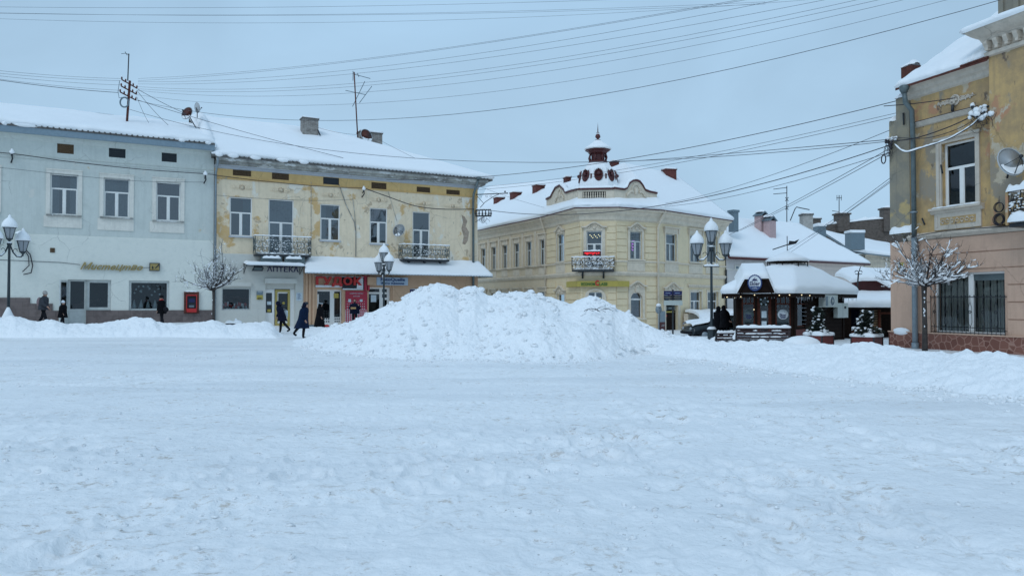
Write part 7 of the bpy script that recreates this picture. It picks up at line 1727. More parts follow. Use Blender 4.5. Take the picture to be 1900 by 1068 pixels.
def person(label,loc,face,H,coat,pants,legs=((12,8),(-18,-35)),arms=((10,25),(-10,15)),lean=0,hem=.78,hood=None,hat=None,hair=None,headlean=0,armout=6,extras=None,group=None,face_detail=False,shoes='black2',width=1.0,arm_abs=None,sitz=0):
    width*=1.16
    s=H/1.75; t=thing('person',label,'person',loc,R(face),group)
    V=[];Ed=[];B=[]
    def add(co,r,par=None,mi=0):
        V.append(((co[0]*s,co[1]*s,co[2]*s),(r*s if not isinstance(r,tuple) else (r[0]*s,r[1]*s)))); i=len(V)-1
        if par is not None: Ed.append((par,i)); B.append((par,i,mi))
        return i
    l=R(lean)
    def sp(x,y,z):   # lean the upper body forward (towards -y) about the hips
        dz=z-.92; return (x,y*math.cos(l)-dz*math.sin(l),.92+dz*math.cos(l)+y*math.sin(l))
    # legs first to know the ground offset
    LG=[]
    for sx,(th,sh) in zip((-1,1),legs):
        th,sh=R(th),R(sh); hip=Vector((.09*sx,0,.92)); kn=hip+Vector((0,-math.sin(th),-math.cos(th)))*.43; an=kn+Vector((0,-math.sin(sh),-math.cos(sh)))*.42; toe=an+Vector((0,-.17*math.cos(sh*.6),-.05+.12*math.sin(sh*.6))); LG.append((hip,kn,an,toe))
    off=-min(min(a[2].z-.06,a[3].z-.02) for a in LG); off+=sitz
    def Z(c): return (c[0],c[1],c[2]+off)
    pel=add(Z((0,0,.95)),(.15,.12)); 
    wa=add(Z(sp(0,.0,1.12)),(.14,.11),pel,1); ch=add(Z(sp(0,.0,1.32)),(.17,.12),wa,1); nk=add(Z(sp(0,.0,1.47)),.075,ch,1)
    hl=R(headlean)
    def hp(x,y,z): 
        dz=z-1.47; yy=y*math.cos(hl)-dz*math.sin(hl); zz_=1.47+dz*math.cos(hl)+y*math.sin(hl); return Z(sp(x,yy,zz_))
    h0=add(hp(0,-.012,1.55),(.062,.066),nk,2); h1=add(hp(0,-.018,1.615),(.078,.092),h0,2); h2=add(hp(0,-.01,1.675),(.078,.092),h1,2); h3=add(hp(0,.0,1.725),(.05,.06),h2,2)
    add(hp(0,-.112,1.615),.013,h1,2)
    ang=[]
    for sx,(hip,kn,an,toe) in zip((-1,1),LG):
        a=add(Z(hip),.098,pel,0); k=add(Z(kn),.078,a,0); m_=add(Z((kn+an)/2+Vector((0,.012,0))),.072,k,0); f=add(Z(an),.060,m_,3); q=add(Z(an+Vector((0,-.05,-.035))),(.055,.05),f,3); add(Z(toe),(.050,.036),q,3)
    for i,(sx,(au,fo)) in enumerate(zip((-1,1),arms)):
        sh=Vector(sp(.18*sx,0,1.41)); au_,fo_=R(au),R(fo); ao=R(armout)
        if arm_abs and arm_abs[i]: el,wr=Vector(arm_abs[i][0]),Vector(arm_abs[i][1])
        else:
            el=sh+Vector((sx*math.sin(ao),-math.sin(au_),-math.cos(au_)*math.cos(ao)))*.28; wr=el+Vector((-sx*.02,-math.sin(fo_),-math.cos(fo_)))*.25
        a=add(Z(sh),.072,ch,1); e=add(Z(el),.054,a,1); w=add(Z(wr),.036,e,1)
        d=(wr-el).normalized(); sd=Vector((0,1,0)) if abs(d.y)<.8 else Vector((0,0,1)); sd=(sd-d*sd.dot(d)).normalized(); up=d.cross(sd)
        pm=wr+d*.055; pi=add(Z(pm),(.034,.02),w,2)
        for k,(o,Lf) in enumerate(((-.03,.068),(-.01,.078),(.01,.074),(.028,.056))):
            r_=wr+d*.095+sd*o; f0=add(Z(r_),.0105,pi,2); f1=add(Z(r_+d*Lf*.5+up*.006*-sx),.0095,f0,2); add(Z(r_+d*Lf*.85-up*.022*sx),.008,f1,2)
        r_=wr+d*.035+sd*.036; f0=add(Z(r_),.012,pi,2); add(Z(r_+d*.04+sd*.026),.010,f0,2)
        ang.append((sh,el,wr))
    me=skin_mesh(V,Ed,B,[M[pants],M[coat],M['skin'],M[shoes]])
    bo=bpy.data.objects.new('body',me); COL.objects.link(bo); bo.parent=t
    # coat: lofted shell over the torso down to the hem, plus sleeves
    mb=MB(); n=20; rows=[]
    kd=(LG[0][1]+LG[1][1])/2; lv=[(1.50,.085,.085),(1.465,.13,.10),(1.42,.205,.125),(1.32,.235,.15),(1.15,.225,.155),(1.0,.235,.165),(.92,.24,.17)]
    prof=[]
    for z,a,b in lv: c=Vector(sp(0,0,z)); prof.append((c,a*width,b*width))
    z=.92; 
    fy=min(LG[0][1].y,LG[1][1].y); by=max(LG[0][1].y,LG[1][1].y)
    while z>hem*1.0+1e-6 and hem<.92:
        z=max(hem,z-.11); q=(.92-z)/.45; cy=(fy+by)/2*q; prof.append((Vector((0,cy,z)),.24*width+.03*q,.17*width+.03*q+(by-fy)/2*min(1.1,q)*.75))
    for (c,a,b) in prof:
        rows.append([Vector(Z((c.x+a*math.cos(2*PI*k/n)*(1+.03*math.sin(k*3+c.z*9)),c.y+b*math.sin(2*PI*k/n),c.z+.012*math.sin(k*2.3))))*s for k in range(n)])
    mb.grid(rows,0,True,closed_u=True); last=rows[-1]; ctr=sum(last,Vector())/n; mb.grid([last,[ctr.lerp(p,.7) for p in last]],0,True,closed_u=True)
    for (sh,el,wr) in ang: mb.tube([Vector(Z(p))*s for p in (sh+Vector((0,0,.02)),sh.lerp(el,.35),el,el.lerp(wr,.5),wr)],[.10*s,.092*s,.076*s,.068*s,.056*s],10)
    ct=mb.build('coat',M[coat],t)
    def hv(x,y,z): return Vector(hp(x,y,z))*s
    if hood:
        m=MB(); rows=[]
        for j in range(8):
            ph=PI*(j+.35)/8.3; row=[]
            for k in range(15):
                w=R(-58)+ (R(296))*k/14; y=.125*math.sin(w)*math.sin(ph)+.03; x=.128*math.cos(w)*math.sin(ph); 
                row.append(hv(x,y,1.61+.155*math.cos(ph)))
            rows.append(row)
        m.grid(rows,0,True); m.grid([[ (p-hv(0,.0,1.60))*.88+hv(0,.0,1.60) for p in r] for r in rows],0,True); m.tube([hv(.13*math.cos(a),.02+.12*math.sin(a),1.49) for a in [i*PI/8 for i in range(17)]],.035*s,6); m.build('hood',M[hood],t)
    if hat:
        m=MB(); rows=[]
        for (r,z) in ((.102,1.62),(.108,1.64),(.106,1.67),(.10,1.71),(.085,1.75),(.05,1.785),(.012,1.80)): rows.append([hv(r*math.cos(2*PI*k/16),.005+r*1.08*math.sin(2*PI*k/16)+(z-1.62)*.15,z) for k in range(16)])
        m.grid(rows,0,True,closed_u=True); m.build('hat',M[hat],t)
    if hair:
        m=MB(); rows=[]
        for j in range(7):
            ph=PI*(j)/7.6; rows.append([hv((.092*math.cos(w)*math.sin(ph)),.012+.105*math.sin(w)*math.sin(ph),1.655+.10*math.cos(ph)) for w in [R(-38)+R(256)*k/14 for k in range(15)]])
        m.grid(rows,0,True); m.build('hair',M[hair],t)
    if face_detail:
        for sx in (-1,1): m=MB(); m.ball(hv(.03*sx,-.10,1.64),.011*s,0,6,4); m.build('eye',M['hair'],t); m=MB(); m.tube([hv(.015*sx,-.112,1.662),hv(.05*sx,-.10,1.662)],.006*s,4); m.build('eyebrow',M['hair'],t); m=MB(); m.ball(hv(.083*sx,0,1.63),.022*s,0,6,5,sx=.4); m.build('ear',M['skin'],t)
        m=MB(); rows=[]
        for j in range(5): z=1.595-.022*j; rr_=.088-.006*j; rows.append([hv(rr_*.86*math.cos(w),-.028+rr_*math.sin(w),z) for w in [R(180)+R(180)*k/10 for k in range(11)]])
        m.grid(rows,0,True); m.tube([hv(-.035,-.112,1.592),hv(0,-.118,1.598),hv(.035,-.112,1.592)],.009*s,4); m.build('beard',M['hair'],t)
        m=MB(); m.tube([hv(-.02,-.116,1.578),hv(.02,-.116,1.578)],.006*s,4); m.build('mouth',M['skin'],t)
    if extras: extras(t,s,off,sp,Z,hv)
    return t
def P_(px,Y,dz=0): 
    r=ray(px,600); x=r.x/r.y*Y; return (x,Y,G(x,Y)+dz)
def ex_back(mat,bag):
    def f(t,s,off,sp,Z,hv):
        m=MB(); c=Vector(Z(sp(0,.22,1.2)))*s; m.ball(c,.2*s,0,10,8,sx=.8,sy=.62,sz=1.25); m.build(bag,M[mat],t); m=MB()
        for sx in (-1,1): m.tube([Vector(Z(sp(.11*sx,.14,1.38)))*s,Vector(Z(sp(.11*sx,-.0,1.47)))*s,Vector(Z(sp(.11*sx,-.15,1.3)))*s,Vector(Z(sp(.13*sx,.0,1.08)))*s],.018*s,4)
        m.build('strap',M[mat],t)
    return f
person('person in grey jacket and beige hat with dusky backpack, walking by the plinth',P_(80,38,.02),88,1.78,'greycloth','black2',legs=((22,18),(-14,-30)),arms=((15,55),(-8,35)),lean=5,hem=.84,hat='beige',hair='hair',extras=ex_back('mauve','backpack'),headlean=8)
person('small person in black coat and white knit hat following at the shop door',P_(116,38,.0),88,1.30,'black_cloth','black2',legs=((14,10),(-12,-24)),arms=((8,20),(-6,10)),hem=.62,hat='whitecloth',lean=3,width=1.15)
def ex_bag(t,s,off,sp,Z,hv):
    m=MB(); m.ball(Vector(Z((.02,.26,.95)))*s,.17*s,0,10,7,sx=.6,sy=1.2,sz=1.0); m.build('shoulder_bag',M['black2'],t); m=MB(); m.tube([Vector(Z((0,.24,1.1)))*s,Vector(Z((-.08,.1,1.45)))*s,Vector(Z((.1,.0,1.42)))*s],.014*s,4); m.build('strap',M['black2'],t)
    m=MB(); m.tube([hv(.10*math.cos(a),.0+.10*math.sin(a),1.50+.02*math.sin(a)) for a in [i*PI/8 for i in range(17)]],.032*s,6); m.build('scarf',M['red'],t)
person('person in black with red scarf and dark shoulder bag outside the display window',P_(300,39,.02),-105,1.56,'black_cloth','black2',legs=((10,4),(-10,-16)),arms=((20,60),(0,20)),hem=.72,hat='black2',extras=ex_bag,lean=4)
def ex_tote(t,s,off,sp,Z,hv):
    m=MB(); c=Vector(Z(sp(-.24,.16,1.0)))*s; m.box(c.x-.03,c.y-.14,c.z-.17,c.x+.03,c.y+.14,c.z+.17); m.build('tote_bag',M['paper'],t); m=MB(); m.tube([c+Vector((0,-.1,.17)),Vector(Z(sp(-.16,.0,1.44)))*s,c+Vector((0,.1,.17))],.012*s,4); m.build('strap',M['paper'],t)
person('person in navy hooded coat bent forward and walking left past the pharmacy door',P_(523,40.2),-82,1.74,'navy2','black2',legs=((10,4),(-20,-42)),arms=((10,25),(-12,5)),lean=16,hem=.66,hood='navy2',headlean=14,extras=ex_tote,width=1.05)
def ex_cap(t,s,off,sp,Z,hv):
    m=MB(); m.ball(hv(0,-.0,1.70),.10*s,0,10,6,sz=.8,sy=1.15); m.build('hat',M['greycloth'],t)
person('person striding right in a long blue coat with hood down and grey hat',P_(562,34),80,1.66,'navy','black2',legs=((14,-6),(-34,-40)),arms=((10,22),(-15,0)),lean=9,hem=.50,headlean=10,hood='navy2',extras=ex_cap,width=1.12)
def ex_red(t,s,off,sp,Z,hv):
    m=MB(); c=Vector(Z((.1,-.42,.32)))*s; m.ball(c,.12*s,0,8,6,sz=.8,sy=1.4); m.build('red_bag',M['red'],t)
    m=MB(); m.tube([hv(.105*math.cos(a),.0+.105*math.sin(a),1.72) for a in [i*PI/8 for i in range(17)]],.022*s,5); m.build('hat_band',M['paper'],t)
person('person in an ankle-length black hooded coat carrying a red bag',P_(593,43),85,1.62,'black_cloth','black2',legs=((10,6),(-12,-16)),arms=((8,20),(-6,12)),lean=4,hem=.20,hood='black_cloth',extras=ex_red,width=1.12,headlean=6)
def ex_parcel(t,s,off,sp,Z,hv):
    m=MB(); m.box(-.20,-.36,1.13,.12,-.30,1.25); o=m.build('parcel',M['parcel'],t)
person('bearded man facing the square in dark jacket, holding a tan parcel before the red poster',P_(658,47.0,.1),4,1.74,'navy2','black2',legs=((2,0),(-2,-2)),hem=.84,hair='hair',face_detail=True,extras=ex_parcel,arm_abs=(((-.30,-.04,1.17),(-.17,-.26,1.15)),((.33,-.04,1.17),(.27,-.22,1.36))),width=1.1)
person('shorter dark figure standing close against the lamp post',P_(1333,37),150,1.60,'black_cloth','black_cloth',legs=((4,2),(-4,-4)),arms=((10,30),(10,40)),hem=.45,hood='black_cloth',lean=3)
person('broad dark hooded figure leaning on the bench beside the lamp post couple',P_(1347,36.4),60,1.66,'black_cloth','black_cloth',legs=((20,10),(-14,-24)),arms=((20,50),(-20,-10)),hem=.62,hood='black_cloth',lean=-8,width=1.35,headlean=8)
# ================================================================ ROOF POLE, ANTENNA, WIRES
pb=FA.w(FA.u(235,233,3.2),3.2,FA.z(235,233,3.2)); Yp=pb.y
pl=thing('roof_pole','dark roof pole with three tilted insulator crossarms on the blue-grey house','utility pole',tuple(pb)); o=Vector(pb)
def pq(px,py,dY=0): return at(px,py,Yp+dY)-o
mb=MB(); mb.tube([pq(235,234),pq(241,150)],.07,6); mb.build('post',M['rust'],pl); mb=MB(); mb.tube([pq(237,150),pq(239,100)],.035,5); mb.tube([pq(232,99),pq(240,102)],.02,4); mb.tube([pq(225,100),pq(234,99)],.015,4); mb.tube([pq(232,96),pq(236,103)],.015,4); mb.build('mast',M['dark_metal'],pl)
ARM=[((226,148),(254,164)),((225,160),(253,175)),((223,171),(252,186))]
for (a,b) in ARM:
    mb=MB(); A,Bq=pq(a[0],a[1],-.8),pq(b[0],b[1],.8); mb.tube([A,Bq],.045,4); ca=mb.build('crossarm',M['rust'],pl)
    mb=MB(); sn=MB()
    for k in range(5):
        p=A.lerp(Bq,k/4); mb.lathe([(.02,0),(.05,.05),(.05,.14),(.02,.18)],p,6); sn.ball(p+Vector((0,0,.2)),.05,0,6,4)
    mb.build('insulator',M['rust'],ca,); sn.build('snow_cover',M['snow'],ca)
mb=MB(); mb.tube([pq(231+8*math.cos(a),190+9*math.sin(a),-.2) for a in [i*PI/9 for i in range(19)]],.05,5); mb.tube([pq(222,150),pq(219,170),pq(221,182),pq(231,180)],.02,4); mb.build('cable_loop',M['grey_metal'],pl)
# TV antenna on the ochre roof
b=FA.w(FA.u(664,260,5.8),5.8,FA.z(664,260,5.8)); Yt=b.y; an=thing('antenna','tall TV aerial with crossed elements beside the brick roof chimney','antenna',tuple(b)); o2=Vector(b)
def aq(px,py,d=0): return at(px,py,Yt+d)-o2
mb=MB(); mb.tube([aq(664,262),aq(657,134)],.05,5); mb.build('mast',M['rust'],an); mb=MB()
for (x0,y0,x1,y1) in ((655,132,655,150),(657,138,687,146),(663,136,666,143),(641,168,679,176),(677,151,654,198),(690,160,667,191)): mb.tube([aq(x0,y0),aq(x1,y1)],.025,4)
mb.build('elements',M['grey_metal'],an)
def wire(A,Bp,mid=None,r=.007,mat='thin_wire',label='thin overhead wire crossing the grey sky',group='thin overhead wires crossing the sky',n=26,name='overhead_wire',snow=False):
    a,b=at(*A),at(*Bp); 
    if mid:
        rm=ray(*mid); k=rm.x/rm.y; den=(b.x-a.x)-k*(b.y-a.y); t=(k*a.y-a.x)/den; y=a.y+(b.y-a.y)*t; zm=at(mid[0],mid[1],y).z; c=(zm-(a.z*(1-t)+b.z*t))/(t*(1-t)+1e-9)
    else: c=-.4
    pts=[a.lerp(b,i/n)+Vector((0,0,c*(i/n)*(1-i/n))) for i in range(n+1)]; o=pts[0].copy(); mb=MB(); mb.tube([p-o for p in pts],r,4); w=tag(mb.build(name,M[mat]),label,'wire',group); w.location=o
    return w
# across the top of the sky
for i,(A,Bp,m_) in enumerate((((-60,12.5,34),(1420,-12,34),(480,14)),((-60,23,36),(1420,8,36),(480,29)),((-60,24,36.3),(1420,4,36.3),(700,26)),((-60,33,38),(1500,0,38),(475,43)))):
    wire(A,Bp,m_,.0055,label='one of the faint level wires near the top of the sky',group='faint level wires at the top of the sky')
# fan from the roof pole up to the right
fan=[((256,146),(1560,-35),(950,71)),((256,150),(1590,-38),(950,73)),((256,152),(1620,-36),(950,90)),((256,156),(1680,-30),(950,101)),((255,161),(1740,-34),(950,121)),((255,165),(1780,-34),(950,128)),((255,168),(1840,-40),(950,142)),((254,176),(1900,-38),(950,166))]
for i,(a,b_,m_) in enumerate(fan): wire((a[0],a[1],Yp+.5),(b_[0],b_[1],24),m_,.006,label='one of the fanned wires rising right from the roof pole',group='fanned wires from the roof pole')
wire((252,186,Yp+.5),(1920,-18,22),(950,200),.010,label='lowest and darkest fanned wire sagging over the yellow house roof',group=None)
for i,(y0,y1) in enumerate(((128,146),(133,150),(137,158),(142,168))): wire((-60,y0-3,Yp-9),(224,y1,Yp-.6),None,.007,label='one of the thin wires running left from the roof pole',group='thin wires left of the roof pole')
wire((-60,140,Yp-9),(219,172,Yp-.5),None,.015,label='thickest cable running left out of frame from the roof pole',group=None)
for (x,y) in ((276,228),(312,232)): 
    p=FA.uz(x,y,2.2); q=FA.w(p[0],2.2,p[1]); wire((254,180 if x==276 else 168,Yp+.5),(x,y,q.y),None,.012,label='guy wire from the roof pole down to the snowy roof, '+('nearer the pole' if x==276 else 'further right'),group=None)
wire((256,166,Yp+.5),(346,212,Yp+1),(300,190),.014,label='cable from the roof pole to the rusty satellite dish',group=None)
q=FA.w(FA.u(637,293,0),.0,0); wire((256,186,Yp+.5),(637,293,q.y),(436,240),.014,label='dark cable sagging across the yellow house roof to its eave',group=None)
wire((240,203,Yp),(1652,262,27.6),(720,290),.011,label='long thin cable from the roof pole to the right-hand yellow house',group=None)
wire((240,207,Yp),(905,392,49),(640,286),.012,label='thin lower wire crossing the yellow house roof towards its corner',group=None) if False else None
wire((688,251,52),(1010,385,60),(850,330),.009,label='hairline wire from the brick chimney towards the cream building',group=None)
wire((587,236,51),(664,250,54),None,.009,label='short stay wire between the two roof chimneys',group=None)
# bundle to the right-hand house
wire((717,333,50.6),(1665,187,28),(1180,292),.014,'cable',label='thick dark cable from the yellow house eave to the top of the right-hand house',group=None)
wire((885,347,49.5),(1662,210,28),(1180,310),.008,'cable',label='upper of the close pair of cables above the turret roof',group=None)
wire((885,352,49.5),(1662,216,28),(1180,316),.009,'cable',label='lower of the close pair of cables above the turret roof',group=None)
wire((1142,301,62),(1660,258,28),(1400,281),.014,label='thin wire from the turret chimney to the right-hand house corner',group=None)
wire((941,360,49),(1148,302,60),None,.010,label='thin wire from the bracket tip to the turret',group=None) if False else None
wire((908,390,48.9),(1649,270,28),(1250,377),.017,'cable',label='heaviest dark cable sagging from the wrought bracket in front of the cream cornice',group=None)
wire((1233,383,54),(1649,283,28),(1440,345),.011,'cable',label='thin cable just below the heaviest dark cable',group=None)
wire((1235,377,54),(1650,242,28),(1440,322),.011,label='faint wire rising from the cream eave to the right-hand house',group=None)
for i,(a,b_) in enumerate((((1350,437,60),(1650,276,28)),((1372,428,62),(1650,283,28)))): wire(a,b_,None,.014,label='one of two thin wires rising behind the mast antenna',group='pair of wires behind the mast antenna')
for i,(a,b_) in enumerate((((1452,470,60),(1652,330,28.2)),((1500,440,60),(1652,338,28.2)),((1440,485,60),(1652,335,28.2)))): wire(a,b_,None,.012,label='one of three thin wires rising over the far chimneys to the right-hand house',group='wires over the far chimneys')
# cables along the right house facade
def fwire(fr,pts,v,r,label,mat='cable',snow=0):
    P=[fr.w(fr.u(x,y,v),v,fr.z(x,y,v)) for x,y in pts]; o=P[0].copy(); Q=[]
    n=len(P)
    for i in range(n-1):
        for k in range(6):
            t=k/6; p0,p1,p2,p3=P[max(i-1,0)],P[i],P[i+1],P[min(i+2,n-1)]; Q.append(.5*((2*p1)+(p2-p0)*t+(2*p0-5*p1+4*p2-p3)*t*t+(3*p1-p0-3*p2+p3)*t**3)-o)
    Q.append(P[-1]-o); mb=MB(); mb.tube(Q,r,5); w=tag(mb.build('facade_cable',M[mat]),label,'cable'); w.location=o
    if snow: sn=MB(); snow_ridge(sn,[q+Vector((0,0,r*.5)) for q in Q],r*1.3,snow,.08); sn.build('snow_cover',M['snow'],w)
fwire(RB,[(1660,268),(1680,282),(1712,274),(1760,258),(1800,235),(1815,222)],-.35,.022,'snow-topped thick cable looping across the right house above the window',snow=.045)
fwire(RB,[(1655,262),(1700,256),(1760,236),(1812,212)],-.3,.02,'middle dark cable across the right house front')
fwire(RB,[(1655,255),(1720,256),(1780,238),(1815,216)],-.33,.012,'slack thin cable across the right house front')
fwire(RB,[(1640,197),(1700,192),(1772,182)],-.2,.016,'upper cable reaching the medallion of the right house')
fwire(RB,[(1694,228),(1760,210),(1815,196)],-.2,.014,'cable lying along the string course of the right house')
fwire(RB,[(1690,440),(1760,428),(1900,418)],-.3,.014,'black cable along the band over the pink ground floor')
fwire(FA,[(-60,279),(25,285.5),(130,300),(260,314),(380,322.5),(400,325)],-.3,.022,'black cable crossing the blue-grey upper wall')
fwire(FA,[(400,325),(470,334),(560,343),(620,347),(675,349)],-.3,.02,'black cable under the attic vents of the yellow house')
fwire(FA,[(675,349),(720,365),(770,382),(820,388),(880,388)],-.35,.03,'sagging black cable over the right windows of the yellow house')
fwire(FA,[(-60,306),(20,313),(140,326),(260,336),(378,338)],-.25,.010,'upper hairline cable across the blue-grey windows','thin_wire')
fwire(FA,[(400,362),(480,368),(580,372),(655,370)],-.25,.010,'hairline cable across the yellow house window heads','thin_wire')
for (x,y,lb) in ((22,287,'snow-capped insulator bracket at the far left of the blue-grey house'),(381,327,'snow-capped insulator bracket beside the drainpipe of the blue-grey house'),(675,354,'dark snow-capped junction bracket high on the yellow house wall')):
    P=FA.w(FA.u(x,y,-.3),-.3,FA.z(x,y,-.3)); t=thing('wall_bracket',lb,'bracket',tuple(P),FA.a); mb=MB(); mb.tube([(0,0,.05),(.03,0,-.2),(-.05,.25,-.4)],.04,5); mb.tube([(0,.28,-.1),(0,0,0)],.03,5); mb.lathe([(.03,-.08),(.06,0),(.03,.08)],(.0,0,0),7); mb.build('iron',M['dark_metal'],t); sn=MB(); sn.ball((0,0,.14),.13,0,8,5,sz=.8,jit=.15); sn.ball((0,0,.26),.07,0,7,4); sn.build('snow_cap',M['snow'],t)
# ================================================================ GROUND, HEAP, BANKS
def np_mesh(name,X,Y_,Z,mat,closed=False):
    nj,ni=X.shape; co=np.stack([X,Y_,Z],-1).reshape(-1,3).astype(np.float32)
    idx=np.arange(nj*ni).reshape(nj,ni)
    if closed: idx=np.concatenate([idx,idx[:,:1]],1)
    q=np.stack([idx[:-1,:-1],idx[:-1,1:],idx[1:,1:],idx[1:,:-1]],-1).reshape(-1,4)
    me=bpy.data.meshes.new(name); me.vertices.add(len(co)); me.vertices.foreach_set('co',co.ravel())
    me.loops.add(q.size); me.loops.foreach_set('vertex_index',q.ravel().astype(np.int32)); me.polygons.add(len(q))
    me.polygons.foreach_set('loop_start',np.arange(0,q.size,4,dtype=np.int32)); me.polygons.foreach_set('loop_total',np.full(len(q),4,np.int32))
    me.polygons.foreach_set('use_smooth',np.ones(len(q),bool)); me.update(calc_edges=True); me.materials.append(mat)
    o=bpy.data.objects.new(name,me); COL.objects.link(o); return o
def detail(x,y,near=1.0):
    d=np.hypot(x,y); f=np.clip(14/np.maximum(d,6),.25,1.0)
    z=.045*fbm(x*.16,y*.16,3,1)+.020*fbm(x*.7,y*.7,3,4)
    rough=.20+.50*sst((fbm(x*.35+4,y*.35,3,8)+.22)*1.6)     # trampled here, smoother there
    z+=rough*(.022*fbm(x*2.4,y*2.4,5,12)+.020*lumps(x*3.4,y*3.4,15)*np.clip(.3+1.2*fbm(x*.8,y*.8,2,16),0,1)+.014*lumps(x*7,y*7,18)*np.clip(.4+1.3*fbm(x*1.1,y*1.1,2,17),0,1)+.010*lumps(x*15,y*15,19)*f)+.011*fbm(x*6,y*6,4,20)
    # scraped and driven-over band further out, polished tyre tracks across it
    scr=sst((y-9.5+2.2*fbm(x*.25,y*.3,2,44))/3.5)*(1-.0*x); z0_=z; rough=rough*(1-.62*scr)
    z=.045*fbm(x*.16,y*.16,3,1)+.020*fbm(x*.7,y*.7,3,4)+(z-.045*fbm(x*.16,y*.16,3,1)-.020*fbm(x*.7,y*.7,3,4))*(1-.62*scr)
    for (a0,b0,c0,wd) in ((11.4,.10,-.010,.75),(14.2,-.12,.006,.8),(17.5,.16,-.004,.8),(7.6,.42,-.012,.75),(20.0,-.05,.002,.8)):
        for sg in (-1,1):
            d_=(y-(a0+b0*x+c0*x*x)+sg*wd)/math.sqrt(1+b0*b0)+.10*vn(x*.6,y*.1,71)
            tm=np.exp(-(d_/.16)**2)*sst((fbm(x*.22,y*.2,2,int(a0*10))+.45)*2); z=z-.030*tm+.014*np.exp(-((np.abs(d_)-.26)/.09)**2)*tm.clip(0,1)
            z+=tm*.006*np.sin(x*40+y*12)
    # boot prints: dents with a raised rim, thick along the trodden lines
    path=sst((fbm(x*.5,y*.5,2,40)+.25)*2.2)
    for (q,sd) in ((2.6,31),(3.3,35)):
        c=lumps(x*q+.25*vn(x,y,3),y*q*.72,sd); z-=path*rough*(np.clip(c-.34,0,.16)*.42-np.clip(.10-np.abs(c-.26),0,.1)*.12)
    # wheel ruts sweeping to the right in the middle distance
    u=(x*.42+y*.91); w=(x*.91-y*.42)
    rut=sst((x+1)/6)*sst((y-6)/4)*sst((24-y)/5)
    z+=rut*.020*fbm(w*.15,u*2.4,3,50)
    a=math.atan2(1.15,-1); s=x*math.sin(.62)+y*math.cos(.62); q=x*math.cos(.62)-y*math.sin(.62)
    z+=.016*fbm(q*.22,s*1.9,3,61)*sst((x+2)/5)*sst((16-y)/5)
    z+=.004*fbm(x*9,y*9,3,70)*f
    return z
rs_=np.concatenate([np.geomspace(2.6,70,760),np.geomspace(72,900,24)]); th=np.concatenate([np.radians(np.linspace(-42,42,860)),np.radians(np.linspace(46,314,68))])
TH,RS=np.meshgrid(th,rs_); X=RS*np.sin(TH); Y_=RS*np.cos(TH); far=np.clip((RS-60)/20,0,1)
Zg=G0(X,Y_)*1.0+detail(X,Y_)*(1-far)
inner=RS<2.7; o=np_mesh('snowy_ground',X,Y_,Zg,M['snow_ground'],closed=True); tag(o,'packed and trampled snow covering the open square','snow ground',kind='structure')
mb=MB(); mb.lathe([(3.2,-.12),(.001,-.1)],(0,0,0),24); o2=mb.build('snowy_ground',M['snow_ground']); tag(o2,'patch of packed snow underfoot','snow ground',kind='structure')
# ---- the great heap: crest outline read off the skyline, foot line at the front
crest=[(540,634),(565,624),(590,616),(615,606),(640,600),(662,592),(680,583),(698,577),(712,570),(730,562),(745,556),(755,545),(770,538),(785,532),(798,528),(812,525),(826,529),(842,531),(852,538),(860,533),(872,532),(882,532),(892,540),(905,548),(925,545),(945,543),(960,541),(985,541),(1005,545),(1025,549),(1045,556),(1062,559),(1078,552),(1095,547),(1108,549),(1122,555),(1135,563),(1142,572),(1155,578),(1166,580),(1175,588),(1190,598),(1205,604),(1222,611),(1238,618),(1255,622),(1290,628),(1340,632)]
foot=[(520,642),(600,655),(700,664),(800,668),(900,668),(1000,672),(1100,668),(1180,658),(1260,650),(1340,650)]
YC=26.5
def groundpt(px,py): r=ray(px,py); k=-CAMZ/r.z; return r.x*k,r.y*k
crest[0]=(530,634); crest[1]=(562,630); crest[2]=(582,623)
pcol=np.linspace(526,1345,720); cpx=np.array([p[0] for p in crest]); cpy=np.interp(pcol,cpx,[p[1] for p in crest])
Yc=np.interp(pcol,[526,600,700,800,1100,1240,1345],[31.5,29.8,27.5,26.3,26,25.2,24.6])
Yf=np.array([groundpt(p,q)[1] for p,q in zip(pcol,np.interp(pcol,[f[0] for f in foot],[f[1] for f in foot]))])
kx=np.array([ray(p,600).x/ray(p,600).y for p in pcol]); zc=np.array([at(p,q,y).z for p,q,y in zip(pcol,cpy,Yc)])
Yf=np.minimum(Yf,Yc-1.6)+.35*fbm(pcol*.012,pcol*0,3,77)
w=np.concatenate([np.linspace(-.18,1.0,330),1+np.linspace(0.004,1.2,130)**1.0])[:,None]
Yp_=Yf+(Yc-Yf)*w; Yp_=np.where(w>1,Yc+(w-1)*4.6,Yp_); Xp=kx*Yp_
prof=np.where(w<=1,np.sign(w)*np.abs(w)**.80,1-np.clip(w-1,0,2)**1.6)+0*Yp_
base=G0(Xp,Yp_)-.05
prof=np.where(w<=1,prof*(.42+.58*sst((w+.02)/.34)),prof)
endt=sst((1345-pcol)/60)*sst((pcol-524)/30)
H_=base+(zc-base)*prof*np.maximum(endt,0.0)
big_=np.clip((zc-.2)/1.0,.12,1)
amp=np.clip(prof*5,0,1)*np.clip(1.15-.85*np.maximum(0,prof),.25,1)*big_
amp2=np.clip(prof*8,0,1)*endt*(.35+.65*big_)
rg=1-np.abs(fbm(Xp*1.1,Yp_*1.3,4,91))*2.2
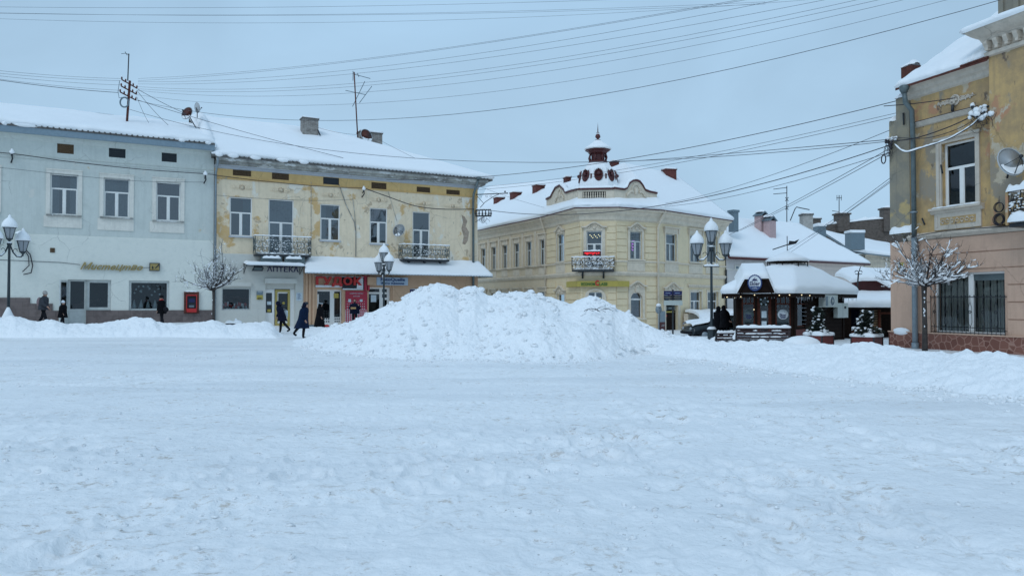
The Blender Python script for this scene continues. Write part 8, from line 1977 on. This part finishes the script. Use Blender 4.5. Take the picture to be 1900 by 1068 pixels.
H_+=amp*(.24*fbm(Xp*.5,Yp_*.7,4,81)+.13*fbm(Xp*1.3,Yp_*1.7,4,82)+.10*(rg-.5))+amp2*(.055*fbm(Xp*3.0,Yp_*3.3,4,83)+.05*lumps(Xp*1.9,Yp_*2.1,84)*amp+.045*lumps(Xp*4.1,Yp_*4.1,85)*np.clip(.35+1.3*fbm(Xp*.6,Yp_*.6,2,95),0,1)+.030*lumps(Xp*8,Yp_*8,86)*np.clip(.4+1.4*fbm(Xp*.9,Yp_*.9,2,96),0,1)+.022*fbm(Xp*11,Yp_*11,3,88)+.010*lumps(Xp*17,Yp_*17,89)-.02)
for (hx,hy,rw,dp) in ((-1.0,23.6,1.0,.26),(1.8,25.0,1.3,.28),(-4.2,25.0,.8,.16),(3.6,24.2,.9,.18)): H_-=dp*np.exp(-(((Xp-hx)/rw)**2+((Yp_-hy)/(rw*.8))**2))*amp2
sp_=np_mesh('snow_heap',Xp,Yp_,H_,M['snow_pile'])
tag(sp_,'huge ploughed snow heap with lumpy crest in the middle of the square','snow heap')
kxs=kx
def hz(x,y):
    i=int(np.argmin(np.abs(kxs-x/y))); j=int(np.argmin(np.abs(Yp_[:,i]-y))); return H_[j,i]
rr=random.Random(99); cl=MB()
for k in range(900):
    px=rr.gauss(860,230) if k%3 else rr.uniform(560,1290)
    if not 560<px<1330: continue
    i=int(np.argmin(np.abs(pcol-px))); t=(rr.random()**1.3 if k%2 else rr.random()**3)-rr.uniform(0,.10)*(k%2==0); y=Yf[i]+(Yc[i]-Yf[i])*t; x=kx[i]*y
    s=rr.choice([.015,.02,.025,.03,.04,.05,.07,.09]) if t>.12 else rr.choice([.02,.03,.03,.05])
    gz=float(detail(np.array([x]),np.array([y]))[0]); z=max(hz(x,y),gz) if t>-.15 else gz
    cl.ball((x,y,z+s*.15),s,0,7,5,sx=rr.uniform(.8,1.5),sy=rr.uniform(.8,1.4),sz=rr.uniform(.5,.9),jit=.3,rnd=rr)
for k in range(26):  # broken slabs thrown up by the plough
    i=rr.randrange(60,620); t=rr.uniform(.05,.9); y=Yf[i]+(Yc[i]-Yf[i])*t; x=kx[i]*y; s=rr.uniform(.07,.15); z=hz(x,y)
    Mx=T((x,y,z+s*.12))@Matrix.Rotation(rr.uniform(0,6.3),4,'Z')@Matrix.Rotation(rr.uniform(-.5,.5),4,'X')@Matrix.Rotation(rr.uniform(-.5,.5),4,'Y')
    q=[Vector((sx*s*rr.uniform(.7,1.25),sy*s*rr.uniform(.6,1.1),sz*s*rr.uniform(.3,.55))) for sz in (-1,1) for sx,sy in ((-1,-1),(1,-1),(1,1),(-1,1))]
    cl.hexa([Mx@p for p in q[:4]],[Mx@p for p in q[4:]])
for k in range(90):  # clods on the skyline
    i=rr.randrange(60,640); y=Yc[i]+rr.uniform(-.4,.05); x=kx[i]*y; s=rr.choice([.04,.05,.07,.10]); cl.ball((x,y,hz(x,y)+s*.25),s,0,7,5,sx=rr.uniform(.8,1.4),sz=rr.uniform(.6,1),jit=.3,rnd=rr)
cl.build('snow_clods',M['snow_pile'],sp_)
# twigs sticking out of the heap
tw=MB()
for (px,py,Y0) in ((1110,575,24.8),(1100,578,24.7),):
    p=at(px,py,Y0)
    for k in range(6): a=rr.uniform(-.4,.4); L_=rr.uniform(.2,.5); q=p+Vector((rr.uniform(-.3,.3),0,.02)); tw.tube([q,q+Vector((L_*.5,0,.06+a*.1)),q+Vector((L_,.02,a*.15))],.006,4)
tb=tag(tw.build('fallen_twigs',M['twig']),'few bare twigs lying on the right shoulder of the snow heap','twigs')
# ---- banks
def bank(label,top,ft,Ys,wback,seed,n=420,m=90,lump=1.0,ends=(1,1)):
    """top: skyline (px,py,Y) list; ft: foot (px,py) list"""
    T0=[at(*p) for p in top]; F0=[Vector((*groundpt(*p),0)) for p in ft]
    tx=np.linspace(0,1,n)
    def rs(P): 
        A=np.array([[p.x,p.y,p.z] for p in P]); l=np.concatenate([[0],np.cumsum(np.hypot(np.diff(A[:,0]),np.diff(A[:,1])))]); l/=l[-1]; return [np.interp(tx,l,A[:,i]) for i in range(3)]
    tX,tY,tZ=rs(T0); fX,fY,_=rs(F0); w=np.linspace(-.15,1.6,m)[:,None]
    Xb=fX+(tX-fX)*w; Yb=fY+(tY-fY)*w; 
    dx,dy=tX-fX,tY-fY
    pr=np.where(w<=1,np.sign(w)*np.abs(np.clip(w,-1,1))**.62,1-np.clip((w-1)/wback,0,1.5)**1.6)
    ta=(sst(tx*14) if ends[0] else 1)*(sst((1-tx)*18) if ends[1] else 1); g=G0(Xb,Yb)-.05; pr=pr*ta; Zb=g+(tZ-g)*pr
    a=np.clip(pr*5,0,1); Zb+=a*lump*(.10*fbm(Xb*.9,Yb*.9,4,seed)+.06*fbm(Xb*3,Yb*3,3,seed+1)+.08*lumps(Xb*2.2,Yb*2.2,seed+2)+.05*lumps(Xb*5,Yb*5,seed+3)+.02*lumps(Xb*11,Yb*11,seed+4)-.05)
    return np_mesh('snow_bank',Xb,Yb,Zb,M['snow_pile'])
ob=bank('l',[(-120,588,35.4),(0,588,35.4),(20,585,35.4),(45,593,35.5),(75,597,35.5),(95,592,35.5),(120,599,35.6),(160,602,35.6),(200,598,35.7),(235,593,35.8),(245,588,35.8),(280,588,35.8),(290,596,35.9),(310,600,36),(350,598,36),(395,594,36),(420,601,36.2),(460,598,36.3),(490,596,36.5),(510,602,36.6),(522,612,36.8),(534,624,37)],[(-120,629),(0,628),(150,628),(300,627),(420,627),(534,628)],0,.5,201,n=560,lump=.8,ends=(0,1))
tag(ob,'long low snow bank along the foot of the two left houses','snow bank')
ob=bank('m',[(545,622,41.5),(556,612,41.6),(575,606,42),(600,607,42),(640,606,42)],[(545,626),(575,623),(610,622),(640,622)],0,.8,231,n=120,m=50,lump=.7); tag(ob,'short snow bank between the walkers in front of the peach shops','snow bank')
ob=bank('r',[(1200,624,26.5),(1262,622,24.9),(1300,627,23.8),(1330,632,23.2),(1365,630,22.6),(1400,633,22),(1440,636,21.4),(1480,637,20.8),(1520,641,20.2),(1560,642,19.6),(1600,640,19),(1625,643,18.6),(1660,650,18),(1700,655,17.3),(1735,656,16.8),(1765,659,16.4),(1790,652,16),(1815,657,15.6),(1850,652,15.2),(1880,660,14.8),(1930,666,14.2),(2020,672,13.4)],[(1200,656),(1320,668),(1400,678),(1480,690),(1560,702),(1650,716),(1740,728),(1830,738),(1930,748),(2040,758)],0,.9,261,n=760,m=130,lump=1.0,ends=(1,0))
tag(ob,'long ploughed snow bank curving from the heap past the café to the right edge','snow bank')
fr_=MB()
for k in range(520):
    q=rr.random(); i=q*9; ii=int(i) if i<9 else 8; F=[(1235,664),(1320,668),(1400,678),(1480,690),(1560,702),(1650,716),(1740,728),(1830,738),(1930,748),(2040,758)]
    px=F[ii][0]+(F[ii+1][0]-F[ii][0])*(i-ii); py=F[ii][1]+(F[ii+1][1]-F[ii][1])*(i-ii)+rr.gauss(-2,9)
    x,y=groundpt(px,py); s=rr.choice([.015,.02,.03,.04,.06]); fr_.ball((x,y,G(x,y)+float(detail(np.array([x]),np.array([y]))[0])+s*.3+(.12 if py<F[ii][1]-6 else 0)),s,0,7,5,sx=rr.uniform(.8,1.5),sz=rr.uniform(.6,.9),jit=.22,rnd=rr)
fr_.build('snow_clods',M['snow_pile'],ob)
# rounded snow humps behind the bank
for (px,py,Y0,r,lb) in ((1487,634,27.5,.55,'smooth rounded snow hump between the café bench and the left planter'),(1621,640,24,.18,'small round snowball lump on the bank below the right planter')):
    p=at(px,py,Y0); mb=MB(); mb.ball((0,0,-.08),r,0,16,10,sx=1.2,sz=.55,jit=.05); h=tag(mb.build('snow_hump',M['snow'],fix=False),lb,'snow lump'); h.location=p
# loose crumbs of snow kicked about the square: nobody could count them
cr=MB(); rr=random.Random(123)
for k in range(2600):
    px=rr.uniform(-30,1930); py=rr.uniform(655,1075) if k%3 else 655+420*rr.random()**2
    x,y=groundpt(px,py)
    if float(fbm(np.array([x*.5]),np.array([y*.5]),3,140)[0])<rr.uniform(-.25,.35): continue
    s_=rr.choice([.005,.006,.008,.010,.014,.020])*(1+y*.03); z=G(x,y)+float(detail(np.array([x]),np.array([y]))[0])
    cr.ball((x,y,z+s_*.3),s_,0,5,3,sx=rr.uniform(.8,1.7),sy=rr.uniform(.8,1.5),sz=rr.uniform(.5,.9),jit=.3,rnd=rr)
tag(cr.build('snow_crumbs',M['snow_pile']),'loose crumbs of snow scattered over the packed square','snow crumbs',kind='stuff')
# small low box table by the pharmacy
b=at(434,602,38.5); t=thing('snowy_crate','low dark crate with a slab of snow in front of the pharmacy window','crate',tuple(b)); mb=MB(); mb.box(-.35,-.2,-.25,.35,.2,.08); mb.build('box',M['dark_metal'],t); sn=MB(); snow_ridge(sn,[(-.42,0,.08),(.42,0,.08)],.24,.14,.1); sn.ball((.1,0,.25),.07,0,7,4); sn.build('snow_cover',M['snow'],t)
# dark scraps of bare paving showing through in the ruts
# ================================================================ camera, light, world
cam=bpy.data.cameras.new('camera'); co=bpy.data.objects.new('camera',cam); COL.objects.link(co)
co.location=(0,0,CAMZ); co.rotation_euler=(R(90)+PIT,0,0); cam.sensor_width=36; cam.lens=FOC/1900*36; cam.clip_end=2000; cam.clip_start=.1
SC.camera=co
SUN_EL,SUN_AZ=48,-150    # azimuth measured from +y clockwise; the sun stands behind the photographer
sl=bpy.data.lights.new('sun','SUN'); sl.energy=.75; sl.angle=R(25); sl.color=(.82,.91,1)
so=bpy.data.objects.new('sun',sl); COL.objects.link(so)
d=Vector((math.sin(R(SUN_AZ))*math.cos(R(SUN_EL)),math.cos(R(SUN_AZ))*math.cos(R(SUN_EL)),math.sin(R(SUN_EL))))
so.rotation_euler=d.to_track_quat('Z','Y').to_euler(); so.location=d*60
w=bpy.data.worlds.new('World'); SC.world=w; w.use_nodes=True; n=w.node_tree; bg=n.nodes['Background']
sky=N(n,'ShaderNodeTexSky'); sky.sky_type='NISHITA'; sky.sun_disc=False; sky.sun_elevation=R(SUN_EL); sky.sun_rotation=R(SUN_AZ); sky.air_density=1.0; sky.dust_density=2.0
# overcast: a cloud deck, brighter towards the zenith, mixed over the clear sky
tc=N(n,'ShaderNodeTexCoord'); sp=N(n,'ShaderNodeSeparateXYZ'); n.links.new(tc.outputs['Generated'],sp.inputs[0])
mr=N(n,'ShaderNodeMapRange'); mr.inputs[1].default_value=-.05; mr.inputs[2].default_value=1.0; n.links.new(sp.outputs[2],mr.inputs[0])
cr=N(n,'ShaderNodeValToRGB'); n.links.new(mr.outputs[0],cr.inputs[0])
el=cr.color_ramp.elements; el[0].position=0; el[0].color=(3.95,5.8,7.6,1); el[1].position=1; el[1].color=(3.6,5.3,7.3,1)
for pos,c in ((.12,(3.95,5.8,7.6)),(.30,(3.75,5.55,7.35)),(.42,(3.55,5.4,7.3)),(.60,(3.5,5.3,7.2))):
    e=el.new(pos); e.color=(*c,1)
mp=N(n,'ShaderNodeMapping'); mp.inputs['Scale'].default_value=(1.3,1.3,2.6); n.links.new(tc.outputs['Generated'],mp.inputs[0])
no=N(n,'ShaderNodeTexNoise'); no.inputs['Scale'].default_value=1.7; no.inputs['Detail'].default_value=5; no.inputs['Roughness'].default_value=.5; no.inputs['Distortion'].default_value=.5; n.links.new(mp.outputs[0],no.inputs['Vector'])
m2=N(n,'ShaderNodeMapRange'); m2.inputs[1].default_value=.38; m2.inputs[2].default_value=.68; m2.inputs[3].default_value=.90; m2.inputs[4].default_value=1.06; n.links.new(no.outputs['Fac'],m2.inputs[0])
vm=N(n,'ShaderNodeVectorMath',operation='SCALE'); n.links.new(cr.outputs[0],vm.inputs[0]); n.links.new(m2.outputs[0],vm.inputs['Scale'])
mx=N(n,'ShaderNodeMix',data_type='RGBA'); mx.inputs[0].default_value=.97; n.links.new(sky.outputs[0],mx.inputs[6]); n.links.new(vm.outputs[0],mx.inputs[7]); n.links.new(mx.outputs[2],bg.inputs[0]); bg.inputs[1].default_value=.10
SC.view_settings.view_transform='Standard'; SC.view_settings.look='None'; SC.view_settings.exposure=.17; SC.view_settings.gamma=1
SC.cycles.max_bounces=6; SC.cycles.transparent_max_bounces=12; SC.cycles.caustics_reflective=False; SC.cycles.caustics_refractive=False
SC.cycles.use_denoising=True
